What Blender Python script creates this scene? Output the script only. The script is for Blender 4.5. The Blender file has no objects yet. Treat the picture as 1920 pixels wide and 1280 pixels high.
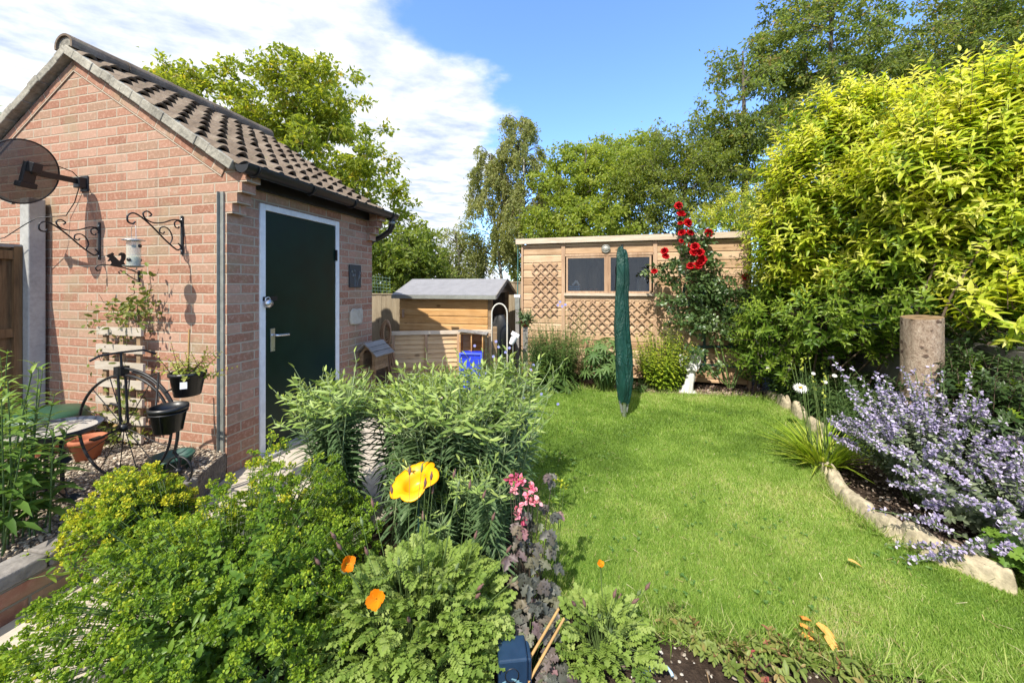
import bpy, math, random
import numpy as np
from mathutils import Vector, Matrix
R = math.radians
random.seed(7)
rng = np.random.default_rng(7)
scene = bpy.context.scene
col = scene.collection

# ------------------------------------------------------------------ camera
F, CX, CY, CAMZ = 690.0, 960.0, 535.0, 1.41          # focal length and principal row in photo pixels, eye height
cam_d = bpy.data.cameras.new('camera')
cam = bpy.data.objects.new('camera', cam_d); col.objects.link(cam)
cam.location = (0, 0, CAMZ); cam.rotation_euler = (R(90), 0, 0)
cam_d.sensor_width = 36; cam_d.lens = F / 1920 * 36
cam_d.shift_y = -(640 - CY) / 1920
cam_d.clip_start = 0.05; cam_d.clip_end = 500
scene.camera = cam

# ------------------------------------------------------------------ light
SUN_EL, SUN_AZ = 50.0, 207.0
SUN_STRENGTH, SKY_STRENGTH, EXPOSURE = 2.75, 0.15, 1.49
sd = bpy.data.lights.new('sun', 'SUN'); sd.energy = SUN_STRENGTH; sd.angle = R(0.53); sd.color = (1.0, 0.94, 0.84)
sun = bpy.data.objects.new('sun', sd); col.objects.link(sun)
sdir = Vector((math.sin(R(SUN_AZ)) * math.cos(R(SUN_EL)), math.cos(R(SUN_AZ)) * math.cos(R(SUN_EL)), math.sin(R(SUN_EL))))
sun.rotation_euler = (-sdir).to_track_quat('-Z', 'Y').to_euler()
sun.location = (-4, -4, 8)

scene.view_settings.view_transform = 'Standard'; scene.view_settings.look = 'None'
scene.view_settings.exposure = EXPOSURE; scene.view_settings.gamma = 1.0
scene.render.engine = 'CYCLES'
scene.cycles.use_denoising = True
scene.cycles.max_bounces = 8; scene.cycles.diffuse_bounces = 4; scene.cycles.transmission_bounces = 4
scene.cycles.transparent_max_bounces = 12; scene.cycles.caustics_reflective = False; scene.cycles.caustics_refractive = False


class NT:
    """small wrapper to write node trees tersely"""
    def __init__(s, tree):
        s.t = tree; s.t.nodes.clear()
    def n(s, typ, ins=None, **props):
        nd = s.t.nodes.new(typ)
        for k, v in props.items(): setattr(nd, k, v)
        for k, v in (ins or {}).items():
            sock = nd.inputs[k]
            if isinstance(v, bpy.types.NodeSocket): s.t.links.new(v, sock)
            else: sock.default_value = v
        return nd
    def math(s, op, a, b=0.0, c=0.0, clamp=False):
        nd = s.t.nodes.new('ShaderNodeMath'); nd.operation = op; nd.use_clamp = clamp
        for i, v in enumerate((a, b, c)):
            if isinstance(v, bpy.types.NodeSocket): s.t.links.new(v, nd.inputs[i])
            else: nd.inputs[i].default_value = v
        return nd.outputs[0]
    def ramp(s, fac, stops, interp='LINEAR'):
        nd = s.t.nodes.new('ShaderNodeValToRGB'); nd.color_ramp.interpolation = interp
        e = nd.color_ramp.elements
        while len(e) < len(stops): e.new(0.5)
        for el, (p, c) in zip(e, stops): el.position = p; el.color = (*c, 1) if len(c) == 3 else c
        s.t.links.new(fac, nd.inputs[0]); return nd.outputs[0]
    def mix(s, fac, a, b, blend='MIX'):
        nd = s.t.nodes.new('ShaderNodeMix'); nd.data_type = 'RGBA'; nd.blend_type = blend
        for sock, v in ((nd.inputs[0], fac), (nd.inputs[6], a), (nd.inputs[7], b)):
            if isinstance(v, bpy.types.NodeSocket): s.t.links.new(v, sock)
            else: sock.default_value = v if not isinstance(v, tuple) or len(v) == 4 else (*v, 1)
        return nd.outputs[2]
    def smooth(s, x, lo, hi):
        nd = s.t.nodes.new('ShaderNodeMapRange'); nd.interpolation_type = 'SMOOTHSTEP'
        s.t.links.new(x, nd.inputs[0]); nd.inputs[1].default_value = lo; nd.inputs[2].default_value = hi
        return nd.outputs[0]
    def noise(s, vec, scale, detail=4, rough=.55, dist=0):
        return s.n('ShaderNodeTexNoise', {'Vector': vec, 'Scale': scale, 'Detail': detail, 'Roughness': rough, 'Distortion': dist}).outputs[0]


# ------------------------------------------------------------------ sky with its bank of altocumulus, extended unseen behind the camera for fill light
world = bpy.data.worlds.new('World'); scene.world = world; world.use_nodes = True
w = NT(world.node_tree)
sky = w.n('ShaderNodeTexSky', sky_type='NISHITA')
sky.sun_disc = False; sky.sun_elevation = R(SUN_EL); sky.sun_rotation = R(SUN_AZ); sky.air_density = 1.0; sky.dust_density = 0.6; sky.ozone_density = 2.2
tc = w.n('ShaderNodeTexCoord')
sep = w.n('ShaderNodeSeparateXYZ', {0: tc.outputs['Generated']})
dz = w.math('MAXIMUM', sep.outputs[2], 0.03)
px = w.math('DIVIDE', sep.outputs[0], dz); py = w.math('DIVIDE', sep.outputs[1], dz)
pv = w.n('ShaderNodeCombineXYZ', {0: px, 1: py, 2: 0.0}).outputs[0]
pst = w.n('ShaderNodeMapping', {'Vector': pv, 'Rotation': (0, 0, R(-22)), 'Scale': (1.0, 1.35, 1)}).outputs[0]
# edge of the bank: where it stops against clear sky, as a function of how far off it hangs
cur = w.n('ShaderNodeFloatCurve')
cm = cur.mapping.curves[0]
pts = [(0.0, 1.0), (.07, .45), (.13, .33), (.17, .485), (.206, .53), (.294, .49), (.42, .38), (.6, .18), (1.0, .0)]  # leading point spreads cloud over the unseen rear sky, added as fill
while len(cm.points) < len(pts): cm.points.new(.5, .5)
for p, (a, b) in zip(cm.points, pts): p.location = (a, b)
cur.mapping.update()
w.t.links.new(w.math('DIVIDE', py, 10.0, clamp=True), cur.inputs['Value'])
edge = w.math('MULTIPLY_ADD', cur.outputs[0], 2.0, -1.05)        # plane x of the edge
wob = w.noise(pv, 2.2, 6, .6)
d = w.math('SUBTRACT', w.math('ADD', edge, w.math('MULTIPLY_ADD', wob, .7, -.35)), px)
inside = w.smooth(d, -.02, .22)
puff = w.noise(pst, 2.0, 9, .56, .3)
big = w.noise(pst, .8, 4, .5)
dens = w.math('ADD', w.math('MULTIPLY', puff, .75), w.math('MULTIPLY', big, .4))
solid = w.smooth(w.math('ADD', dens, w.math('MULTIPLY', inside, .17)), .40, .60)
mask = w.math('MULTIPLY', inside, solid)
small = w.noise(pst, 6.5, 6, .6)
ccol = w.ramp(w.math('ADD', w.math('MULTIPLY', puff, .6), w.math('MULTIPLY', small, .4)), [(.36, (.50, .59, .76)), (.47, (.70, .76, .86)), (.58, (.96, .97, 1.0))])
bg_sky = w.n('ShaderNodeBackground', {'Color': w.mix(1.0, sky.outputs[0], (.65, .79, 1.06, 1), 'MULTIPLY'), 'Strength': SKY_STRENGTH})
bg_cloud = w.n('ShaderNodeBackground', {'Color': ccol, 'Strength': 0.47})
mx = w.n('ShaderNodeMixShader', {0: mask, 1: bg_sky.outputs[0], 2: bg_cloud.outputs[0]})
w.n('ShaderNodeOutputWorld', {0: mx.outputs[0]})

# ------------------------------------------------------------------ helpers
def tag(o, label=None, cat=None, group=None, kind=None):
    if label: o['label'] = label
    if cat: o['category'] = cat
    if group: o['group'] = group
    if kind: o['kind'] = kind
    return o

def empty(name, loc, rz=0.0):
    o = bpy.data.objects.new(name, None); col.objects.link(o)
    o.location = loc; o.rotation_euler = (0, 0, rz); o.empty_display_size = .1
    return o

def thing(name, loc, label, cat, group=None, rz=0.0):
    return tag(empty(name, loc, rz), label, cat, group)

def copy_tree(o, parent=None):
    c = o.copy(); col.objects.link(c); c.parent = parent
    for ch in list(o.children): copy_tree(ch, c)
    return c

class MB:
    """collects vertices and polygons, then links them as one mesh object"""
    def __init__(s): s.v = []; s.f = []; s.m = []; s.sm = []; s.mat = 0
    def add(s, vs, fs, smooth=False):
        b = len(s.v); s.v += [tuple(v) for v in vs]
        for f in fs: s.f.append([i + b for i in f]); s.m.append(s.mat); s.sm.append(smooth)
        return s
    def box(s, c, size, M=None, taper=1.0):
        x, y, z = (k / 2 for k in size)
        vs = [Vector((sx * x * (taper if sz > 0 else 1), sy * y * (taper if sz > 0 else 1), sz * z)) for sz in (-1, 1) for sy in (-1, 1) for sx in (-1, 1)]
        if M is not None: vs = [M @ v for v in vs]
        vs = [v + Vector(c) for v in vs]
        return s.add(vs, [(0, 2, 3, 1), (4, 5, 7, 6), (0, 1, 5, 4), (2, 6, 7, 3), (0, 4, 6, 2), (1, 3, 7, 5)])
    def span(s, a, b, wd, th, up=(0, 0, 1)):
        """a bar of section wd x th from a to b"""
        a, b = Vector(a), Vector(b); dr = (b - a); ln = dr.length; dr.normalize()
        sd_ = dr.cross(Vector(up)); 
        if sd_.length < 1e-5: sd_ = dr.cross(Vector((1, 0, 0)))
        sd_.normalize(); u2 = sd_.cross(dr)
        M = Matrix((dr, sd_, u2)).transposed()
        return s.box((a + b) / 2, (ln, wd, th), M)
    def tube(s, pts, r, n=8, cap=True):
        pts = [Vector(p) for p in pts]; k = len(pts)
        rs = [r] * k if not hasattr(r, '__len__') else list(r)
        t0 = (pts[1] - pts[0]).normalized()
        nrm = t0.cross(Vector((0.3, 0.9, 0.2)));
        if nrm.length < 1e-4: nrm = t0.cross(Vector((1, 0, 0)))
        nrm.normalize(); vs = []
        for i, p in enumerate(pts):
            t = (pts[min(i + 1, k - 1)] - pts[max(i - 1, 0)])
            if t.length < 1e-9: t = t0
            t.normalize(); nrm = (nrm - t * nrm.dot(t))
            nrm = nrm.normalized() if nrm.length > 1e-6 else t.orthogonal().normalized()
            b = t.cross(nrm)
            for j in range(n):
                a = 2 * math.pi * j / n
                vs.append(p + (nrm * math.cos(a) + b * math.sin(a)) * rs[i])
        fs = [(i * n + j, i * n + (j + 1) % n, (i + 1) * n + (j + 1) % n, (i + 1) * n + j) for i in range(k - 1) for j in range(n)]
        s.add(vs, fs, True)
        if cap: s.add(vs[:n], [tuple(range(n - 1, -1, -1))]); s.add(vs[-n:], [tuple(range(n))])
        return s
    def lathe(s, prof, n=24, c=(0, 0, 0), M=None, smooth=True, sx=1, sy=1):
        vs = []
        for r, z in prof:
            for j in range(n):
                a = 2 * math.pi * j / n; v = Vector((r * math.cos(a) * sx, r * math.sin(a) * sy, z))
                if M is not None: v = M @ v
                vs.append(v + Vector(c))
        fs = [(i * n + j, i * n + (j + 1) % n, (i + 1) * n + (j + 1) % n, (i + 1) * n + j) for i in range(len(prof) - 1) for j in range(n)]
        return s.add(vs, fs, smooth)
    def prism(s, poly, y0, y1, ax='y'):
        """poly in (x,z), pushed along y (or in (y,z) along x, or (x,y) along z)"""
        n = len(poly)
        mk = {'y': lambda p, q: (p[0], q, p[1]), 'x': lambda p, q: (q, p[0], p[1]), 'z': lambda p, q: (p[0], p[1], q)}[ax]
        vs = [mk(p, y0) for p in poly] + [mk(p, y1) for p in poly]
        fs = [tuple(range(n)), tuple(range(2 * n - 1, n - 1, -1))] + [(i, i + n, (i + 1) % n + n, (i + 1) % n) for i in range(n)]
        return s.add(vs, fs)
    def build(s, name, mats, parent=None, bevel=0.0):
        me = bpy.data.meshes.new(name); me.from_pydata(s.v, [], s.f); 
        for m in (mats if isinstance(mats, (list, tuple)) else [mats]): me.materials.append(m)
        me.polygons.foreach_set('material_index', s.m); me.polygons.foreach_set('use_smooth', s.sm)
        import bmesh
        bm = bmesh.new(); bm.from_mesh(me); bmesh.ops.recalc_face_normals(bm, faces=bm.faces); bm.to_mesh(me); bm.free()
        me.update()
        o = bpy.data.objects.new(name, me); col.objects.link(o)
        if parent is not None: o.parent = parent
        if bevel: bv = o.modifiers.new('bevel', 'BEVEL'); bv.width = bevel; bv.segments = 2; bv.limit_method = 'ANGLE'
        return o

# leaf templates: (t along, s across, h fold) and faces
TPL = {
    'quad': ([(0, 0, 0), (.45, .5, 1), (1, 0, 0), (.45, -.5, 1)], [(0, 2, 1), (0, 3, 2)]),
    'blade': ([(0, .5, 0), (0, -.5, 0), (.55, .38, 0), (.55, -.38, 0), (1, 0, 0)], [(0, 1, 3, 2), (2, 3, 4)]),
    'lance': ([(0, 0, 0), (.28, 0, 0), (.25, .42, 1), (.25, -.42, 1), (.62, 0, 0), (.6, .4, 1), (.6, -.4, 1), (1, 0, 0)],
              [(0, 1, 2), (0, 3, 1), (1, 4, 5, 2), (1, 3, 6, 4), (4, 7, 5), (4, 6, 7)]),
    'oval': ([(0, 0, 0), (.3, 0, 0), (.22, .4, 1), (.22, -.4, 1), (.7, 0, 0), (.62, .48, 1), (.62, -.48, 1), (.9, .22, .6), (.9, -.22, .6), (1, 0, 0)],
             [(0, 1, 2), (0, 3, 1), (1, 4, 5, 2), (1, 3, 6, 4), (4, 9, 7, 5), (4, 6, 8, 9)]),
    'lobed': ([(0, 0, 0), (.5, 0, 0), (1, 0, 0), (.15, .15, .5), (.28, .42, 1), (.4, .2, .5), (.55, .5, 1), (.68, .24, .5), (.84, .36, .8), (.92, .12, .4),
               (.15, -.15, .5), (.28, -.42, 1), (.4, -.2, .5), (.55, -.5, 1), (.68, -.24, .5), (.84, -.36, .8), (.92, -.12, .4)],
              [(0, 5, 4, 3), (0, 1, 5), (1, 7, 6, 5), (1, 2, 9, 7), (7, 9, 8), (0, 10, 11, 12), (0, 12, 1), (1, 12, 13, 14), (1, 14, 16, 2), (14, 15, 16)]),
}

class LV:
    """a heap of leaves (and thin stems) that becomes one mesh; every leaf carries a random number for its tint"""
    def __init__(s): s.V = []; s.L = []; s.T = []; s.M = []; s.A = []; s.n = 0
    def add(s, P, D, N, L, W, shape='quad', mat=0, bend=.25, fold=.25, rnd=None):
        P = np.asarray(P, float).reshape(-1, 3); n = len(P)
        if n == 0: return s
        D = np.broadcast_to(np.asarray(D, float), (n, 3)); N = np.broadcast_to(np.asarray(N, float), (n, 3))
        D = D / np.maximum(np.linalg.norm(D, axis=1, keepdims=True), 1e-9)
        S = np.cross(D, N); S = S / np.maximum(np.linalg.norm(S, axis=1, keepdims=True), 1e-6); N = np.cross(S, D)
        L = np.broadcast_to(np.asarray(L, float), (n,))[:, None, None]; W = np.broadcast_to(np.asarray(W, float), (n,))[:, None, None]
        bend = np.broadcast_to(np.asarray(bend, float), (n,))[:, None, None]
        tp, fs = TPL[shape]; tp = np.array(tp); t = tp[:, 0][None, :, None]; a = tp[:, 1][None, :, None]; h = tp[:, 2][None, :, None]
        V = P[:, None] + D[:, None] * L * (t - .12 * np.abs(bend) * t * t) + S[:, None] * W * a + N[:, None] * (W * fold * .5 * h - L * bend * t * t)
        k = len(tp); s.V.append(V.reshape(-1, 3))
        base = (np.arange(n) * k + s.n)[:, None]
        loops = np.concatenate([np.array(f) for f in fs]); tot = np.array([len(f) for f in fs])
        s.L.append((base + loops[None]).reshape(-1)); s.T.append(np.tile(tot, n)); s.M.append(np.full(n * len(fs), mat))
        r = rng.random(n) if rnd is None else np.broadcast_to(np.asarray(rnd, float), (n,))
        s.A.append(np.repeat(np.clip(r, 0, 1), k)); s.n += n * k
        return s
    def sticks(s, A, B, r0, r1, mat=0, n=4, rnd=.5):
        """thin tapered n-sided sticks from A to B"""
        A = np.asarray(A, float).reshape(-1, 3); B = np.asarray(B, float).reshape(-1, 3); m = len(A)
        if m == 0: return s
        T = B - A; T = T / np.maximum(np.linalg.norm(T, axis=1, keepdims=True), 1e-9)
        U = np.cross(T, np.array([.31, .87, .21])); U /= np.maximum(np.linalg.norm(U, axis=1, keepdims=True), 1e-6); Wv = np.cross(T, U)
        r0 = np.broadcast_to(np.asarray(r0, float), (m,))[:, None]; r1 = np.broadcast_to(np.asarray(r1, float), (m,))[:, None]
        rows = []
        for P, r in ((A, r0), (B, r1)):
            for j in range(n):
                a = 2 * math.pi * j / n; rows.append(P + (U * math.cos(a) + Wv * math.sin(a)) * r)
        V = np.stack(rows, 1); s.V.append(V.reshape(-1, 3))
        fs = np.array([(j, (j + 1) % n, n + (j + 1) % n, n + j) for j in range(n)])
        base = (np.arange(m) * 2 * n + s.n)[:, None, None]
        s.L.append((base + fs[None]).reshape(-1)); s.T.append(np.full(m * n, 4)); s.M.append(np.full(m * n, mat))
        s.A.append(np.repeat(np.broadcast_to(np.asarray(rnd, float), (m,)), 2 * n)); s.n += m * 2 * n
        return s
    def path(s, pts, r0, r1, mat=0, n=4, rnd=.5):
        pts = np.asarray(pts, float); k = len(pts) - 1; rr = np.linspace(r0, r1, k + 1)
        return s.sticks(pts[:-1], pts[1:], rr[:-1], rr[1:], mat, n, rnd)
    def mesh(s, name, mats, smooth=True):
        V = np.concatenate(s.V); L = np.concatenate(s.L).astype(np.int32); T = np.concatenate(s.T).astype(np.int32); M = np.concatenate(s.M).astype(np.int32)
        me = bpy.data.meshes.new(name); me.vertices.add(len(V)); me.vertices.foreach_set('co', V.astype(np.float32).reshape(-1))
        me.loops.add(len(L)); me.loops.foreach_set('vertex_index', L)
        me.polygons.add(len(T)); me.polygons.foreach_set('loop_start', np.concatenate([[0], np.cumsum(T)[:-1]]).astype(np.int32))
        me.polygons.foreach_set('material_index', M)
        me.polygons.foreach_set('use_smooth', np.full(len(T), smooth))
        for m in (mats if isinstance(mats, (list, tuple)) else [mats]): me.materials.append(m)
        at = me.attributes.new('rnd', 'FLOAT', 'POINT'); at.data.foreach_set('value', np.concatenate(s.A).astype(np.float32))
        me.update(calc_edges=True); me.validate()
        return me
    def build(s, name, mats, parent=None, smooth=True):
        o = bpy.data.objects.new(name, s.mesh(name, mats, smooth)); col.objects.link(o)
        if parent is not None: o.parent = parent
        return o

def unit(a): return a / np.maximum(np.linalg.norm(a, axis=-1, keepdims=True), 1e-9)
def rdir(n, up=0.0): 
    d = rng.normal(size=(n, 3)); d = unit(d); d[:, 2] += up; return unit(d)

def pix(u, v, Y): return Vector(((u - CX) / F * Y, Y, CAMZ + (CY - v) / F * Y))
def gnd(u, v, z=0.0):
    Y = F * (CAMZ - z) / (v - CY); return Vector(((u - CX) / F * Y, Y, z))

class Frame:
    """a building's own axes: x along its front to the right, y away from us"""
    def __init__(s, x, y, ang): s.o = Vector((x, y, 0)); s.a = ang; s.ex = Vector((math.cos(ang), math.sin(ang), 0)); s.ey = Vector((-math.sin(ang), math.cos(ang), 0))
    def front(s, u, v, off=0.0):
        """local (x, z) of a photo point on the plane local y = off"""
        r = Vector(((u - CX) / F, 1, (CY - v) / F)); c = Vector((0, 0, CAMZ)) - s.o
        t = (off - c.dot(s.ey)) / r.dot(s.ey); p = c + r * t; return p.dot(s.ex), p.z
    def side(s, u, v, off=0.0):
        r = Vector(((u - CX) / F, 1, (CY - v) / F)); c = Vector((0, 0, CAMZ)) - s.o
        t = (off - c.dot(s.ex)) / r.dot(s.ex); p = c + r * t; return p.dot(s.ey), p.z
    def local(s, p):
        q = Vector(p) - s.o; return Vector((q.dot(s.ex), q.dot(s.ey), q.z))
    def world(s, x, y, z=0.0):
        p = s.o + s.ex * x + s.ey * y; return Vector((p.x, p.y, z))

# ------------------------------------------------------------------ materials
def newmat(name):
    m = bpy.data.materials.new(name); m.use_nodes = True; return m, NT(m.node_tree)

def plain(name, c, rough=.6, metal=0.0, var=.12, scale=30.0, bump=0.0, spec=.5):
    m, t = newmat(name); tc = t.n('ShaderNodeTexCoord').outputs['Object']
    nz = t.noise(tc, scale, 5, .6); big = t.noise(tc, scale * .13, 3, .5)
    f = t.math('MULTIPLY_ADD', nz, .5, t.math('MULTIPLY', big, .5))
    c2 = t.ramp(f, [(.3, tuple(k * (1 - var * 1.6) for k in c)), (.55, c), (.75, tuple(min(1, k * (1 + var)) for k in c))])
    ins = {'Base Color': c2, 'Roughness': t.math('MULTIPLY_ADD', nz, .25, rough - .12), 'Metallic': metal, 'Specular IOR Level': spec}
    b = t.n('ShaderNodeBsdfPrincipled', ins)
    if bump: t.t.links.new(t.n('ShaderNodeBump', {'Height': nz, 'Strength': bump, 'Distance': .01}).outputs[0], b.inputs['Normal'])
    t.n('ShaderNodeOutputMaterial', {0: b.outputs[0]}); return m

def leafmat(name, stops, trans=.35, rough=.5, spec=.3, tcol=None):
    m, t = newmat(name); a = t.n('ShaderNodeAttribute', attribute_name='rnd')
    c = t.ramp(a.outputs['Fac'], stops)
    b = t.n('ShaderNodeBsdfPrincipled', {'Base Color': c, 'Roughness': rough, 'Specular IOR Level': spec})
    tr = t.n('ShaderNodeBsdfTranslucent', {'Color': t.mix(1.0, c, tcol or (1.25, 1.2, .6, 1), 'MULTIPLY')})
    t.n('ShaderNodeOutputMaterial', {0: t.n('ShaderNodeMixShader', {0: trans, 1: b.outputs[0], 2: tr.outputs[0]}).outputs[0]}); return m

def brickmat(name, c1, c2, c3, mortar, coord='xz', rot=0.0):
    """fired bricks in stretcher bond, every brick its own tint, stains and a raked lime joint"""
    m, t = newmat(name); tc = t.n('ShaderNodeTexCoord').outputs['Object']
    sp = t.n('ShaderNodeSeparateXYZ', {0: tc})
    x = t.math('ADD', sp.outputs[0], sp.outputs[1])
    v = t.n('ShaderNodeCombineXYZ', {0: x, 1: sp.outputs[2], 2: 0.0}).outputs[0]
    wv = t.n('ShaderNodeMapping', {'Vector': v, 'Rotation': (0, 0, rot)}).outputs[0]
    jit = t.n('ShaderNodeTexNoise', {'Vector': wv, 'Scale': 9.0, 'Detail': 3.0})
    wv2 = t.n('ShaderNodeVectorMath', {0: wv, 1: t.n('ShaderNodeVectorMath', {0: jit.outputs['Color'], 1: (.007, .007, 0)}, operation='MULTIPLY').outputs[0]}, operation='ADD').outputs[0]
    br = t.n('ShaderNodeTexBrick', {'Vector': wv2, 'Color1': (0, 0, 0, 1), 'Color2': (1, 1, 1, 1), 'Mortar': (.5, .5, .5, 1), 'Scale': 1.0, 'Mortar Size': .0072, 'Mortar Smooth': .5, 'Bias': 0.0, 'Brick Width': .225, 'Row Height': .075}, offset=.5)
    tone = t.ramp(br.outputs['Color'], [(.0, c3), (.2, c1), (.4, c2), (.55, tuple(k * .8 + m_ for k, m_ in zip(c1, (.02, .045, .03)))), (.75, c1), (.9, c3), (1.0, tuple(k * .9 for k in c3))])
    n1 = t.noise(tc, 38, 6, .65); n2 = t.noise(tc, 2.2, 4, .6); n3 = t.noise(tc, 140, 3, .6)
    tone = t.mix(t.math('MULTIPLY', t.smooth(n1, .45, .75), .7), tone, tuple(min(1, k * 1.25 + .05) for k in c2), 'MIX')
    tone = t.mix(t.math('MULTIPLY', t.smooth(n2, .5, .68), .55), tone, (.27, .235, .145, 1))       # algae and weathering
    tone = t.mix(t.math('MULTIPLY', t.smooth(n3, .6, .8), .3), tone, (.6, .5, .42, 1))
    drip = t.noise(t.n('ShaderNodeMapping', {'Vector': tc, 'Scale': (5, 5, .5)}).outputs[0], 1.6, 5, .6)
    tone = t.mix(t.math('MULTIPLY', t.smooth(drip, .56, .74), .38), tone, (.17, .14, .10, 1)); tone = t.mix(t.math('MULTIPLY', t.smooth(t.noise(tc, 4.5, 5, .65), .6, .75), .3), tone, (.62, .55, .47, 1))
    mcol = t.mix(n1, mortar, tuple(k * .78 for k in mortar))
    c = t.mix(br.outputs['Fac'], tone, mcol)
    h = t.math('ADD', t.math('MULTIPLY', t.math('SUBTRACT', 1.0, br.outputs['Fac']), 1.0), t.math('MULTIPLY', n1, .5))
    b = t.n('ShaderNodeBsdfPrincipled', {'Base Color': c, 'Roughness': .88, 'Specular IOR Level': .2, 'Normal': t.n('ShaderNodeBump', {'Height': h, 'Strength': .75, 'Distance': .006}).outputs[0]})
    t.n('ShaderNodeOutputMaterial', {0: b.outputs[0]}); return m

def woodmat(name, dark, mid, light, grain='x', board='z', pitch=.12, knots=True, rough=.75, groove=0.0, var=.5):
    """boards with grain along one axis, a tint per board, knots and (optionally) grooves between boards"""
    m, t = newmat(name); tc = t.n('ShaderNodeTexCoord').outputs['Object']
    sp = t.n('ShaderNodeSeparateXYZ', {0: tc}); ix = {'x': 0, 'y': 1, 'z': 2}
    bid = t.math('FLOOR', t.math('DIVIDE', sp.outputs[ix[board]], pitch))
    wn = t.n('ShaderNodeTexWhiteNoise', {'W': bid}, noise_dimensions='1D').outputs[0]
    scl = [14.0] * 3; scl[ix[grain]] = 1.1
    off = t.n('ShaderNodeCombineXYZ', {0: t.math('MULTIPLY', bid, 3.7), 1: t.math('MULTIPLY', bid, 1.3), 2: t.math('MULTIPLY', bid, 2.1)}).outputs[0]
    mp = t.n('ShaderNodeVectorMath', {0: t.n('ShaderNodeMapping', {'Vector': tc, 'Scale': scl}).outputs[0], 1: off}, operation='ADD').outputs[0]
    g = t.noise(mp, 2.2, 7, .65, .6); fine = t.noise(mp, 9, 4, .6)
    f = t.math('ADD', t.math('MULTIPLY', g, .7), t.math('MULTIPLY', fine, .3))
    f = t.math('ADD', f, t.math('MULTIPLY_ADD', wn, .28 * var, -.14 * var))
    c = t.ramp(f, [(.28, dark), (.5, mid), (.7, light)])
    if knots:
        sck = [6.0] * 3; sck[ix[grain]] = 3.2
        vo = t.n('ShaderNodeTexVoronoi', {'Vector': t.n('ShaderNodeVectorMath', {0: t.n('ShaderNodeMapping', {'Vector': tc, 'Scale': sck}).outputs[0], 1: off}, operation='ADD').outputs[0], 'Scale': 1.0, 'Randomness': 1.0})
        kn = t.math('SUBTRACT', 1.0, t.smooth(vo.outputs['Distance'], .07, .16))
        c = t.mix(t.math('MULTIPLY', kn, .75), c, tuple(k * .45 for k in dark))
    stain = t.noise(tc, 3.0, 4, .6)
    c = t.mix(t.math('MULTIPLY', t.smooth(stain, .5, .75), .35), c, tuple(k * .7 for k in dark))
    h = f
    if groove:
        fr = t.math('FRACT', t.math('DIVIDE', sp.outputs[ix[board]], pitch))
        gr = t.math('MULTIPLY', t.smooth(fr, 0.0, groove), t.math('SUBTRACT', 1.0, t.smooth(fr, 1 - groove, 1.0)))
        h = t.math('ADD', t.math('MULTIPLY', f, .15), gr)
    b = t.n('ShaderNodeBsdfPrincipled', {'Base Color': c, 'Roughness': rough, 'Specular IOR Level': .25, 'Normal': t.n('ShaderNodeBump', {'Height': h, 'Strength': .5, 'Distance': .006}).outputs[0]})
    t.n('ShaderNodeOutputMaterial', {0: b.outputs[0]}); return m

def groundmat(name, stops, scale=20, rough=.95, bump=.6, dist=.02):
    m, t = newmat(name); tc = t.n('ShaderNodeTexCoord').outputs['Object']
    a = t.noise(tc, scale, 8, .7); b_ = t.noise(tc, scale * .12, 4, .55)
    f = t.math('ADD', t.math('MULTIPLY', a, .65), t.math('MULTIPLY', b_, .35))
    b = t.n('ShaderNodeBsdfPrincipled', {'Base Color': t.ramp(f, stops), 'Roughness': rough, 'Specular IOR Level': .15, 'Normal': t.n('ShaderNodeBump', {'Height': a, 'Strength': bump, 'Distance': dist}).outputs[0]})
    t.n('ShaderNodeOutputMaterial', {0: b.outputs[0]}); return m

MT = {}
MT['brick'] = brickmat('brick', (.345, .18, .12), (.40, .245, .175), (.29, .14, .09), (.455, .38, .29, 1))
MT['brick_dark'] = brickmat('brick_dark', (.33, .12, .08), (.40, .165, .11), (.27, .095, .065), (.50, .43, .35, 1))
MT['black_metal'] = plain('black_metal', (.018, .018, .02), .42, .3, .2, 60)
MT['black_plastic'] = plain('black_plastic', (.010, .0105, .011), .38, 0, .2, 40)
MT['white_paint'] = plain('white_paint', (.74, .75, .76), .5, 0, .12, 22, .25)
MT['concrete'] = plain('concrete', (.36, .36, .34), .9, 0, .2, 35, .3)
MT['mortar'] = plain('mortar', (.34, .32, .28), .95, 0, .35, 40, .6)
MT['steel'] = plain('steel', (.6, .6, .6), .3, .9, .1, 50)
MT['grey_steel'] = plain('grey_steel', (.30, .31, .28), .55, .5, .2, 25)
MT['terracotta'] = plain('terracotta', (.40, .13, .06), .8, 0, .2, 20, .15)
MT['fence_brown'] = woodmat('fence_brown', (.11, .065, .03), (.20, .125, .06), (.27, .175, .09), 'z', 'y', .1)

# ================================================================== the ground, lawn, path and beds
def sheet(name, poly, z, mat, kind='structure'):
    mb = MB(); mb.add([(x, y, z) for x, y in poly], [tuple(range(len(poly)))]); o = mb.build(name, mat); tag(o, kind=kind); return o

MT['soil'] = groundmat('soil', [(.3, (.018, .012, .009)), (.5, (.05, .034, .024)), (.62, (.085, .06, .042)), (.72, (.2, .16, .12))], 26, .95, .9, .03)
MT['far_ground'] = groundmat('far_ground', [(.3, (.02, .035, .012)), (.6, (.06, .08, .03))], 3, .95, .3)
MT['turf'] = groundmat('turf', [(.3, (.05, .10, .014)), (.5, (.10, .19, .025)), (.7, (.22, .24, .07))], 22, .95, .8, .02)
MT['path'] = groundmat('path', [(.3, (.30, .26, .21)), (.5, (.44, .385, .31)), (.7, (.56, .50, .42))], 18, .9, .35, .006)
MT['grit'] = groundmat('grit', [(.3, (.07, .055, .045)), (.5, (.20, .17, .14)), (.7, (.42, .37, .30))], 60, .95, 1.0, .02)

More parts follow.
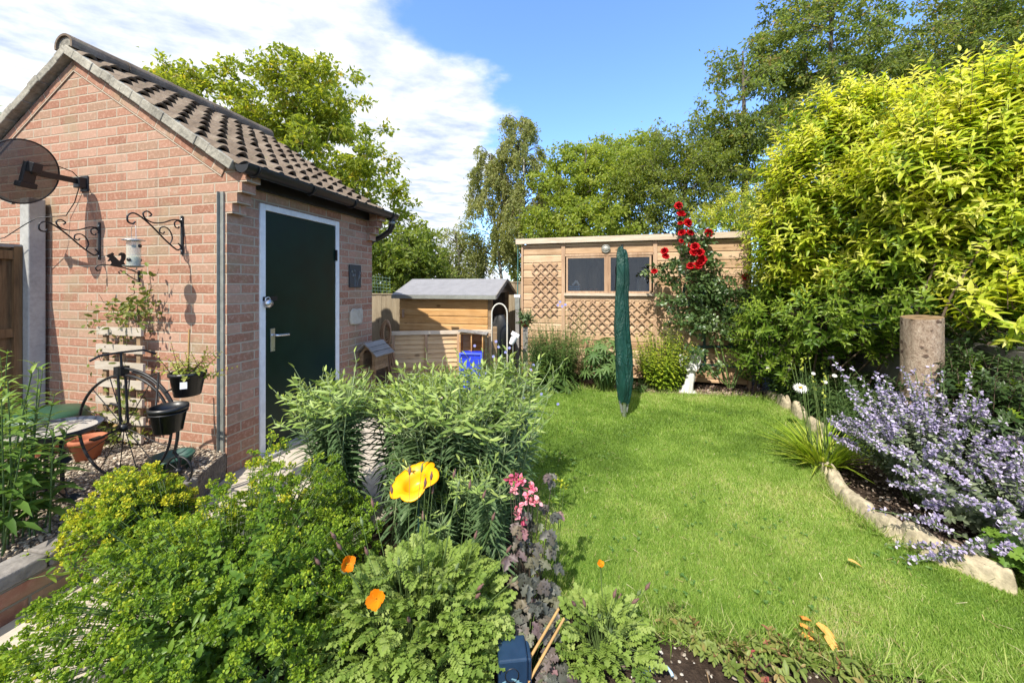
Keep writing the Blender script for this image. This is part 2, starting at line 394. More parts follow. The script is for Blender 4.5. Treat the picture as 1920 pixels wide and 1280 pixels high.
GA = Frame(-2.104, 2.715, -R(13.6))                        # brick outbuilding
GS = Frame(3.24 - 3.2 * math.cos(R(15.5)), 5.0 + 3.2 * math.sin(R(15.5)), -R(15.5))   # timber shed

# ground sheet, gently uneven near us
n = 90
gx = np.concatenate([np.linspace(-80, -6, 8), np.linspace(-5, 5, n), np.linspace(6, 80, 8)])
gy = np.concatenate([np.linspace(-60, -1, 6), np.linspace(-.5, 8, n), np.linspace(9, 120, 10)])
gv = [(x, y, 0.012 * math.sin(x * 9 + 2 * math.sin(y * 7)) * math.sin(y * 11 + x * 3) * (1 if -.5 < y < 8 and abs(x) < 5 else 0) - .015) for y in gy for x in gx]
nx = len(gx); gf = [(j * nx + i, j * nx + i + 1, (j + 1) * nx + i + 1, (j + 1) * nx + i) for j in range(len(gy) - 1) for i in range(nx - 1)]
mb = MB(); mb.add(gv, gf, True); tag(mb.build('ground', MT['soil']), kind='structure')

LAWN = [(.27, 4.8), (-.02, 4.2), (.1, 3.3), (.08, 2.4), (.17, 1.9), (.2, 1.67), (.36, 1.57), (.63, 1.50), (.95, 1.44), (1.32, 1.345), (2.0, 1.2), (2.7, 1.25), (2.6, 1.6), (2.2, 1.85), (2.05, 2.1), (2.15, 2.45),
        (2.27, 2.7), (2.55, 3.0), (2.95, 3.55), (3.12, 4.2), (3.1, 4.55), (2.4, 4.66), (1.7, 4.78), (1.1, 4.95), (.6, 5.02)]
sheet('lawn', LAWN, .006, MT['turf'])
PATH = [(-2.3, .9), (-1.0, .9), (-1.0, 1.6), (-.75, 2.2), (-.55, 3.0), (-.4, 4.2), (-.6, 4.7), (-1.5, 4.9), (-1.35, 4.2), (-2.2, 2.8), (-2.02, 2.3), (-2.15, 1.6)]
sheet('path', PATH, .006, MT['path'])
# raised gravel bed behind the little wall
BED = [(-2.22, 1.1), (-2.0, 2.3), (-2.10, 2.70), (-4.6, 3.35), (-6.5, 1.1)]
mb = MB(); mb.prism(BED, -.02, .185, 'z'); tag(mb.build('gravel_bed', MT['grit']), kind='structure')
# step at the shed door
# ------------------------------------------------------------------ low retaining wall
mb = MB()
MT['brick_low'] = brickmat('brick_low', (.25, .10, .065), (.30, .13, .09), (.17, .085, .06), (.20, .18, .14, 1))
rw = thing('retaining_wall', (-2.235, 1.0, 0), 'low weathered brick wall with flat coping holding back the gravel bed', 'wall', rz=math.atan2(1.36, .225))
mb.box((.66, 0, .075), (1.32, .1, .15)); mb.build('brickwork', MT['brick_low'], rw)
mb = MB()
for i in range(6): mb.box((.11 + i * .222, .012 + random.uniform(-.003, .003), .182), (.215, .14, .06), Matrix.Rotation(random.uniform(-.02, .02), 3, 'Z'))
mb.build('coping', plain('coping', (.22, .20, .18), .95, 0, .45, 30, .7), rw, bevel=.008)

# ================================================================== brick outbuilding
ob = thing('brick_outbuilding', (GA.o.x, GA.o.y, 0), 'red brick outbuilding with tiled pitched roof and dark green door', 'outbuilding', rz=GA.a)
W2, D, TAN = 1.62, 1.77, .63
gz = lambda x: 3.316 - TAN * abs(x + W2)
mb = MB(); mb.prism([(-2 * W2, 0), (0, 0), (0, gz(0)), (-W2, gz(-W2)), (-2 * W2, gz(-2 * W2))], 0, .1); mb.build('gable_wall', MT['brick'], ob)
y0, y1 = .262, 1.185; ztop = 2.075
mb = MB(); mb.box((-.05, (.1 + y0) / 2, 1.15), (.1, y0 - .1, 2.3)); mb.box((-.05, (y1 + D) / 2, 1.15), (.1, D - y1, 2.3)); mb.box((-.05, (y0 + y1) / 2, (ztop + 2.3) / 2), (.1, y1 - y0, 2.3 - ztop))
mb.build('door_wall', MT['brick'], ob)
mb = MB(); mb.prism([(-2 * W2, 0), (-.1, 0), (-.1, gz(-.1)), (-W2, gz(-W2)), (-2 * W2, gz(-2 * W2))], D - .1, D); mb.box((-2 * W2 + .05, D / 2, 1.15), (.1, D - .2, 2.3)); mb.build('back_wall', MT['brick'], ob)
for cy in (.055, D - .055):                                   # corbelled eaves
    mb = MB()
    for k, xo in enumerate((.05, .095, .14, .185)): mb.box((xo / 2, cy, 1.94 + .075 * k + .0375 + (.02 if k == 3 else 0)), (xo, .11, .073 + (.04 if k == 3 else 0)))
    mb.build('corbel', MT['brick'], ob)
sl = math.hypot(W2 + .15, TAN * (W2 + .15))
for sgn in (1, -1):                                           # cut bricks following the rake
    mb = MB(); ln = math.hypot(W2, TAN * W2)
    mb.box((ln / 2 * sgn, -.003, -.045), (ln, .012, .078)); o = mb.build('rake_course', MT['brick'], ob)
    o.location = (-W2, 0, gz(-W2) - .01); o.rotation_euler = (0, math.atan(TAN) * sgn, 0)

# tiles
def tilemat():
    m, t = newmat('roof_tile'); tc = t.n('ShaderNodeTexCoord').outputs['Object']
    a = t.noise(tc, 5, 6, .6); b_ = t.noise(tc, 55, 5, .65)
    c = t.ramp(t.math('ADD', t.math('MULTIPLY', a, .6), t.math('MULTIPLY', b_, .4)), [(.3, (.075, .055, .038)), (.48, (.14, .105, .075)), (.62, (.215, .17, .125)), (.78, (.34, .30, .23))])
    c = t.mix(t.math('MULTIPLY', t.smooth(t.noise(tc, 16, 5, .6), .58, .72), .6), c, (.14, .135, .07, 1))
    b = t.n('ShaderNodeBsdfPrincipled', {'Base Color': c, 'Roughness': .85, 'Specular IOR Level': .25, 'Normal': t.n('ShaderNodeBump', {'Height': b_, 'Strength': .5, 'Distance': .006}).outputs[0]})
    t.n('ShaderNodeOutputMaterial', {0: b.outputs[0]}); return m
MT['tile'] = tilemat()
def tiles(sgn, ncourse=9, xeave=.15):
    """rolled clay tiles laid in lapped courses, hollow under every roll"""
    p, ya, yb = .152, -.06, D + .06
    nyr = int(round((yb - ya) / p)); spr = 10; ny = nyr * spr + 1
    mb = MB(); slen = (W2 + xeave); ang = math.atan(TAN); nrm = Vector((sgn * math.sin(ang), 0, math.cos(ang)))
    for c in range(ncourse):
        s0 = slen * c / ncourse - (.0 if c == 0 else .055); s1 = slen * (c + 1) / ncourse
        jit = [random.uniform(-.004, .004) for _ in range(nyr + 1)]; jl = [random.uniform(-.012, .012) for _ in range(nyr + 1)]
        rows = []
        for q, (lift, amp, th) in enumerate(((.0, .026, 0), (.018, .035, 0), (.036, .042, 0), (.036, .042, 1), (.025, .04, 2))):
            s_ = s0 + (s1 - s0) * (0, .5, 1, 1, .96)[q]; row = []
            for j in range(ny):
                ph = (j % spr) / spr; h = max(0.0, math.sin(math.pi * min(1, ph / .62))) ** .8 if ph < .62 else 0.0
                k = min(j // spr, nyr)
                hh = lift + amp * h - (.013 if th else 0) - (.012 if ph >= .62 else 0) * math.sin(math.pi * (ph - .62) / .38) + jit[k]
                s2 = s_ + (jl[k] if q >= 2 else 0)
                x = -W2 + sgn * s2; z = 3.365 - TAN * s2
                row.append(Vector((x, ya + (yb - ya) * j / (ny - 1), z)) + nrm * hh)
            rows.append(row)
        vs = [v for r_ in rows for v in r_]
        mb.add(vs, [(r_ * ny + j, r_ * ny + j + 1, (r_ + 1) * ny + j + 1, (r_ + 1) * ny + j) for r_ in range(4) for j in range(ny - 1)], True)
    o = mb.build('roof_tiles', MT['tile'], ob)
    es = o.modifiers.new('split', 'EDGE_SPLIT'); es.split_angle = R(50)
tiles(1); tiles(-1)
# deck under the tiles, verge mortar, ridge
MT['verge'] = plain('verge', (.32, .30, .245), .95, 0, .45, 30, .8)
mb = MB()
mb.prism([(-W2, 3.352), (.13, 3.352 - TAN * (W2 + .13)), (.13, 3.33 - TAN * (W2 + .13)), (-W2, 3.33), (-2 * W2 - .13, 3.33 - TAN * (W2 + .13)), (-2 * W2 - .13, 3.352 - TAN * (W2 + .13))], -.02, D + .02)
mb.build('roof_deck', MT['black_metal'], ob)
for sgn in (1, -1):
    mb = MB(); ln = math.hypot(W2 + .12, TAN * (W2 + .12)); nseg = 16
    for i in range(nseg):                                       # slightly uneven bedding mortar and undercloak
        a, b = ln * i / nseg, ln * (i + 1) / nseg
        mb.box(((a + b) / 2 * sgn, -.03 + random.uniform(-.006, .004), -.004 + random.uniform(-.004, .004)), (ln / nseg * 1.02, .075, .07))
    o = mb.build('verge', MT['verge'], ob, bevel=.006); o.location = (-W2, 0, 3.37); o.rotation_euler = (0, math.atan(TAN) * sgn, 0)
mb = MB(); nr = 5; L = (D + .14) / nr
for i in range(nr):
    ya = -.07 + i * L; rr = .098 + .004 * (i % 2)
    prof = [(-W2 + rr * math.cos(a) * 1.1, 3.385 + rr * math.sin(a)) for a in np.linspace(-.25, math.pi + .25, 13)] + [(-W2 + (rr - .018) * math.cos(a) * 1.1, 3.385 + (rr - .018) * math.sin(a)) for a in np.linspace(math.pi + .25, -.25, 13)]
    mb.prism(prof, ya, ya + L - .004)
mb.build('ridge_tiles', MT['tile'], ob)
mb = MB(); mb.prism([(-W2 + .088 * math.cos(a) * 1.1, 3.385 + .08 * math.sin(a)) for a in np.linspace(0, math.pi, 10)], -.055, -.02); mb.build('ridge_mortar', MT['verge'], ob)
# fascia, gutter, downpipe
mb = MB(); mb.box((.03, D / 2, 2.245), (.03, D - .23, .15)); mb.box((.055, D / 2, 2.315), (.14, D - .23, .014)); mb.build('fascia', MT['black_metal'], ob)
mb = MB(); gx0, gz0, gr = .225, 2.262, .058
n_ = 12
for rad, fl in ((gr, 1), (gr - .006, -1)):
    vs = []; 
    for yy in (-.07, D + .13): vs += [(gx0 + rad * math.cos(a), yy, gz0 + rad * math.sin(a)) for a in np.linspace(math.pi, 2 * math.pi, n_)]
    mb.add(vs, [(i, i + 1, n_ + i + 1, n_ + i) for i in range(n_ - 1)], True)
for yy in (-.07, D + .13): mb.prism([(gx0 + gr * math.cos(a), gz0 + gr * math.sin(a)) for a in np.linspace(math.pi, 2 * math.pi, n_)], yy - .004, yy + .004)
for sx in (-1, 1): mb.box((gx0 + sx * (gr - .002), D / 2 + .03, gz0 + .004), (.012, D + .2, .01))
gut = mb.build('gutter', MT['black_plastic'], ob)
for yy in (.02, .55, 1.1, D + .02):
    mb = MB(); mb.tube([(gx0 + (gr + .006) * math.cos(a), yy, gz0 + (gr + .006) * math.sin(a)) for a in np.linspace(math.pi, 2 * math.pi, 9)], .011, 6); mb.build('gutter_clip', MT['black_plastic'], gut)
mb = MB(); yy = D + .07
mb.tube([(gx0, yy, gz0 - .05), (gx0, yy, gz0 - .13), (gx0 - .03, yy + .005, gz0 - .19), (gx0 - .14, yy + .0, gz0 - .26), (gx0 - .25, yy - .01, gz0 - .30), (gx0 - .31, yy - .02, gz0 - .36), (gx0 - .33, yy - .02, gz0 - .45), (gx0 - .33, yy - .02, .05)], .034, 12)
dp = mb.build('downpipe', MT['black_plastic'], ob)
mb = MB(); mb.lathe([(.037, -.015), (.04, -.015), (.04, .015), (.037, .015)], 16, (gx0, yy, gz0 - .1)); mb.build('pipe_collar', MT['grey_steel'], dp)
# door
MT['green_door'] = plain('green_door', (.004, .021, .013), .36, 0, .25, 6, .02, .22)
mb = MB(); t_ = .05
mb.box((-.02, y0 + t_ / 2, ztop / 2), (.07, t_, ztop)); mb.box((-.02, y1 - t_ / 2, ztop / 2), (.07, t_, ztop)); mb.box((-.02, (y0 + y1) / 2, ztop - t_ / 2), (.07, y1 - y0 - 2 * t_, t_))
mb.build('door_frame', MT['white_paint'], ob, bevel=.004)
mb = MB(); mb.box((-.012, (y0 + y1) / 2, .02 + (ztop - t_) / 2 - .01), (.04, y1 - y0 - 2 * t_ - .008, ztop - t_ - .03)); door = mb.build('door', MT['green_door'], ob, bevel=.003)
hy, hz = y0 + .115, .965
mb = MB(); mb.box((.0125, hy, hz - .01), (.008, .042, .19)); mb.tube([(.012, hy, hz + .03), (.055, hy, hz + .03), (.062, hy + .02, hz + .028), (.06, hy + .12, hz + .022)], .0095, 8); mb.build('handle', MT['steel'], door, bevel=.001)
mb = MB(); mb.box((.0125, y0 + .09, 1.30), (.009, .14, .035)); mb.build('hasp', MT['black_metal'], door)
mb = MB(); mb.lathe([(.0, -.02), (.03, -.018), (.036, 0), (.03, .02), (0, .024)], 18, (.036, y0 + .052, 1.262), Matrix.Rotation(R(90), 3, 'Y')); mb.tube([(.03, y0 + .03, 1.27), (.03, y0 + .033, 1.305), (.03, y0 + .06, 1.315), (.03, y0 + .075, 1.30), (.03, y0 + .075, 1.27)], .006, 6); mb.build('padlock', MT['steel'], door)
for zz in (.35, 1.72): mb = MB(); mb.box((.02, y1 - t_ - .002, zz), (.012, .018, .11)); mb.build('hinge', MT['black_metal'], door)
mb = MB(); mb.box((.02, (y0 + y1) / 2, .012), (.16, y1 - y0 + .05, .05)); mb.build('door_step', MT['concrete'], ob, bevel=.01)
mb = MB(); mb.box((-.035, -.008, 1.09), (.036, .012, 2.02)); mb.box((-.052, -.018, 1.09), (.004, .03, 2.02)); mb.build('edge_strip', MT['grey_steel'], ob)

# ------------------------------------------------------------------ things hung on the brick walls
def on_gable(name, u, v, label, cat, off=-.001):
    x, z = GA.front(u, v); p = GA.world(x, off, z); return thing(name, p, label, cat, rz=GA.a)
def on_doorwall(name, u, v, label, cat):
    y, z = GA.side(u, v); p = GA.world(.001, y, z); return thing(name, p, label, cat, rz=GA.a)

# slate plaque with a relief of bell flowers
pl = on_doorwall('wall_plaque', 664, 518, 'dark slate plaque with a relief of drooping flowers beside the green door', 'plaque')
MT['slate'] = plain('slate', (.035, .043, .05), .55, 0, .25, 40, .2); MT['slate_relief'] = plain('slate_relief', (.11, .125, .135), .5, 0, .25, 40, .2)
mb = MB(); mb.box((.01, 0, 0), (.02, .19, .25)); mb.build('slab', MT['slate'], pl, bevel=.003)
mb = MB()
for k in range(9):
    a = random.uniform(-.07, .07); h = random.uniform(-.02, .09); bx = a * .3
    pts_ = [(.021, bx + (a - bx) * t * t + .012 * math.sin(t * 3), -.11 + (h + .11) * t) for t in np.linspace(0, 1, 7)]; mb.tube(pts_, .0025, 5)
    mb.lathe([(.002, .012), (.010, .004), (.013, -.012), (.009, -.014)], 8, (.021, a + .006, h - .008), Matrix.Diagonal((.5, 1, 1)))
mb.build('flower_relief', MT['slate_relief'], pl)
# rough stone plaque
st = on_doorwall('stone_plaque', 666, 592, 'pale rough edged stone slab hung below the slate plaque', 'plaque')
mb = MB(); pp = [(-.115, -.03), (-.10, -.085), (-.02, -.095), (.085, -.09), (.105, -.02), (.10, .055), (.085, .085), (.0, .075), (-.06, .088), (-.105, .05)]
mb.prism([(a, b) for a, b in pp], .002, .03, 'x'); MT['pale_stone'] = plain('pale_stone', (.44, .40, .33), .9, 0, .2, 25, .5); mb.build('slab', MT['pale_stone'], st, bevel=.01)
# wooden bird house on the wall end
yb_, zb_ = GA.side(690, 665)
bh = thing('bird_house', GA.world(.13, yb_ - .2, .46), 'weathered wooden bird house with pitched roof standing by the outbuilding wall', 'bird house', rz=GA.a + R(-3))
MT['old_wood'] = woodmat('old_wood', (.12, .075, .04), (.24, .16, .09), (.33, .24, .15), 'x', 'z', .05); MT['grey_wood'] = woodmat('grey_wood', (.14, .13, .12), (.24, .225, .21), (.33, .32, .3), 'y', 'x', .07)
mb = MB(); w_, d_, h_ = .21, .24, .17
mb.box((-w_ / 2 + .01, d_ / 2, h_ / 2), (.018, d_, h_)); mb.box((w_ / 2 - .01, d_ / 2, h_ / 2), (.018, d_, h_)); mb.box((0, d_ - .01, h_ / 2), (w_ - .04, .018, h_)); mb.box((0, d_ / 2, .01), (w_ - .04, d_ - .03, .018))
arch = [(-w_ / 2, h_ - .012), (-.062, h_ - .012)] ; 
mb.prism([(-w_ / 2, h_), (-.06, h_), (-.06, h_ + .012), (-.035, h_ + .045), (0, h_ + .06), (.035, h_ + .045), (.06, h_ + .012), (.06, h_), (w_ / 2, h_), (0, h_ + .125)], 0, .018)
mb.box((-w_ / 2 + .028, .009, h_ / 2), (.03, .02, h_)); mb.box((w_ / 2 - .028, .009, h_ / 2), (.03, .02, h_)); mb.build('body', MT['old_wood'], bh)
for sg in (-1, 1):
    mb = MB()
    for k in range(3): mb.box((0, d_ / 2 + .0, 0), (.001, .001, .001)) if False else mb.box((sg * (.028 + k * .055), d_ / 2 - .01, h_ + .135 - (.028 + k * .055) * .86), (.066, d_ + .09, .013), Matrix.Rotation(sg * R(40), 3, 'Y'))
    mb.build('roof', MT['grey_wood'], bh)
mb = MB(); mb.tube([(0, d_ / 2, 0), (0, d_ / 2, -.38)], .025, 8); mb.build('post', MT['old_wood'], bh)

# scrolled iron brackets: flat bars curling out from the wall (local y = out from the wall, negative)
def spiral(cx_, cz_, r0, a0, turns, sgn=1, n=18, shrink=.28):
    return [(cx_ + r0 * (1 - (1 - shrink) * t) * math.cos(a0 + sgn * turns * 2 * math.pi * t), cz_ + r0 * (1 - (1 - shrink) * t) * math.sin(a0 + sgn * turns * 2 * math.pi * t)) for t in np.linspace(0, 1, n)]
def scroll_bracket(u, v0, v1, label):
    x, z1 = GA.front(u, v0); _, z0 = GA.front(u, v1); b = thing('hanging_bracket', GA.world(x, -.002, z0), label, 'bracket', 'scrolled iron brackets on the gable', rz=GA.a)
    h = z1 - z0
    mb = MB(); mb.box((0, -.005, h / 2), (.022, .008, h)); mb.build('wall_bar', MT['black_metal'], b, bevel=.002)
    to = lambda pl_: [(0, -p[0], p[1]) for p in pl_]
    def sm(pl_):                                                # round off a polyline
        p = [Vector((a, c, 0)) for a, c in pl_]; out = []
        for i in range(len(p) - 1):
            p0, p1, p2, p3 = p[max(i - 1, 0)], p[i], p[i + 1], p[min(i + 2, len(p) - 1)]
            for t in np.linspace(0, 1, 6, endpoint=False):
                q = .5 * ((2 * p1) + (p2 - p0) * t + (2 * p0 - 5 * p1 + 4 * p2 - p3) * t * t + (3 * p1 - p0 - 3 * p2 + p3) * t ** 3); out.append((q.x, q.y))
        out.append(pl_[-1]); return out
    mb = MB()
    # main strut: from a curl at the foot of the bar, up and out, over into the hook
    main = sm([(.03, .085), (.012, .06), (.03, .035), (.06, .05), (.12, .105), (.2, .19), (.265, .245), (.305, .262), (.335, .24), (.335, .2), (.31, .188), (.295, .205)])
    mb.tube(to(main), .0055, 7)
    top = sm([(.04, .2), (.062, .19), (.07, .215), (.045, .238), (.015, .225), (.012, .195)]); 
    arm = sm([(.01, .255), (.03, .262), (.07, .255), (.13, .225), (.19, .215), (.235, .235), (.25, .27), (.225, .29), (.2, .272), (.212, .255)])
    mb.tube(to(arm), .005, 7)
    mb.tube(to(sm([(.085, .075), (.07, .12), (.085, .17), (.115, .195), (.145, .185), (.15, .155), (.13, .145), (.12, .16)])), .0045, 7)
    mb.tube(to(sm([(.012, .215), (.012, .24), (.035, .255), (.055, .235), (.048, .205), (.028, .2), (.026, .215)])), .0045, 7)
    mb.build('scrollwork', MT['black_metal'], b)
    for q in (.03, h - .03): mb = MB(); mb.lathe([(0, -.012), (.006, -.011), (.007, -.008)], 8, (0, 0, q), Matrix.Rotation(R(90), 3, 'X') @ Matrix.Diagonal((1, 1, -1))); mb.build('screw', MT['steel'], b)
    return b
scroll_bracket(343, 405, 478, 'black scrolled iron bracket with the bird feeder hanging from it')
scroll_bracket(188, 417, 487, 'black scrolled iron bracket with nothing on its hook, beside the fence post')
# bracket with a cut-out squirrel
sx_, sz_ = GA.front(262, 520)
sq = thing('squirrel_bracket', GA.world(sx_, -.002, sz_), 'small scrolled bracket topped by a black cut-out squirrel', 'bracket', rz=GA.a)
mb = MB(); mb.box((0, -.004, 0), (.018, .007, .11)); mb.build('wall_bar', MT['black_metal'], sq)
mb = MB(); mb.tube([(0, -p[0], p[1]) for p in [(0, .03), (.05, .055), (.11, .075), (.17, .085), (.22, .09), (.25, .08), (.262, .06), (.25, .042), (.235, .05)]], .0045, 6)
mb.tube([(0, -p[0], p[1]) for p in [(0, -.03), (.04, -.01), (.09, .03), (.12, .052), (.13, .035), (.12, .025)]], .004, 6); mb.build('scrollwork', MT['black_metal'], sq)
sqp = [(.04, .0), (.055, .03), (.045, .05), (.04, .075), (.05, .095), (.07, .098), (.085, .085), (.083, .07), (.075, .078), (.068, .07), (.07, .05), (.08, .035), (.095, .05), (.105, .062), (.115, .072), (.112, .085), (.122, .093), (.13, .086), (.145, .078), (.155, .068), (.148, .058), (.138, .054), (.142, .042), (.15, .034), (.143, .028), (.13, .034), (.125, .02), (.135, .004), (.115, .0), (.1, -.004), (.07, -.006)]
mb = MB(); mb.prism([(-(.045 + a), .085 + b * 1.05) for a, b in sqp], -.003, .003, 'x'); mb.build('squirrel', MT['black_metal'], sq)

# bird feeder on the right bracket's hook
hx, hz_ = GA.front(343, 478)
fp = GA.world(hx, -.305, hz_ + .187)
bf = thing('bird_feeder', fp, 'clear tube bird feeder with seed and metal lid hanging from a bracket', 'bird feeder', rz=GA.a)
m, t = newmat('clear_tube'); 
b = t.n('ShaderNodeBsdfPrincipled', {'Base Color': (.75, .75, .66, 1), 'Roughness': .2}); tr = t.n('ShaderNodeBsdfTransparent', {'Color': (.9, .92, .86, 1)})
t.n('ShaderNodeOutputMaterial', {0: t.n('ShaderNodeMixShader', {0: .62, 1: b.outputs[0], 2: tr.outputs[0]}).outputs[0]}); MT['clear_tube'] = m
MT['seed'] = plain('seed', (.30, .33, .26), .9, 0, .5, 160, .6)
mb = MB()
for s_ in (-1, 1): mb.tube([(0, 0, 0), (s_ * .02, 0, -.02), (s_ * .022, 0, -.115)], .0016, 5)
mb.build('hanger', MT['steel'], bf)
mb = MB(); mb.lathe([(.0, -.094), (.03, -.098), (.058, -.108), (.062, -.114), (.03, -.114)], 24); mb.build('lid', MT['steel'], bf)
mb = MB(); mb.lathe([(.037, -.114), (.037, -.285)], 24); mb.build('tube', MT['clear_tube'], bf)
mb = MB(); mb.lathe([(0, -.225), (.02, -.222), (.034, -.232), (.034, -.284), (0, -.284)], 20); mb.build('seed', MT['seed'], bf)
for a, zz in ((.4, -.15), (2.6, -.15), (-1.2, -.245), (1.6, -.245)):
    mb = MB(); mb.lathe([(.0, .004), (.012, .004), (.012, -.004), (0, -.004)], 10, (.037 * math.cos(a), .037 * math.sin(a), zz), Matrix.Rotation(a, 3, 'Z') @ Matrix.Rotation(R(90), 3, 'Y')); mb.build('feeding_port', MT['black_plastic'], bf)
mb = MB(); mb.lathe([(0, -.296), (.04, -.296), (.055, -.288), (.056, -.283), (.038, -.286)], 24); mb.tube([(.03, 0, -.29), (.028, 0, -.31), (.005, 0, -.318), (-.02, 0, -.31)], .003, 6); mb.build('base_tray', MT['grey_steel'], bf)

# mesh satellite dish
dx, dzz = GA.front(160, 345); dw = GA.world(dx, -.002, dzz)
dish = thing('satellite_dish', dw, 'perforated dark satellite dish on an arm bolted to the gable', 'satellite dish', rz=GA.a)
m, t = newmat('perforated_steel'); tc_ = t.n('ShaderNodeTexCoord').outputs['Object']
b = t.n('ShaderNodeBsdfPrincipled', {'Base Color': (.045, .042, .04, 1), 'Roughness': .5}); tr = t.n('ShaderNodeBsdfTransparent')
vo = t.n('ShaderNodeTexVoronoi', {'Vector': tc_, 'Scale': 210.0, 'Randomness': 0.0}, voronoi_dimensions='2D')
t.n('ShaderNodeOutputMaterial', {0: t.n('ShaderNodeMixShader', {0: t.math('MULTIPLY_ADD', t.math('LESS_THAN', vo.outputs['Distance'], .39), .12, .05), 1: b.outputs[0], 2: tr.outputs[0]}).outputs[0]}); MT['perforated'] = m
pc = GA.local(pix(40, 322, 2.72)) - GA.local(dw)                # dish centre in the thing's own axes
nrm = (Matrix.Rotation(-GA.a, 3, 'Z') @ Vector((-.96, .05, .26))).normalized()
side_ = nrm.cross(Vector((0, 0, 1))).normalized(); up_ = side_.cross(nrm)
Md = Matrix((side_, up_, nrm)).transposed()
mb = MB(); prof = [(r_, -.052 + .9 * r_ * r_) for r_ in np.linspace(0, .218, 10)]
mb.lathe(prof, 40, (0, 0, 0)); o = mb.build('reflector', MT['perforated'], dish); o.matrix_local = Matrix.Translation(pc) @ Md.to_4x4() @ Matrix.Diagonal((.95, 1.08, 1, 1))
mb = MB(); mb.tube([(.218 * .95 * math.cos(a), .218 * 1.08 * math.sin(a), -.009) for a in np.linspace(0, 2 * math.pi, 49)], .0055, 6); o = mb.build('rim', MT['black_metal'], dish); o.matrix_local = Matrix.Translation(pc) @ Md.to_4x4()
back = pc - nrm * .07
mb = MB(); mb.box((0, 0, -.06), (.075, .17, .03)); mb.box((.0, .055, -.09), (.06, .075, .06)); mb.box((.0, -.085, -.06), (.1, .04, .05)); o = mb.build('back_bracket', MT['black_metal'], dish, bevel=.006); o.matrix_local = Matrix.Translation(pc) @ Md.to_4x4()
mb = MB(); mb.span(back + Vector((0, 0, .02)), (0, -.05, .01), .03, .042); mb.box((0, -.03, 0), (.07, .05, .085)); mb.box((.0, -.004, 0), (.09, .008, .13)); mb.build('wall_arm', MT['black_metal'], dish, bevel=.004)
mb = MB(); lnb = pc + nrm * .28 - up_ * .20
mb.span(pc - up_ * .24, lnb, .018, .022); mb.lathe([(.02, -.05), (.024, 0), (.034, .03), (.034, .05), (0, .055)], 14, lnb, Md @ Matrix.Rotation(R(150), 3, 'X')); mb.build('receiver_arm', MT['grey_steel'], dish)
mb = MB(); mb.tube([back + Vector((.02, -.01, .05)), back * .6 + Vector((.02, 0, .10)), back * .25 + Vector((0, 0, .08)), (0, -.03, .03)], .004, 6)
mb.tube([(-.03, -.02, -.03), (-.1, -.012, -.15), (-.19, -.02, -.26), (-.24, -.16, -.3), (-.3, -.2, -.36), (-.5, -.22, -.46), (-.8, -.24, -.5)], .0035, 6); mb.build('cable', MT['black_plastic'], dish)

# ------------------------------------------------------------------ fence on the left with its concrete post
px_, _ = GA.front(86, 600); pw = GA.world(px_, -.075, 0)
cp = MB().box((0, 0, 1.07), (.115, .1, 2.14)).build('concrete_fence_post', MT['concrete'], bevel=.008); cp.location = pw; cp.rotation_euler = (0, 0, GA.a)
tag(cp, 'tall grey concrete post standing against the brick gable', 'fence post')
pp_ = MB().tube([(0, 0, 0), (0, 0, 2.16)], .02, 12).build('white_pipe', MT['white_paint']); pp_.location = GA.world(px_ - .085, -.04, 0); tag(pp_, 'slim white plastic pipe running up behind the concrete post', 'pipe')
fn = thing('timber_fence_panel', GA.world(px_ - .06, -.13, 0), 'brown upright board fence panel meeting the concrete post', 'fence', rz=GA.a)
MT['fence_dark'] = woodmat('fence_dark', (.09, .05, .022), (.19, .11, .05), (.27, .17, .085), 'z', 'y', .11)
mb = MB()
for k in range(9): mb.box((0 + .004 * (k % 2), -.06 - k * .108, .92), (.014, .112, 1.6))
mb.build('boards', MT['fence_dark'], fn)
for zz in (.35, 1.02, 1.66): mb = MB(); mb.box((.025, -.5, zz), (.036, .98, .07)); mb.build('rail', MT['fence_dark'], fn)
mb = MB(); mb.box((.012, -.5, 1.735), (.07, 1.0, .025)); mb.build('capping', MT['grey_wood'], fn)
mb = MB(); mb.box((.03, -.02, .9), (.04, .045, 1.66)); mb.build('end_batten', MT['fence_dark'], fn)

# ================================================================== timber shed at the end of the lawn
SW, SH, SD = 3.2, 2.14, 1.8
shed = thing('garden_shed', (GS.o.x, GS.o.y, 0), 'large pale timber clad shed with flat roof and two dark windows', 'shed', rz=GS.a)
MT['clad'] = woodmat('clad', (.27, .16, .085), (.46, .305, .18), (.57, .42, .275), 'x', 'z', .118, var=1.0)
MT['batten'] = woodmat('batten', (.25, .15, .09), (.40, .26, .165), (.50, .36, .24), 'z', 'x', .3, knots=False)
MT['trim'] = woodmat('trim', (.34, .27, .19), (.52, .43, .33), (.64, .56, .46), 'x', 'z', 5, knots=False)
wx0, wz1 = GS.front(1062, 480); wx1, wz0 = GS.front(1221, 548)
_, wz0 = GS.front(1100, 549); wx1, _ = GS.front(1221, 520); _, wz1 = GS.front(1140, 480)
def cladding(x0, x1, z0, z1, name, par, mat, pitch=.118, yb=0.0, th=.018):
    mb = MB(); k = 0
    i0 = int(math.floor(z0 / pitch))
    for i in range(i0, int(math.ceil(z1 / pitch))):
        a, b = max(z0, i * pitch), min(z1, (i + 1) * pitch)
        if b - a < .01: continue
        jj = random.uniform(-.0015, .0015)
        # shiplap: bottom edge stands out, a hollow at the top tucks under the next board
        prof = [(yb, a), (yb - th + jj, a + .002), (yb - th + .002 + jj, b - .03 if b - a > .05 else b), (yb - .007, b - .006), (yb - .005, b), (yb, b)]
        mb.prism(prof, x0, x1, 'x')
    return mb.build(name, mat, par)
cladding(0, wx0 - .05, .06, SH - .09, 'cladding', shed, MT['clad'])
cladding(wx1 + .05, SW, .06, SH - .09, 'cladding', shed, MT['clad'])
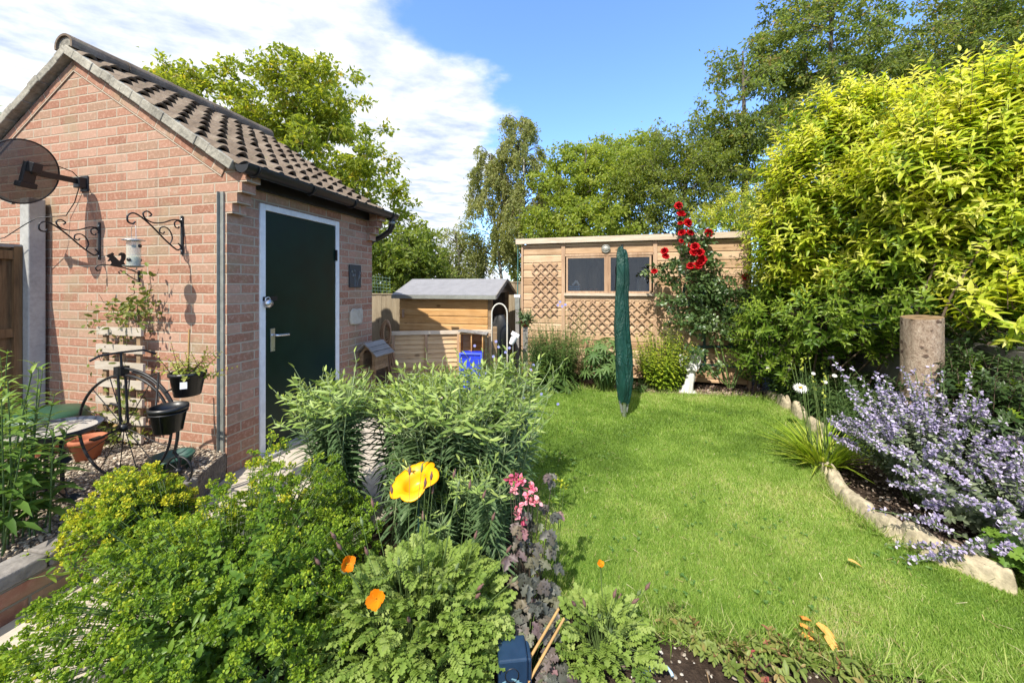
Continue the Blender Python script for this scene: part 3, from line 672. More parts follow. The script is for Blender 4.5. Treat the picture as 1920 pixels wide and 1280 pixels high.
cladding(wx0 - .05, wx1 + .05, .06, wz0 - .05, 'cladding', shed, MT['clad'])
cladding(wx0 - .05, wx1 + .05, wz1 + .045, SH - .09, 'cladding', shed, MT['clad'])
mb = MB(); mb.box((SW - .01, SD / 2, SH / 2 - .03), (.02, SD, SH - .1)); mb.build('side_wall', MT['clad'], shed); mb = MB(); mb.box((.01, SD / 2, SH / 2 - .03), (.02, SD, SH - .1)); mb.build('side_wall', MT['clad'], shed); MT['store_dark'] = woodmat('store_dark', (.05, .035, .025), (.09, .06, .04), (.13, .09, .06), 'z', 'x', .1); mb = MB(); mb.box((SW / 2, SD - .01, SH / 2), (SW - .06, .02, SH - .12)); mb.box((SW / 2, SD / 2, .05), (SW - .06, SD - .06, .02)); mb.box((SW / 2, .55, SH / 2), (SW - .1, .02, SH - .2)); mb.build('darkened_interior', MT['store_dark'], shed)  # back wall, floor and added partition coloured dark to imitate an unlit interior
for bx_ in (wx0 - .045, wx1 + .05): mb = MB(); mb.box((bx_, -.028, SH / 2 - .02), (.055, .022, SH - .13)); mb.build('batten', MT['batten'], shed)
mb = MB(); mb.box((SW - .02, -.02, SH / 2 - .05), (.04, .046, SH - .14)); mb.build('corner_post', MT['batten'], shed)
mb = MB(); mb.box((.015, -.018, SH / 2 - .05), (.03, .045, SH - .14)); mb.build('corner_post', MT['batten'], shed)
mb = MB(); mb.box((SW * .5, -.072, SH - .042), (SW + .16, .022, .082)); mb.build('fascia', MT['trim'], shed)
MT['felt'] = plain('felt', (.06, .06, .058), .9, 0, .3, 80, .4)
mb = MB(); mb.box((SW / 2, SD / 2 + .02, SH - .005), (SW + .15, SD + .16, .018)); mb.build('roof', MT['felt'], shed)
MT['glass_dark'] = plain('glass_dark', (.012, .014, .017), .06, 0, .1, 3, 0, .6)
m, t = newmat('window_glass'); gl = t.n('ShaderNodeBsdfGlossy', {'Color': (.8, .85, .9, 1), 'Roughness': .03}); tr = t.n('ShaderNodeBsdfTransparent', {'Color': (.80, .82, .84, 1)})
fr = t.n('ShaderNodeFresnel', {'IOR': 1.5}); t.n('ShaderNodeOutputMaterial', {0: t.n('ShaderNodeMixShader', {0: t.math('ADD', fr.outputs[0], .02), 1: tr.outputs[0], 2: gl.outputs[0]}).outputs[0]}); MT['glass'] = m
xm, _ = GS.front(1139, 520)
for a, b in ((wx0, xm - .02), (xm + .02, wx1)):
    mb = MB(); fw = .026
    mb.box(((a + b) / 2, -.012, wz0 + fw / 2), (b - a, .04, fw)); mb.box(((a + b) / 2, -.012, wz1 - fw / 2), (b - a, .04, fw)); mb.box((a + fw / 2, -.012, (wz0 + wz1) / 2), (fw, .04, wz1 - wz0 - 2 * fw)); mb.box((b - fw / 2, -.012, (wz0 + wz1) / 2), (fw, .04, wz1 - wz0 - 2 * fw))
    wf = mb.build('window', MT['batten'], shed)
    mb = MB(); mb.box(((a + b) / 2, -.004, (wz0 + wz1) / 2), (b - a - 2 * fw, .004, wz1 - wz0 - 2 * fw)); mb.build('pane', MT['glass'], wf)
mb = MB(); mb.box((xm, -.016, (wz0 + wz1) / 2), (.038, .045, wz1 - wz0)); mb.build('mullion', MT['batten'], shed)
mb = MB(); mb.box(((wx0 + wx1) / 2, -.03, wz0 - .022), (wx1 - wx0 + .06, .06, .04)); mb.build('sill', MT['trim'], shed)
mb = MB(); mb.box(((wx0 + wx1) / 2, -.024, wz1 + .022), (wx1 - wx0 + .06, .03, .036)); mb.build('lintel', MT['batten'], shed)
# inside: a shelf under the window with a blue crate, a white stand and bits
insd = lambda x, z, y=.1: GS.world(x, y, z)
sh = MB().box((0, 0, 0), (wx1 - wx0 + .1, .22, .02)).build('window_shelf', MT['batten']); sh.location = GS.world((wx0 + wx1) / 2, .14, wz0 + .0); sh.rotation_euler = (0, 0, GS.a); tag(sh, 'wooden shelf inside the shed below the windows', 'shelf')
MT['blue_crate'] = plain('blue_crate', (.10, .26, .45), .5, 0, .1, 20)
cx_, cz_ = GS.front(1077, 537, .1)
bc = thing('storage_crate', GS.world(cx_, .1, wz0 + .012), 'small pale blue slatted crate standing inside the left shed window', 'crate', rz=GS.a)
mb = MB()
for zz in (.012, .047, .082):
    for sy in (-1, 1): mb.box((0, sy * .06, zz), (.17, .008, .022))
    for sx in (-1, 1): mb.box((sx * .081, 0, zz), (.008, .11, .022))
for sx in (-1, 0, 1): mb.box((sx * .079, -.066, .05), (.012, .006, .1))
mb.box((0, 0, .004), (.16, .11, .006)); mb.build('body', MT['blue_crate'], bc)
wb = thing('white_clip', GS.world(cx_ + .03, .1, wz0 + .115), 'white folded plastic clip resting on the blue crate', 'clip', rz=GS.a)
mb = MB(); mb.span((-.055, 0, 0), (.0, 0, .075), .03, .02, (0, 1, 0)); mb.span((0, 0, .075), (.045, 0, -.01), .03, .02, (0, 1, 0)); mb.build('body', MT['white_paint'], wb, bevel=.004)
for k, (uu, nm) in enumerate(((1098, 'tiny terracotta pot nearest the blue crate on the window shelf'), (1108, 'second tiny terracotta pot from the blue crate on the window shelf'), (1118, 'tiny terracotta pot nearest the window mullion'))):
    q_, _ = GS.front(uu, 540, .1); o = MB().lathe([(0, 0), (.017, 0), (.022, .035), (.026, .036), (.026, .05), (.02, .05), (.018, .03), (0, .03)], 14).build('flower_pot', MT['terracotta']); o.location = GS.world(q_, .1, wz0 + .012); tag(o, nm, 'plant pot', 'little pots on the window shelf')
q_, _ = GS.front(1197, 535, .1); o = MB().tube([(0, 0, 0), (.005, 0, .1), (-.004, 0, .2)], [.035, .03, .012], 10).build('spray_bottle', MT['pale_stone']); o.location = GS.world(q_, .12, wz0 + .012); tag(o, 'pale bottle standing inside the right hand shed window', 'bottle')
# bulkhead lamp over the windows
lx, lz = GS.front(1136, 467); bl = thing('bulkhead_light', GS.world(lx, -.02, lz), 'round bulkhead lamp with grey rim above the shed windows', 'light', rz=GS.a)
mb = MB(); Mx = Matrix.Rotation(R(90), 3, 'X'); mb.lathe([(.062, 0), (.066, .02), (.06, .04), (.05, .045), (.05, .035)], 24, (0, 0, 0), Mx); mb.build('rim', MT['grey_steel'], bl)
m, t = newmat('lamp_glass'); t.n('ShaderNodeOutputMaterial', {0: t.n('ShaderNodeBsdfPrincipled', {'Base Color': (.35, .34, .30, 1), 'Roughness': .25}).outputs[0]}); MT['lamp_glass'] = m
mb = MB(); mb.lathe([(.05, .034), (.035, .052), (0, .058)], 20, (0, 0, 0), Mx); mb.build('lens', MT['lamp_glass'], bl)
mb = MB(); mb.box((0, -.05, 0), (.1, .012, .012)); mb.build('guard', MT['grey_steel'], bl)
# trellis panels on the shed front
def trellis(label, xa, za, xb, zb, n, offx=0, skew=0):
    t_ = thing('diamond_trellis', GS.world(xa, -.03, za), label, 'trellis', 'diamond trellises on the shed', rz=GS.a)
    w, h = xb - xa, zb - za; cnt = 0
    for sg, yy in ((1, -.008), (-1, -.016)):
        mb = MB(); k = -h
        step = .14
        while k < w:
            # line x = k + s, z = s (or h - s)
            s0 = max(0, -k); s1 = min(h, w - k)
            if s1 - s0 > .03:
                a = (k + s0, yy, s0 if sg > 0 else h - s0); b = (k + s1, yy, s1 if sg > 0 else h - s1); mb.span(a, b, .018, .007, (0, 1, 0)) if False else mb.span(a, b, .007, .018)
            k += step
        mb.build('laths', MT['batten'], t_)
    return t_
xa, za = GS.front(998, 580); xb, zb = GS.front(1046, 492); trellis('tall narrow diamond trellis left of the shed windows', xa, za - .1, xb, zb, 5)
xa, za = GS.front(1064, 622); xb, zb = GS.front(1245, 563); trellis('wide low diamond trellis under the shed windows', xa, za, xb, zb, 5)
# cable and white junction box at the shed's left corner
jb = thing('junction_box', GS.world(-.06, -.05, 1.10), 'small white weatherproof box on the post at the shed corner', 'junction box', rz=GS.a)
mb = MB(); mb.box((0, 0, .14), (.10, .06, .05)); mb.build('cover', MT['white_paint'], jb, bevel=.006)
mb = MB(); mb.box((0, .005, .02), (.075, .05, .18)); mb.build('body', MT['grey_steel'], jb, bevel=.004)
mb = MB(); mb.tube([(-.0, .01, .16), (.0, .03, .5), (.0, .03, 1.0)], .008, 8); mb.build('conduit', plain('teal_pipe', (.05, .16, .15), .5), jb)
mb = MB(); mb.box((0, .01, -.55), (.06, .05, 1.0)); mb.build('post', MT['grey_wood'], jb)

# ================================================================== small log store
LS = Frame(-.303 - 1.522 * math.cos(R(13.6)), 5.5 + 1.522 * math.sin(R(13.6)), -R(13.6))
ls = thing('log_store', (LS.o.x, LS.o.y, 0), 'small honey coloured timber store with grey felt pitched roof', 'shed', rz=LS.a)
MT['honey'] = woodmat('honey', (.28, .13, .04), (.46, .25, .09), (.56, .34, .15), 'x', 'z', .118, var=1.0)
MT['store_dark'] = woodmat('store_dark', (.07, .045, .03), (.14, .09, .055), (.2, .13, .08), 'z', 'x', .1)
LW, LD, LH = 1.522, 1.05, 1.29
cladding(0, LW - .06, .0, LH, 'front_cladding', ls, MT['honey'])
for yy in (.03, LD - .03): MB().box((LW - .03, yy, LH / 2), (.06, .06, LH)).build('corner_post', MT['old_wood'], ls)
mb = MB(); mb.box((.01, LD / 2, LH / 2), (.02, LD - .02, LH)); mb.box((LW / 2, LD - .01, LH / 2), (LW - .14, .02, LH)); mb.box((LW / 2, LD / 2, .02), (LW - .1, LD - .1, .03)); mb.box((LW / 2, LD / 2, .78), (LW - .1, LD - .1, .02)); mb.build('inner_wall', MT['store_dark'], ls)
rz_ = .20; mb = MB()
pass
for xx in (0, LW - .02): MB().prism([(0, LH), (LD, LH), (LD / 2, LH + rz_ - .02)], xx, xx + .02, 'x').build('gable_board', MT['grey_wood'], ls)
MT['roof_felt'] = plain('roof_felt', (.22, .22, .235), .85, 0, .14, 70, .3)
mb = MB(); e = .13; tn = rz_ / (LD / 2)
mb.prism([(-e, LH - e * tn), (LD / 2, LH + rz_), (LD + e, LH - e * tn), (LD + e, LH - e * tn + .028), (LD / 2, LH + rz_ + .03), (-e, LH - e * tn + .028)], -.07, LW + .1, 'x')
mb.build('roof', MT['roof_felt'], ls)
mb = MB(); mb.box((LW / 2 + .015, -e + .002, LH - e * tn - .006), (LW + .17, .02, .055)); mb.build('eaves_felt', MT['grey_steel'], ls)
for s_ in (0, 1):
    mb = MB(); a = (LW + .108, -e if s_ == 0 else LD + e, LH - e * tn + .0); b = (LW + .108, LD / 2, LH + rz_ + .005); mb.span(a, b, .016, .06); mb.build('bargeboard', MT['grey_wood'], ls)
mb = MB(); mb.box((.07, -.028, .97), (.03, .02, .12)); mb.build('latch', MT['batten'], ls)
# low slatted panel in front of it
fa = pix(735, 619, 4.9); fb = pix(920, 613, 5.1); ang = math.atan2(fb.y - fa.y, fb.x - fa.x); fl = math.hypot(fb.x - fa.x, fb.y - fa.y)
lp = thing('low_fence_panel', (fa.x, fa.y, 0), 'low panel of thin horizontal slats in front of the timber store', 'fence', rz=ang)
MT['slat'] = woodmat('slat', (.30, .18, .09), (.48, .33, .185), (.60, .45, .28), 'x', 'z', .062, var=1.1)
mb = MB()
for k in range(12): mb.prism([(.006, k * .062), (-.02, k * .062 + .001), (-.021, k * .062 + .006), (-.004, k * .062 + .07), (0.006, k * .062 + .07)], 0, fl, 'x')
mb.build('slats', MT['slat'], lp)
mb = MB(); mb.box((fl / 2, -.014, .775), (fl + .02, .055, .045)); mb.build('top_rail', MT['trim'], lp)
for k in range(4): mb = MB(); mb.box((.02 + k * (fl - .04) / 3, -.032, .375), (.032, .022, .75)); mb.build('upright', MT['batten'], lp)
ep = MB().box((0, 0, .42), (.06, .06, .84)).build('panel_post', MT['old_wood'], bevel=.006); ep.location = (fb.x + .06, fb.y, 0); tag(ep, 'short wooden post at the right end of the low slatted panel', 'post')

# blue box standing on edge, wooden crate, hoop, hose
BB = pix(880, 690, 4.75)
bb = thing('blue_plastic_box', (BB.x + .02, BB.y, .0), 'bright blue plastic box propped on its side against the low panel', 'box', rz=R(-8))
MT['blue'] = plain('blue', (.015, .045, .62), .4, 0, .1, 12); mb = MB()
mb.box((0, 0, .27), (.25, .02, .54)); 
for s_ in (-1, 1): mb.box((s_ * .127, .08, .27), (.016, .14, .54))
mb.box((0, .08, .532), (.24, .14, .016)); mb.box((0, .08, .008), (.24, .14, .016)); mb.build('shell', MT['blue'], bb, bevel=.006)
mb = MB(); mb.box((0, -.012, .53), (.3, .03, .022)); mb.box((-.14, -.012, .27), (.022, .03, .5)); mb.box((.14, -.012, .27), (.022, .03, .5)); mb.build('rim', plain('blue_rim', (.06, .11, .7), .4), bb, bevel=.005)
mb = MB(); mb.box((-.07, -.012, .49), (.09, .008, .022)); mb.build('handle_slot', plain('blue_slot', (.008, .02, .28), .5), bb)
CR = pix(886, 650, 4.95)
cr = thing('wooden_crate', (CR.x, CR.y, .42), 'open wooden crate with a middle divider behind the blue box', 'crate', rz=R(-4))
mb = MB(); mb.box((0, .1, .18), (.3, .012, .36)); mb.box((-.15, 0, .18), (.014, .2, .36)); mb.box((.15, 0, .18), (.014, .2, .36)); mb.box((0, 0, .006), (.286, .2, .012)); mb.box((0, 0, .354), (.286, .2, .012)); mb.box((.0, 0, .18), (.014, .19, .33)); mb.build('box', MT['honey'], cr)
mb = MB(); mb.box((.02, -.03, .37), (.38, .2, .014), Matrix.Rotation(R(6), 3, 'Y')); mb.build('lid', MT['grey_wood'], cr)
mb = MB(); mb.box((0, 0, -.2), (.26, .18, .4)); mb.build('stand', MT['old_wood'], cr)
HA = pix(922, 700, 5.25); HB = pix(951, 700, 5.25)
hp = MB(); xs = (HB.x - HA.x) / 2
pts_ = [(-xs, 0, 0), (-xs, 0, 1.0)] + [(-xs * math.cos(a), 0, 1.0 + .15 * math.sin(a)) for a in np.linspace(.2, math.pi - .2, 12)] + [(xs, 0, 1.0), (xs, 0, 0)]
hp.tube(pts_, .011, 8); hpo = hp.build('arched_hoop', plain('pale_hoop', (.55, .53, .47), .6)); hpo.location = ((HA.x + HB.x) / 2, 5.25, 0); tag(hpo, 'pale arched hoop standing at the open end of the timber store', 'hoop')
BG = pix(938, 650, 5.6)
bg = MB(); M0 = Matrix.Identity(3)
vs = []; nn = 18
for i in range(12):
    z = i / 11; r0 = .17 * (math.sin(math.pi * (.12 + .8 * z)) ** .6)
    for j in range(nn):
        a = 2 * math.pi * j / nn; rr = r0 * (1 + .16 * math.sin(3 * a + 5 * z) + .1 * math.sin(7 * a + 9 * z)); vs.append((rr * math.cos(a), rr * .8 * math.sin(a), .72 * z))
bg.add(vs, [(i * nn + j, i * nn + (j + 1) % nn, (i + 1) * nn + (j + 1) % nn, (i + 1) * nn + j) for i in range(11) for j in range(nn)], True); bg.add(vs[-nn:], [tuple(range(nn))])
bgo = bg.build('black_sack', MT['black_plastic']); bgo.location = (BG.x, BG.y, .25); tag(bgo, 'lumpy black sack stored in the open end of the timber store', 'sack')
# coiled hose on a stake
HO = pix(726, 630, 4.75)
ho = thing('coiled_hose', (HO.x, HO.y, 0), 'brown garden hose coiled on a stake left of the low panel', 'hose')
MT['hose'] = plain('hose', (.26, .15, .08), .55, 0, .15, 40)
mb = MB(); mb.box((0, .02, .45), (.04, .03, .9)); mb.build('stake', MT['old_wood'], ho)
mb = MB()
for k in range(5): 
    cz0 = .80; 
    mb.tube([(.012 * k - .024 + (.062 - .004 * k) * math.cos(a), -.01 - .016 * k, cz0 + .03 * (k % 2) + (.10 + .012 * k) * math.sin(a)) for a in np.linspace(R(80), R(80 + 360), 26)], .011, 7)
for k in range(4): mb.tube([(.01 + .02 * k, -.02 - .01 * k, .66), (.02 + .03 * k, -.03, .4), (.06 + .05 * k, -.06, .15), (.1 + .08 * k, -.1, .02)], .011, 7)
mb.build('hose', MT['hose'], ho)

# ------------------------------------------------------------------ back fence and wire mesh
def board_fence(name, a, b, h, label, mat):
    a, b = Vector(a), Vector(b); ln = (b - a).length; f = thing(name, (a.x, a.y, 0), label, 'fence', rz=math.atan2(b.y - a.y, b.x - a.x))
    nb = int(ln / .1); mb = MB()
    for k in range(nb): mb.box(((k + .5) * ln / nb, -.006 * (k % 2), h / 2 + random.uniform(-.004, .004)), (ln / nb * 1.04 if k % 2 else ln / nb * .98, .013, h))
    mb.build('boards', mat, f)
    for zz in (.3, h - .2): mb = MB(); mb.box((ln / 2, .03, zz), (ln, .04, .07)); mb.build('rail', mat, f)
    mb = MB(); mb.box((ln / 2, 0, h + .012), (ln, .05, .022)); mb.build('capping', mat, f)
    return f
MT['fence_back'] = woodmat('fence_back', (.16, .12, .075), (.26, .21, .14), (.34, .285, .2), 'z', 'x', .1)
board_fence('board_fence', pix(640, 553, 6.9), pix(755, 553, 6.7), 1.24, 'grey brown upright board fence between the outbuilding and the timber store', MT['fence_back'])
board_fence('board_fence', pix(930, 530, 7.1), pix(1005, 531, 6.7), 1.46, 'upright board fence seen between the timber store and the big shed', MT['fence_back'])
wm = thing('wire_mesh', pix(650, 553, 7.0), 'green wire mesh rising above the board fence by the outbuilding', 'wire mesh')
mb = MB()
for k in range(16): mb.tube([(k * .055, 0, -.02), (k * .055 + .05 * math.sin(k * .4), .02, .40 - .05 * abs(k - 8) / 8)], .0035, 4)
for k in range(6): mb.tube([(0, 0, .02 + k * .065), (.4, .02, .03 + k * .067), (.84, 0, .01 + k * .06)], .0035, 4)
mb.build('mesh', plain('mesh_green', (.12, .2, .15), .5, .3), wm)

# right hand boundary wall behind the planting
bw = MB().box((0, 0, .85), (.12, 6.4, 1.7)).build('boundary_wall', plain('render', (.13, .125, .105), .9, 0, .2, 12, .2)); bw.location = (3.55 + .07, 3.0, -.74); bw.rotation_euler = (0, 0, -R(13.6)); tag(bw, 'plain rendered boundary wall behind the catmint, mostly hidden by planting', 'wall')

# ================================================================== trees beyond the garden
MT['bark_grey'] = plain('bark_grey', (.12, .105, .085), .95, 0, .35, 14, .6)
MT['bark_birch'] = plain('bark_birch', (.48, .46, .42), .85, 0, .3, 6, .3)
MT['twig'] = plain('twig', (.10, .07, .045), .9, 0, .25, 30)
LF = {}
LF['oak'] = leafmat('oak_leaf', [(0, (.17, .235, .025)), (.5, (.29, .355, .04)), (.85, (.40, .43, .055)), (1, (.48, .40, .07))], .58)
LF['ash'] = leafmat('ash_leaf', [(0, (.125, .19, .05)), (.5, (.205, .275, .07)), (.9, (.29, .34, .095)), (1, (.36, .28, .11))], .58)
LF['maple'] = leafmat('maple_leaf', [(0, (.18, .26, .04)), (.5, (.30, .385, .06)), (1, (.42, .46, .10))], .58)
LF['thorn'] = leafmat('thorn_leaf', [(0, (.12, .175, .034)), (.5, (.21, .27, .05)), (1, (.34, .37, .085))], .56)
LF['birch'] = leafmat('birch_leaf', [(0, (.18, .22, .075)), (.5, (.30, .335, .115)), (1, (.46, .46, .22))], .58, .45)
LF['elder'] = leafmat('elder_leaf', [(0, (.12, .18, .03)), (.5, (.20, .27, .045)), (1, (.30, .35, .08))], .56)

def crown_points(blobs, n, shell=.55):
    """points in a union of ellipsoids, denser towards the outside"""
    vol = np.array([b[3] * b[4] * b[5] for b in blobs]) ** .8; which = rng.choice(len(blobs), n, p=vol / vol.sum())
    d = rdir(n); r = rng.random(n) ** (1 / 3.0); r = shell + (1 - shell) * r * 1.0 if False else np.maximum(r, rng.random(n) * shell)
    B = np.array(blobs); return B[which, :3] + d * r[:, None] * B[which, 3:6], d

def tree(name, base, blobs, ncl, clr, per, L, Wd, leaf, label, trunk_r=.14, bark='bark_grey', group='trees beyond the garden', shape='quad', droop=.2, flat=.7, twigs=3, limb=1.0, aspect=1.0, fan=.8):
    root = thing(name, (base[0], base[1], 0), label, 'tree', group)
    bl = [(b[0] - base[0], b[1] - base[1], b[2], b[3], b[4], b[5]) for b in blobs]
    C, d = crown_points(bl, ncl)
    ztop = max(b[2] + b[5] * .15 for b in bl); zb = min(b[2] - b[5] * .6 for b in bl)
    mid = np.mean([b[:2] for b in bl], 0)
    tr = MB(); nt = 9; tp = []
    for i in range(nt):
        t = i / (nt - 1); tp.append(np.array([mid[0] * t ** 1.5 + .12 * math.sin(5 * t + base[0]) * t, mid[1] * t ** 1.5 + .1 * math.cos(4 * t) * t, ztop * t]))
    tr.tube([tuple(p) for p in tp], [trunk_r * (1 - .88 * i / (nt - 1)) for i in range(nt)], 8); tr.build('trunk', MT[bark], root)
    # limbs: every clump hangs on the nearest lower piece of skeleton
    nodes = [p for p in tp if p[2] > min(zb, 1.0) * .8]; nrad = [trunk_r * .5] * len(nodes)
    order = np.argsort(np.linalg.norm(C[:, :2] - mid, axis=1) + .2 * C[:, 2])
    lv = LV(); lb = LV()
    for i in order:
        c = C[i]; A = np.array(nodes); dd = np.linalg.norm(A - c, axis=1) + 1.4 * np.maximum(0, A[:, 2] - c[2] + .15)
        j = int(np.argmin(dd)); a = A[j]; r_ = max(.006, nrad[j] * .62) * limb
        m1 = a + (c - a) * .5 + np.array([0, 0, .08 * np.linalg.norm(c - a)]) + rng.normal(size=3) * .05 * np.linalg.norm(c - a)
        lb.path([a, m1, c], r_, r_ * .5, 0, 5); nodes += [m1, c]; nrad += [r_ * .8, r_ * .5]
    # clumps of leaves, each on a few twigs
    tw = rdir(ncl * twigs, .25) * (clr * rng.uniform(.6, 1.25, (ncl * twigs, 1))); tw[:, 2] *= flat
    cc = np.repeat(C, twigs, 0); tip = cc + tw; tip[:, 2] -= droop * clr
    lb.sticks(cc, tip, .006, .002, 0, 3)
    k = max(1, per // twigs); A = np.repeat(cc, k, 0); B = np.repeat(tip, k, 0); t = rng.random((len(A), 1)) ** .7
    P = A + (B - A) * (t * 1.08) + rng.normal(size=A.shape) * clr * .22 * np.array([1, 1, flat])
    Dv = unit(B - A) * .6 + rdir(len(A)) * fan; Dv[:, 2] -= droop
    Nv = rdir(len(A), .9); cl_t = np.repeat(rng.normal(size=ncl * twigs) * .16, k)
    lv.add(P, Dv, Nv, L * rng.uniform(.6, 1.25, len(P)), Wd * rng.uniform(.7, 1.2, len(P)), shape, 0, .15, .3, np.clip(.5 + cl_t + rng.normal(size=len(P)) * .2, 0, 1))
    lb.build('limbs', MT[bark], root); lv.build('crown', LF[leaf], root, smooth=False)
    return root

def blob(u, v, Y, ru, rv=None, ry=None):
    """an ellipsoid of crown, measured in photo pixels at distance Y"""
    p = pix(u, v, Y); rx = ru / F * Y; return (p.x, p.y, p.z, rx, ry or rx, (rv or ru) / F * Y)

# the fresh green oak behind the outbuilding
tree('oak_tree', (pix(520, 500, 10.4).x, 10.4), [blob(395, 200, 10, 70, 80), blob(540, 205, 10.6, 100, 95), blob(640, 300, 10.2, 90, 110), blob(470, 300, 11, 120, 100), blob(690, 400, 10, 85, 95), blob(560, 400, 10.6, 110, 90), blob(740, 500, 10.2, 75, 70), blob(340, 150, 10, 40, 40), blob(600, 190, 10.3, 80, 80), blob(760, 450, 10.0, 50, 60)], 430, .44, 92, .15, .078, 'oak',
     'broad fresh green tree rising behind the tiled roof', .24, shape='quad', flat=.55)
# elder and ash low down right of the roof
tree('elder_tree', (pix(760, 500, 8.6).x, 8.9), [blob(735, 480, 8.8, 55, 60), blob(790, 500, 8.8, 50, 55), blob(720, 545, 8.6, 60, 45), blob(800, 450, 9, 22, 30)], 120, .30, 80, .12, .06, 'elder',
     'dense mid green bushy tree above the board fence, right of the outbuilding', .09)
tree('young_tree', (pix(860, 500, 11).x, 11), [blob(850, 490, 11, 38, 60), blob(880, 440, 11.5, 25, 35), blob(830, 530, 10.5, 45, 40)], 90, .32, 70, .09, .045, 'birch', 'small greyish green tree beneath the birch, above the timber store', .06)
tree('far_tree', (pix(-10, 300, 14).x, 14), [blob(-20, 230, 14, 45, 45), blob(-60, 300, 14, 60, 60)], 60, .45, 60, .16, .09, 'thorn', 'dark tree just showing beyond the left slope of the tiled roof', .15)

# birch with hanging strands
def birch(base, trunks, label):
    root = thing('birch_tree', (base[0], base[1], 0), label, 'tree', 'trees beyond the garden'); lv = LV(); lb = LV(); tr = MB()
    for (ub, ut, vt, Y, ns, spread) in trunks:
        b0 = np.array(pix(ub, 535, Y)) - np.array([base[0], base[1], 0]); b0[2] = 0; top = np.array(pix(ut, vt, Y)) - np.array([base[0], base[1], 0])
        tp = [b0 + (top - b0) * t + np.array([.12 * math.sin(3.3 * t + ub), .1 * math.cos(4 * t), 0]) * t for t in np.linspace(0, 1, 10)]
        tr.tube([tuple(p) for p in tp], [.085 * (1 - .9 * i / 9) for i in range(10)], 8)
        for i in range(ns):
            t = rng.uniform(.22, 1.0) ** .8; p = b0 + (top - b0) * t; az = rng.uniform(0, 2 * math.pi)
            ln = spread * (1.18 - t) * rng.uniform(.35, 1.0) + .12; o = np.array([math.cos(az), math.sin(az), 0])
            rise = rng.uniform(.25, .75) * ln
            br = [p, p + o * ln * .5 + np.array([0, 0, rise * .8]), p + o * ln * .9 + np.array([0, 0, rise]), p + o * ln * 1.08 + np.array([0, 0, rise * .8])]
            lb.path(br, .014, .004, 0, 4)
            for q in range(rng.integers(4, 9)):
                s = rng.uniform(.35, 1.0); st = np.array(br[1]) * (1 - s) + np.array(br[3]) * s + rng.normal(size=3) * .05
                hl = rng.uniform(.3, 1.1) * (.5 + .6 * (1 - t)); nseg = 5; pts_ = [st + np.array([.10 * math.sin(k * 1.3 + q) * k / nseg + o[0] * .04 * k, o[1] * .04 * k, -hl * k / nseg]) for k in range(nseg + 1)]
                lb.path(pts_, .0025, .0012, 0, 3)
                m_ = int(hl * 80) + 8; tt = rng.random(m_); idx = np.minimum((tt * nseg).astype(int), nseg - 1); fr = (tt * nseg - idx)[:, None]; PP = np.array(pts_)
                P = PP[idx] * (1 - fr) + PP[idx + 1] * fr + rng.normal(size=(m_, 3)) * .035
                Dv = rdir(m_) * .7; Dv[:, 2] -= .7
                lv.add(P, Dv, rdir(m_, .4), rng.uniform(.05, .085, m_), rng.uniform(.035, .055, m_), 'quad', 0, .1, .2, np.clip(.5 + .2 * rng.normal() + rng.normal(size=m_) * .2, 0, 1))
    tr.build('trunk', MT['bark_birch'], root); lb.build('limbs', MT['twig'], root); lv.build('crown', LF['birch'], root, smooth=False)
birch((pix(965, 535, 11.5).x, 11.5), [(985, 975, 225, 11.5, 110, 1.75), (952, 918, 290, 11.8, 84, 1.5)], 'tall weeping birch with slender pale trunks and hanging strands')
tree('maple_tree', (pix(1100, 535, 10.5).x, 10.6), [blob(1060, 340, 10.5, 55, 70), blob(1150, 350, 10.5, 80, 75), blob(1045, 420, 10, 60, 60), blob(1120, 430, 10, 85, 55), blob(1085, 300, 11, 30, 28)], 330, .34, 92, .10, .062, 'maple', 'light green rounded tree directly behind the shed roof', .16)
tree('hawthorn_tree', (pix(1260, 535, 9.6).x, 9.6), [blob(1215, 370, 9.6, 75, 75), blob(1290, 350, 9.6, 80, 80), blob(1330, 290, 9.8, 60, 75), blob(1240, 290, 9.8, 55, 50), blob(1345, 400, 9.2, 70, 60)], 360, .33, 85, .075, .045, 'thorn', 'darker small leaved tree behind the red roses', .17)
tree('maple_tree', (pix(1180, 535, 12.5).x, 12.6), [blob(1135, 300, 12.5, 55, 45), blob(1200, 290, 12.5, 50, 45)], 110, .36, 70, .11, .065, 'maple', 'taller green tree top between the birch and the dark hawthorn', .16)
# tall loose trees on the right
tree('ash_tree', (pix(1390, 535, 9.8).x, 9.8), [blob(1395, 200, 9.8, 85, 85), blob(1450, 120, 10, 70, 80), blob(1360, 270, 9.6, 60, 60), blob(1420, 290, 9.6, 80, 70), blob(1365, 125, 10, 35, 30)], 230, .34, 64, .12, .055, 'ash', 'tall loose tree with brownish shoots and sky showing through', .16, flat=.6)
tree('ash_tree', (pix(1560, 535, 9.4).x, 9.6), [blob(1540, 80, 9.6, 100, 90), blob(1600, 160, 9.4, 110, 90), blob(1520, 210, 9.4, 80, 70), blob(1500, 10, 10, 70, 60), blob(1620, 20, 10, 80, 70)], 270, .35, 68, .12, .058, 'ash', 'tall airy tree behind the left part of the variegated hedge', .18, flat=.6)
tree('ash_tree', (pix(1800, 535, 9).x, 9.2), [blob(1760, 90, 9.2, 110, 110), blob(1860, 60, 9.2, 110, 110), blob(1700, 200, 9, 90, 80), blob(1840, 180, 9, 110, 90), blob(1930, -40, 9, 90, 80)], 400, .36, 84, .10, .05, 'ash', 'dense dark tree filling the sky above the right of the hedge', .22)
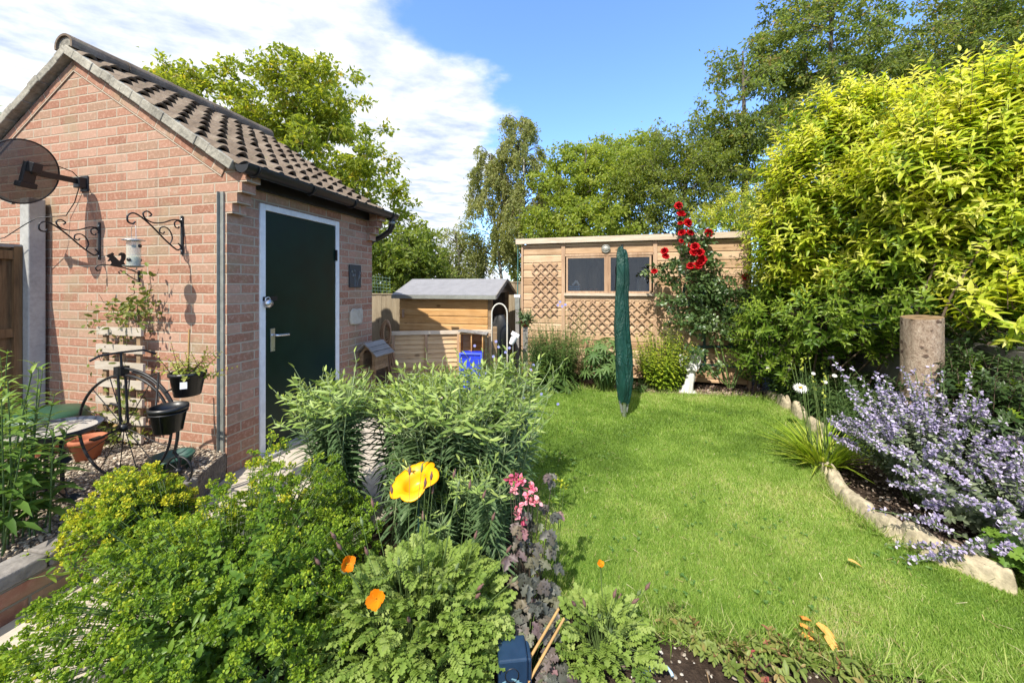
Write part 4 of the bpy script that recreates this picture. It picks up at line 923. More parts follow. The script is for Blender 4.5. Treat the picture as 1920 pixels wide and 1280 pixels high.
# a far mass of hedging that closes the gaps near the horizon
lv = LV(); n = 15000; hx = rng.uniform(-22, 24, n); hh = 2.0 + 1.2 * np.sin(hx * .7) * np.sin(hx * .23 + 1) + .6 * np.sin(hx * 2.1)
P = np.stack([hx, 17 + rng.normal(size=n) * .8, np.abs(rng.random(n) ** .8 * hh)], 1)
lv.add(P, rdir(n), rdir(n, .6), rng.uniform(.2, .4, n), rng.uniform(.14, .22, n), 'quad', 0, .1, .3)
tag(lv.build('far_hedgerow', LF['thorn'], smooth=False), 'band of dark hedging far behind the trees', 'hedgerow', kind='stuff')

# ================================================================== variegated hedge on the right
LF['gold'] = leafmat('golden_leaf', [(0, (.10, .20, .018)), (.3, (.22, .35, .026)), (.55, (.40, .51, .042)), (.8, (.59, .635, .065)), (1, (.76, .74, .20))], .52, .42, .35)
LF['gold_green'] = leafmat('green_shoot_leaf', [(0, (.06, .13, .016)), (.5, (.125, .225, .025)), (1, (.27, .37, .04))], .42, .42, .35)
def shoots(lv, base, dirs, length, nleaf, L, Wd, mat, tint, shape='lance', bend=.35, spread=.95, sm=1, pairs=True, r=.003, tipsmall=.45):
    """leafy shoots: opposite pairs of leaves along a stem, smaller and tighter at the tip"""
    n = len(base); base = np.asarray(base); dirs = unit(np.asarray(dirs)); length = np.broadcast_to(length, (n,))
    sag = np.zeros((n, 3)); sag[:, 2] = -.10 * length
    mid = base + dirs * length[:, None] * .5 - sag * .3; tip = base + dirs * length[:, None] + sag * 0
    lv.sticks(base, mid, r, r * .8, sm, 3); lv.sticks(mid, tip, r * .8, r * .4, sm, 3)
    ref = np.where(np.abs(dirs[:, 2:3]) > .9, np.array([[1., 0, 0]]), np.array([[0, 0, 1.]])); S = unit(np.cross(dirs, ref)); U = np.cross(S, dirs)
    for k in range(nleaf):
        t = (k + .5) / nleaf * .92 + .1; t = min(t, 1.0)
        P = np.where(t < .5, base + (mid - base) * (t / .5), mid + (tip - mid) * ((t - .5) / .5))
        for sg in ((1, -1) if pairs else (1,)):
            a = (k * (1.57 if pairs else 2.4) + rng.normal(size=n) * .35)[:, None]
            o = (S * np.cos(a) + U * np.sin(a)) * sg; sp = spread * (1 - .55 * t ** 3)
            Dv = dirs * (1 - sp * .55) + o * sp + rng.normal(size=(n, 3)) * .12
            Nv = dirs * sp - o * (1 - sp * .6) + np.array([0, 0, .35]) + rng.normal(size=(n, 3)) * .15
            sz = (1 - (1 - tipsmall) * max(0, t - .45) / .55) * (0.75 + .25 * min(1, t * 4)) * rng.uniform(.75, 1.2, n)
            tn = tint(t, n); lv.add(P, Dv, Nv, L * sz, Wd * sz, shape, mat, bend, .35, tn)

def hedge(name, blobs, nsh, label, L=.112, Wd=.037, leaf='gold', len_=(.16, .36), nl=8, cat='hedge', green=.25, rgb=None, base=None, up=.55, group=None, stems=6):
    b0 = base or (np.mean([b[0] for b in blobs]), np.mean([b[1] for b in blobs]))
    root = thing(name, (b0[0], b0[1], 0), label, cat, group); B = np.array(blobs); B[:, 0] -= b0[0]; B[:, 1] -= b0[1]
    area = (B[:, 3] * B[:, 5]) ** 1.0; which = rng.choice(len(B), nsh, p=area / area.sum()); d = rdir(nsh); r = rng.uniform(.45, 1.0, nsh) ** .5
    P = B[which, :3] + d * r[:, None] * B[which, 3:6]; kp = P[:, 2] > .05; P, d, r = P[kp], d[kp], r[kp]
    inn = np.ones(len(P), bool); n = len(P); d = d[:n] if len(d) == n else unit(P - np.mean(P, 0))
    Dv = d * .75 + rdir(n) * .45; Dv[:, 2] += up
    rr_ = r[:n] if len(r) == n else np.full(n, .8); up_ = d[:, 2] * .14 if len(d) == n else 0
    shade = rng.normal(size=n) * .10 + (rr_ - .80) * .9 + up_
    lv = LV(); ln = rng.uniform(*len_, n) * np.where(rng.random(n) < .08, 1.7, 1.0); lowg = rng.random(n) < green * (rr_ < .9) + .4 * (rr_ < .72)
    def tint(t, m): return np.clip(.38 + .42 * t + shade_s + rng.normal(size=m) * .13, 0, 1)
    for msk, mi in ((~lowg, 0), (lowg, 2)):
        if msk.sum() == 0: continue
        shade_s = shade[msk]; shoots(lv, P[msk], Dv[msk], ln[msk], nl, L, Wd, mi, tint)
    # main stems from the ground into the mass
    for k in range(stems):
        q = P[rng.integers(n)]; a = np.array([rng.normal() * .15, rng.normal() * .2, 0]); m = (a + q) * .5 + np.array([0, 0, .2]); lv.path([a, a * .6 + m * .4, m, q], .015, .005, 1, 6)
    lv.build('foliage', [LF[leaf], MT['twig'], LF['gold_green']], root); return root
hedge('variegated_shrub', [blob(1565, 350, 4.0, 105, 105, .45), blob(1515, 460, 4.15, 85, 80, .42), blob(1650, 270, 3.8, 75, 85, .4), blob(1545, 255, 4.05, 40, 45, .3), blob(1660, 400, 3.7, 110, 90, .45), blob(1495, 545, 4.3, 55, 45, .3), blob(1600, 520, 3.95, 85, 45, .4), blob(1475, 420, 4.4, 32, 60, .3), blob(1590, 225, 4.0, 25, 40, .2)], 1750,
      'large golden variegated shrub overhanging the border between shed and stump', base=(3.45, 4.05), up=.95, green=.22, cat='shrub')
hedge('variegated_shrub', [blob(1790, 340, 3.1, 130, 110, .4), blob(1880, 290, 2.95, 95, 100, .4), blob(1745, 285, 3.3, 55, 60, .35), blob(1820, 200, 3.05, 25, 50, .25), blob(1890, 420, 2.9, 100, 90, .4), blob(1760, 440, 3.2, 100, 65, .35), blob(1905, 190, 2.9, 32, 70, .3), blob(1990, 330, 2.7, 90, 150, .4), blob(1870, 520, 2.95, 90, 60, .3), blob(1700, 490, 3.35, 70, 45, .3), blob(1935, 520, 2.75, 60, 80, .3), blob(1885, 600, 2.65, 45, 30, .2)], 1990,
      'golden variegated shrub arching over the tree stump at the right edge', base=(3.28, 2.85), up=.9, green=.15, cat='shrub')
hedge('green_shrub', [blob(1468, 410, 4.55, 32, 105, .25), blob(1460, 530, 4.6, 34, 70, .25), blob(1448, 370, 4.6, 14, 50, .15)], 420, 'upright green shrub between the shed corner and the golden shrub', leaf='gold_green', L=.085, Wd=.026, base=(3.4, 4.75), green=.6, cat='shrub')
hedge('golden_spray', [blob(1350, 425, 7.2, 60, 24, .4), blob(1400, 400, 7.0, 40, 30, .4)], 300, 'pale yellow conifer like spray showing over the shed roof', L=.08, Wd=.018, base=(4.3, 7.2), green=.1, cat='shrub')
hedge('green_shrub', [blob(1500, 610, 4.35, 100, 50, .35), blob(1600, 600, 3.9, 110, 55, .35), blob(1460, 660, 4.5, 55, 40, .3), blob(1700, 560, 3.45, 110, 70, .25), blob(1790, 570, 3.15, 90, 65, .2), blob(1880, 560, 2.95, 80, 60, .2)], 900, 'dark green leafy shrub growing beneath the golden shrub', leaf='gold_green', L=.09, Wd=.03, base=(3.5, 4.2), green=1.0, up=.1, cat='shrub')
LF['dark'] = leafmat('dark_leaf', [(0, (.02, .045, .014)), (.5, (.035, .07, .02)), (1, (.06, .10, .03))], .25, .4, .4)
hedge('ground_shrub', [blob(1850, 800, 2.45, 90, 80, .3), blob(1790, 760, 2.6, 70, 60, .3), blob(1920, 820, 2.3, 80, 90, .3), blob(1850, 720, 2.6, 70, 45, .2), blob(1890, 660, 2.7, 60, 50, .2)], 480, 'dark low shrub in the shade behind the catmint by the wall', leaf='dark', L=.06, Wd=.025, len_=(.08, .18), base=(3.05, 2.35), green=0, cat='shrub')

# ================================================================== planting along the shed
def leafy_clump(name, base, rad, h, nst, L, Wd, leaf, label, shape='lance', cat='plant', nl=8, lean=.5, bend=.5, spread=1.0, group=None, tipcol=0.3, stem='stem', r=.0035, zlow=.0, pairs=True, basebias=.5, flower=None):
    root = thing(name, (base[0], base[1], base[2] if len(base) > 2 else 0), label, cat, group)
    a = rng.uniform(0, 2 * math.pi, nst); rr = rng.random(nst) ** .5; B = np.stack([np.cos(a) * rr * rad * basebias, np.sin(a) * rr * rad * basebias, np.full(nst, zlow)], 1)
    Dv = np.stack([np.cos(a) * rr * lean, np.sin(a) * rr * lean, np.ones(nst)], 1) + rng.normal(size=(nst, 3)) * .08
    ln = h * (1 - .3 * rr) * rng.uniform(.75, 1.1, nst); sh = rng.normal(size=nst) * .12; lv = LV()
    shoots(lv, B, Dv, ln, nl, L, Wd, 0, lambda t, m: np.clip(.35 + tipcol * t + sh + rng.normal(size=m) * .12, 0, 1), shape, bend, spread, 1, pairs, r)
    lv.build('foliage', [LF[leaf], MT[stem]], root)
    if flower: flower(root, B + unit(Dv) * ln[:, None], unit(Dv))
    return root
MT['stem'] = plain('stem', (.11, .17, .045), .6, 0, .15, 30); MT['red_stem'] = plain('red_stem', (.16, .055, .04), .6, 0, .2, 30); MT['dry_stem'] = plain('dry_stem', (.42, .25, .09), .8, 0, .2, 40)
LF['phlox'] = leafmat('phlox_leaf', [(0, (.035, .075, .018)), (.5, (.06, .115, .025)), (1, (.12, .18, .04))], .3)
LF['lupin'] = leafmat('lupin_leaf', [(0, (.05, .11, .03)), (.5, (.09, .17, .045)), (1, (.15, .23, .07))], .35)
LF['privet'] = leafmat('privet_leaf', [(0, (.09, .17, .015)), (.5, (.20, .30, .02)), (1, (.40, .45, .04))], .38)
LF['rose'] = leafmat('rose_leaf', [(0, (.035, .075, .022)), (.5, (.065, .12, .035)), (1, (.13, .19, .06))], .28, .35, .5)
LF['pale'] = leafmat('pale_leaf', [(0, (.16, .21, .06)), (.5, (.28, .31, .10)), (1, (.45, .44, .2))], .35)
g = gnd(1035, 725); leafy_clump('phlox_clump', (g.x, 5.15), .42, .95, 190, .12, .022, 'phlox', 'dense dark green upright clump left of the covered dryer at the shed front', lean=.38, nl=10)
g = gnd(1040, 733); leafy_clump('hosta_clump', (g.x + .02, 4.98), .3, .30, 40, .16, .055, 'phlox', 'broad leaved low clump under the dark phlox at the lawn edge', 'oval', nl=2, lean=1.3, bend=.6)
g = gnd(965, 700); leafy_clump('aster_clump', (-.05, 4.75), .4, .72, 75, .05, .011, 'phlox', 'wispy clump with pale blue flowers beside the timber store', lean=.5, nl=9)
# palmate lupin
def palmate(name, base, n, h, label):
    root = thing(name, (base[0], base[1], 0), label, 'plant'); lv = LV()
    for i in range(n):
        a = rng.uniform(0, 6.28); r = rng.random() ** .5 * .3; hh = h * rng.uniform(.35, 1) ; t = np.array([math.cos(a) * r, math.sin(a) * r, hh]); b = np.array([math.cos(a) * r * .3, math.sin(a) * r * .3, 0]); lv.path([b, (b + t) / 2 + [0, 0, .05], t], .004, .0025, 1, 4)
        m = 8; aa = np.arange(m) * 2 * math.pi / m + rng.random(); nrm = unit(np.array([math.cos(a) * .5, math.sin(a) * .5 - .35, .9]) + rng.normal(size=3) * .2)
        e1 = unit(np.cross(nrm, [0.1, 1, .2])); e2 = np.cross(nrm, e1); Dv = np.cos(aa)[:, None] * e1 + np.sin(aa)[:, None] * e2 + nrm * .15
        lv.add(np.repeat(t[None], m, 0), Dv, np.repeat(nrm[None], m, 0), rng.uniform(.09, .13), .026, 'lance', 0, .45, .4, np.clip(rng.uniform(.3, .9) + rng.normal(size=m) * .05, 0, 1))
    lv.build('foliage', [LF['lupin'], MT['stem']], root); return root
g = gnd(1125, 722); palmate('lupin_plant', (g.x, 4.95), 90, .68, 'light green plant with fingered leaves left of the covered dryer')
g = gnd(1237, 724); leafy_clump('golden_privet', (g.x, 5.0), .40, .92, 190, .048, .025, 'privet', 'bright yellow green small leaved bush between the dryer and the angel', 'oval', lean=.36, nl=12, tipcol=.55)
g = gnd(1195, 735); leafy_clump('weed_clump', (g.x, 4.85), .14, .22, 22, .05, .018, 'lupin', 'little green seedling clump at the foot of the covered dryer', nl=5, lean=.8)
# wispy pale plant in front of the narrow trellis
g = gnd(1060, 720); leafy_clump('pale_sprays', (g.x, 5.3), .5, 1.22, 46, .045, .016, 'pale', 'wispy yellowish sprays in front of the diamond trellis', lean=.36, nl=16, tipcol=.3, r=.003)

# climbing rose
def rose():
    b = gnd(1372, 728); by = 4.86; bx = (1372 - CX) / F * by
    root = thing('climbing_rose', (bx, by, 0), 'climbing rose with clusters of red flowers trained up the shed front', 'climbing rose'); lv = LV(); st = LV()
    P = lambda u, v, Y=4.95: np.array(pix(u, v, Y)) - np.array([bx, by, 0])
    canes = [[(1372, 726, 4.86), (1390, 660, 4.9), (1375, 560, 4.95), (1330, 480, 5.0), (1300, 430, 5.05), (1275, 390, 5.08)],
             [(1365, 727, 4.86), (1340, 650, 4.9), (1300, 580, 4.95), (1270, 540, 4.97), (1235, 500, 4.97)],
             [(1376, 726, 4.86), (1400, 660, 4.85), (1408, 580, 4.85), (1395, 540, 4.85)], [(1369, 727, 4.86), (1350, 640, 4.88), (1325, 570, 4.92), (1320, 500, 4.97), (1330, 440, 5.0)],
             [(1374, 727, 4.86), (1392, 690, 4.85), (1398, 640, 4.83)], [(1367, 727, 4.86), (1330, 690, 4.82), (1310, 665, 4.82)]]
    for c in canes: st.path([P(*q) for q in c], .011, .004, 0, 6)
    st.build('canes', MT['stem'], root)
    bl = [(1275, 405, 18, 40, 5.08, 45), (1300, 455, 32, 40, 5.0, 110), (1250, 505, 42, 30, 4.97, 110), (1320, 510, 42, 45, 4.95, 190), (1345, 560, 55, 42, 4.9, 260), (1280, 560, 48, 35, 4.93, 150), (1385, 580, 35, 45, 4.82, 170), (1300, 600, 55, 25, 4.9, 130), (1385, 630, 28, 26, 4.82, 80), (1300, 665, 25, 16, 4.82, 30), (1395, 690, 22, 22, 4.82, 26), (1330, 690, 26, 20, 4.82, 26), (1345, 620, 45, 22, 4.86, 70)]
    for u, v, ru, rv, Y, n in bl:
        n = int(n * .5); c = P(u, v, Y); d = rdir(n) * rng.random((n, 1)) ** .4; Q = c + d * np.array([ru / F * Y, .16, rv / F * Y])
        ax = rdir(n); ax[:, 2] *= .4; ax = unit(ax); nr = rdir(n, .6); nr[:, 1] -= .5; nr = unit(nr); S = unit(np.cross(ax, nr)); tn = rng.random(n)
        lv.sticks(Q - ax * .07, Q + ax * .05, .0018, .0012, 1, 3)
        for (t, sg) in ((.05, 0), (.02, 1), (.02, -1), (-.03, 1), (-.03, -1)):
            Dv = ax * (1 if sg == 0 else .35) + S * sg * .9 + rng.normal(size=(n, 3)) * .1
            lv.add(Q + ax * t, Dv, nr + rng.normal(size=(n, 3)) * .15, rng.uniform(.042, .06, n), rng.uniform(.03, .042, n), 'oval', 0, .3, .3, np.clip(tn + rng.normal(size=n) * .1, 0, 1))
    lv.build('foliage', [LF['rose'], MT['stem']], root)
    m, t = newmat('red_petal'); a = t.n('ShaderNodeAttribute', attribute_name='rnd'); c = t.ramp(a.outputs['Fac'], [(0, (.22, .001, .006)), (.5, (.46, .004, .01)), (1, (.66, .02, .022))])
    bs = t.n('ShaderNodeBsdfPrincipled', {'Base Color': c, 'Roughness': .55, 'Specular IOR Level': .25}); tr = t.n('ShaderNodeBsdfTranslucent', {'Color': c}); t.n('ShaderNodeOutputMaterial', {0: t.n('ShaderNodeMixShader', {0: .25, 1: bs.outputs[0], 2: tr.outputs[0]}).outputs[0]}); MT['red_petal'] = m
    fl = LV()                                                    # one bloom: rings of cupped petals opening outward
    for ring, (np_, open_, L_, W_) in enumerate(((6, 1.1, .046, .044), (7, .75, .046, .042), (6, .45, .044, .036), (5, .2, .04, .028))):
        aa = np.arange(np_) * 2 * math.pi / np_ + ring * .6; o = np.stack([np.cos(aa), np.sin(aa), 0 * aa], 1); z = np.array([0, 0, 1.0])
        fl.add(o * .004, o * open_ + z * (1.2 - open_ * .6), z * open_ - o * (1.1 - .3 * open_), L_, W_, 'oval', 0, -.05 if ring > 1 else .35, -.6, np.clip(.7 - .17 * ring + rng.normal(size=np_) * .2, 0, 1))
    me = fl.mesh('rose_flower', MT['red_petal'])
    for u, v, s in [(1272, 386, 1), (1277, 402, 1.1), (1289, 418, 1.15), (1279, 437, 1), (1294, 436, 1), (1277, 452, .6), (1288, 459, .8), (1328, 437, 1.15), (1246, 471, .95), (1248, 481, .9), (1227, 509, .8), (1303, 463, 1.1), (1312, 474, 1.1), (1300, 474, 1.0), (1316, 487, 1.15), (1307, 499, 1.1), (1295, 499, 1.0), (1398, 519, .85), (1313, 492, 1.0), (1276, 419, .7)]:
        o = bpy.data.objects.new('rose_flower', me); col.objects.link(o); o.parent = root; o.location = P(u, v, 4.86) if v > 460 else P(u, v, 4.95)
        o.rotation_euler = (R(random.uniform(35, 80)), R(random.uniform(-20, 20)), R(random.uniform(-50, 20))); o.scale = (s * 1.15,) * 3
rose()
# dark green frame for the rose
rf = thing('rose_frame', GS.world(0, 0, 0), 'dark green timber frame leaning on the shed behind the climbing rose', 'frame', rz=GS.a)
MT['green_wood'] = plain('green_wood', (.012, .045, .038), .55, 0, .2, 20, .1)
def fbar(a, b, n='rail'):
    xa, za = GS.front(*a, -.07); xb, zb = GS.front(*b, -.07); mb = MB(); mb.span((xa, -.07 if n == 'rail' else -.05, za), (xb, -.07 if n == 'rail' else -.05, zb), .02, .032); mb.build(n, MT['green_wood'], rf)
fbar((1278, 572), (1300, 572)); fbar((1300, 650), (1385, 650)); fbar((1310, 683), (1402, 688)); fbar((1275, 608), (1345, 606)); fbar((1285, 530), (1278, 575), 'upright'); fbar((1320, 540), (1322, 690), 'upright'); fbar((1392, 560), (1396, 690), 'upright')

# ================================================================== covered rotary dryer in the lawn
UB = gnd(1170, 783); ud = thing('covered_dryer', (UB.x, UB.y, 0), 'closed rotary clothes dryer under a tall dark green cover in the lawn', 'clothes dryer')
m, t = newmat('green_cover'); tc_ = t.n('ShaderNodeTexCoord').outputs['Object']
nz = t.noise(t.n('ShaderNodeMapping', {'Vector': tc_, 'Scale': (1, 1, .35)}).outputs[0], 9, 5, .6, 2.2); n2 = t.noise(tc_, 5, 3, .5)
b = t.n('ShaderNodeBsdfPrincipled', {'Base Color': t.ramp(n2, [(.3, (.004, .034, .025)), (.7, (.008, .056, .041))]), 'Roughness': .48, 'Specular IOR Level': .4, 'Normal': t.n('ShaderNodeBump', {'Height': nz, 'Strength': 1.0, 'Distance': .045}).outputs[0]})
t.n('ShaderNodeOutputMaterial', {0: b.outputs[0]}); MT['cover'] = m
mb = MB(); rows = 90; n = 64; vs = []
for i in range(rows):
    z = .165 + (1.80 - .165) * i / (rows - 1); t_ = i / (rows - 1)
    w_ = np.interp(t_, [0, .04, .12, .35, .6, .9, .97, 1], [.050, .062, .076, .075, .066, .053, .049, .036]); wob = .01 * math.sin(9 * t_) 
    for j in range(n):
        a = 2 * math.pi * j / n; fold = 1 + .10 * math.cos(2 * a - .4) + .13 * abs(math.sin(2.5 * a + .9 * math.sin(4 * t_))) - .06 + .09 * max(0, math.cos(3 * a + 1.1 + .6 * t_)) - .30 * max(0, math.cos(a + .75)) ** 10 + .12 * max(0, math.cos(a + .3)) ** 8 + .025 * math.sin(11 * a + 13 * t_) * math.sin(17 * t_ + a) + .03 * math.sin(5 * a + 3 * t_) + .035 * math.sin(23 * t_ + 2.6 * math.sin(2 * a) + 1.5 * a) + .02 * math.sin(47 * t_ - 4 * math.sin(3 * a))
        vs.append((w_ * fold * math.cos(a) + wob - .03 * t_, w_ * fold * .85 * math.sin(a), z + .012 * math.sin(3 * a + 1) * (1 if i in (0, rows - 1) else .3) + (.02 * math.cos(a + 2.6) if i == rows - 1 else 0)))
mb.add(vs, [(i * n + j, i * n + (j + 1) % n, (i + 1) * n + (j + 1) % n, (i + 1) * n + j) for i in range(rows - 1) for j in range(n)], True); mb.add(vs[-n:], [tuple(range(n))], True); mb.build('cover', MT['cover'], ud)
mb = MB(); mb.tube([(-.02, 0, 1.79), (-.018, 0, 1.845)], .013, 8); mb.build('pole_tip', MT['black_plastic'], ud)
mb = MB(); mb.tube([(0, 0, 0), (0, 0, .3)], .024, 10); mb.build('pole', MT['steel'], ud)
for a in (.3, 1.9, 3.6): mb = MB(); mb.span((math.cos(a) * .03, math.sin(a) * .03, .06), (math.cos(a) * .055, math.sin(a) * .045, .19), .012, .018); mb.build('arm_end', MT['grey_steel'], ud)

# ================================================================== tree stump
SP = pix(1729, 600, 2.72); sp = thing('tree_stump', (SP.x, SP.y, 0), 'tall sawn log standing upright behind the catmint', 'tree stump')
m, t = newmat('stump_bark'); tc_ = t.n('ShaderNodeTexCoord').outputs['Object']
a_ = t.noise(t.n('ShaderNodeMapping', {'Vector': tc_, 'Scale': (1, 1, .6)}).outputs[0], 60, 8, .72, .3); b_ = t.noise(tc_, 9, 5, .65); vo = t.n('ShaderNodeTexVoronoi', {'Vector': tc_, 'Scale': 13.0})
kn = t.math('SUBTRACT', 1.0, t.smooth(vo.outputs['Distance'], .14, .24)); f = t.math('ADD', t.math('MULTIPLY', a_, .7), t.math('MULTIPLY', b_, .3))
c = t.mix(t.math('MULTIPLY', kn, .8), t.ramp(f, [(.3, (.10, .065, .045)), (.45, (.27, .20, .145)), (.6, (.42, .34, .26)), (.75, (.52, .45, .36))]), (.07, .04, .03, 1))
bs = t.n('ShaderNodeBsdfPrincipled', {'Base Color': c, 'Roughness': .95, 'Specular IOR Level': .1, 'Normal': t.n('ShaderNodeBump', {'Height': t.math('ADD', a_, t.math('MULTIPLY', kn, .4)), 'Strength': .9, 'Distance': .015}).outputs[0]}); t.n('ShaderNodeOutputMaterial', {0: bs.outputs[0]}); MT['stump'] = m
mb = MB(); n = 36; vs = []; rows = 22
for i in range(rows):
    z = 1.175 * i / (rows - 1)
    for j in range(n):
        a = 2 * math.pi * j / n; rr = .108 * (1 + .05 * math.sin(3 * a + 1 + 1.2 * z) + .03 * math.sin(5 * a - 3 * z) + .018 * math.sin(9 * a + 7 * z) + .014 * math.sin(17 * a + 11 * z)) + .03 * (1 - i / rows) ** 4; vs.append((rr * math.cos(a), rr * math.sin(a), z + (.012 * math.cos(a - .5) if i == rows - 1 else 0)))
mb.add(vs, [(i * n + j, i * n + (j + 1) % n, (i + 1) * n + (j + 1) % n, (i + 1) * n + j) for i in range(rows - 1) for j in range(n)], True); mb.build('bark', MT['stump'], sp)
mb = MB(); mb.add(vs[-n:], [tuple(range(n))]); mb.build('sawn_top', MT['old_wood'], sp)

# ================================================================== grass
inside_cache = np.array(LAWN)
def in_poly(X, Y, poly):
    c = np.zeros(len(X), bool); j = len(poly) - 1
    for i in range(len(poly)):
        xi, yi = poly[i]; xj, yj = poly[j]; m = ((yi > Y) != (yj > Y)) & (X < (xj - xi) * (Y - yi) / (yj - yi + 1e-12) + xi); c ^= m; j = i
    return c
def vnoise(X, Y, s, seed):
    r_ = np.random.default_rng(seed).random((64, 64)); x = X * s + 31; y = Y * s + 17; i = np.floor(x).astype(int); j = np.floor(y).astype(int); fx = x - i; fy = y - j; fx = fx * fx * (3 - 2 * fx); fy = fy * fy * (3 - 2 * fy)
    g_ = lambda a, b: r_[a % 64, b % 64]; return (g_(i, j) * (1 - fx) + g_(i + 1, j) * fx) * (1 - fy) + (g_(i, j + 1) * (1 - fx) + g_(i + 1, j + 1) * fx) * fy
LF['grass'] = leafmat('grass_blade', [(0, (.13, .22, .036)), (.35, (.232, .37, .06)), (.65, (.345, .48, .105)), (.86, (.45, .52, .16)), (1, (.62, .55, .32))], .46, .45, .3)
def grass(n, ylo, yhi, h, wd, lv):
    X = rng.uniform(-.1, 3.3, n); Y = rng.uniform(ylo, yhi, n); k = in_poly(X + rng.normal(size=n) * .03, Y + rng.normal(size=n) * .03, LAWN)
    bald = vnoise(X, Y, 2.2, 3); k &= ~((bald > .78) & (Y < 2.2) & (rng.random(n) < .6)); X, Y = X[k], Y[k]; n = len(X)
    p = .5 * vnoise(X, Y, 1.3, 5) + .3 * vnoise(X, Y, 4.5, 6) + .2 * vnoise(X, Y, 14, 7); hh = h * (0.5 + .7 * vnoise(X, Y, 3.1, 8)) * rng.uniform(.55, 1.25, n)
    Dv = rdir(n); Dv[:, 2] = np.abs(Dv[:, 2]) * .3; lean = rng.uniform(.2, .95, (n, 1)); Dv = Dv * lean + np.array([0, 0, 1.0]); Nv = rdir(n)
    tint = np.clip(.44 + (p - .5) * 1.25 + rng.normal(size=n) * .16 + (rng.random(n) < .05) * .4 + np.clip(bald[k] - .66, 0, .3) * (Y < 1.9) * .9, 0, 1)
    lv.add(np.stack([X, Y, np.full(n, .004)], 1), Dv, Nv, hh, wd * rng.uniform(.7, 1.3, n), 'blade', 0, rng.uniform(.1, .7, n), 0, tint)
lv = LV(); grass(230000, 1.15, 2.2, .031, .0022, lv); grass(200000, 2.2, 3.4, .036, .003, lv); grass(125000, 3.4, 5.05, .042, .0048, lv)
tag(lv.build('lawn_grass', LF['grass'], smooth=False), 'short bright green mown grass of the lawn', 'grass', kind='stuff')
# clover and weeds among the grass, bits of straw and bark on it
LF['clover'] = leafmat('clover_leaf', [(0, (.06, .14, .03)), (.6, (.11, .21, .05)), (1, (.18, .28, .08))], .35); lv = LV(); n = 300
cxy = np.column_stack([rng.uniform(.2, 3.0, 26), rng.uniform(1.4, 4.6, 26)]); Q = cxy[rng.integers(0, 26, n)] + rng.normal(size=(n, 2)) * [.10, .07]; k = in_poly(Q[:, 0], Q[:, 1], LAWN); Q = Q[k]; n = len(Q); C = np.column_stack([Q, rng.uniform(.02, .04, n)])
for j in range(3): aa = rng.uniform(0, .5, n) + j * 2.1; lv.add(C, np.column_stack([np.cos(aa), np.sin(aa), rng.uniform(-.1, .3, n)]), np.array([0, 0, 1.]) + rng.normal(size=(n, 3)) * .25, rng.uniform(.009, .016, n), rng.uniform(.009, .014, n), 'oval', 0, .1, .2)
tag(lv.build('lawn_clover', LF['clover']), 'patches of clover and small weeds in the lawn', 'clover', kind='stuff')
LF['straw'] = leafmat('straw_bits', [(0, (.22, .14, .07)), (.6, (.45, .35, .18)), (1, (.62, .55, .36))], .15); lv = LV(); n = 520; X = rng.uniform(.0, 2.8, n); Y = 1.2 + rng.random(n) ** 1.6 * 3.2; a = rng.uniform(0, 6.28, n)
lv.add(np.column_stack([X, Y, rng.uniform(.012, .03, n) * in_poly(X, Y, LAWN) + .004]), np.column_stack([np.cos(a), np.sin(a), rng.normal(size=n) * .15]), [0, 0, 1.], rng.uniform(.02, .07, n), rng.uniform(.0015, .004, n), 'blade', 0, .1, 0)
tag(lv.build('straw_bits', LF['straw']), 'dry straw and plant bits scattered on the lawn and soil', 'straw', kind='stuff')
# ragged longer grass round the edges of the lawn
lv = LV(); LP = np.array(LAWN + [LAWN[0]]); seg = rng.integers(0, len(LAWN), 9000); t = rng.random((9000, 1)); Q = LP[seg] * (1 - t) + LP[seg + 1] * t + rng.normal(size=(9000, 2)) * .03; n = len(Q)
Dv = rdir(n); Dv[:, 2] = np.abs(Dv[:, 2]) + .5; lv.add(np.column_stack([Q, np.zeros(n)]), Dv, rdir(n), rng.uniform(.05, .12, n), .004, 'blade', 0, rng.uniform(.2, .8, n), 0)
for q in range(1): pass
tag(lv.build('edge_grass', LF['grass'], smooth=False), 'longer ragged grass along the lawn edge', 'grass', kind='stuff')

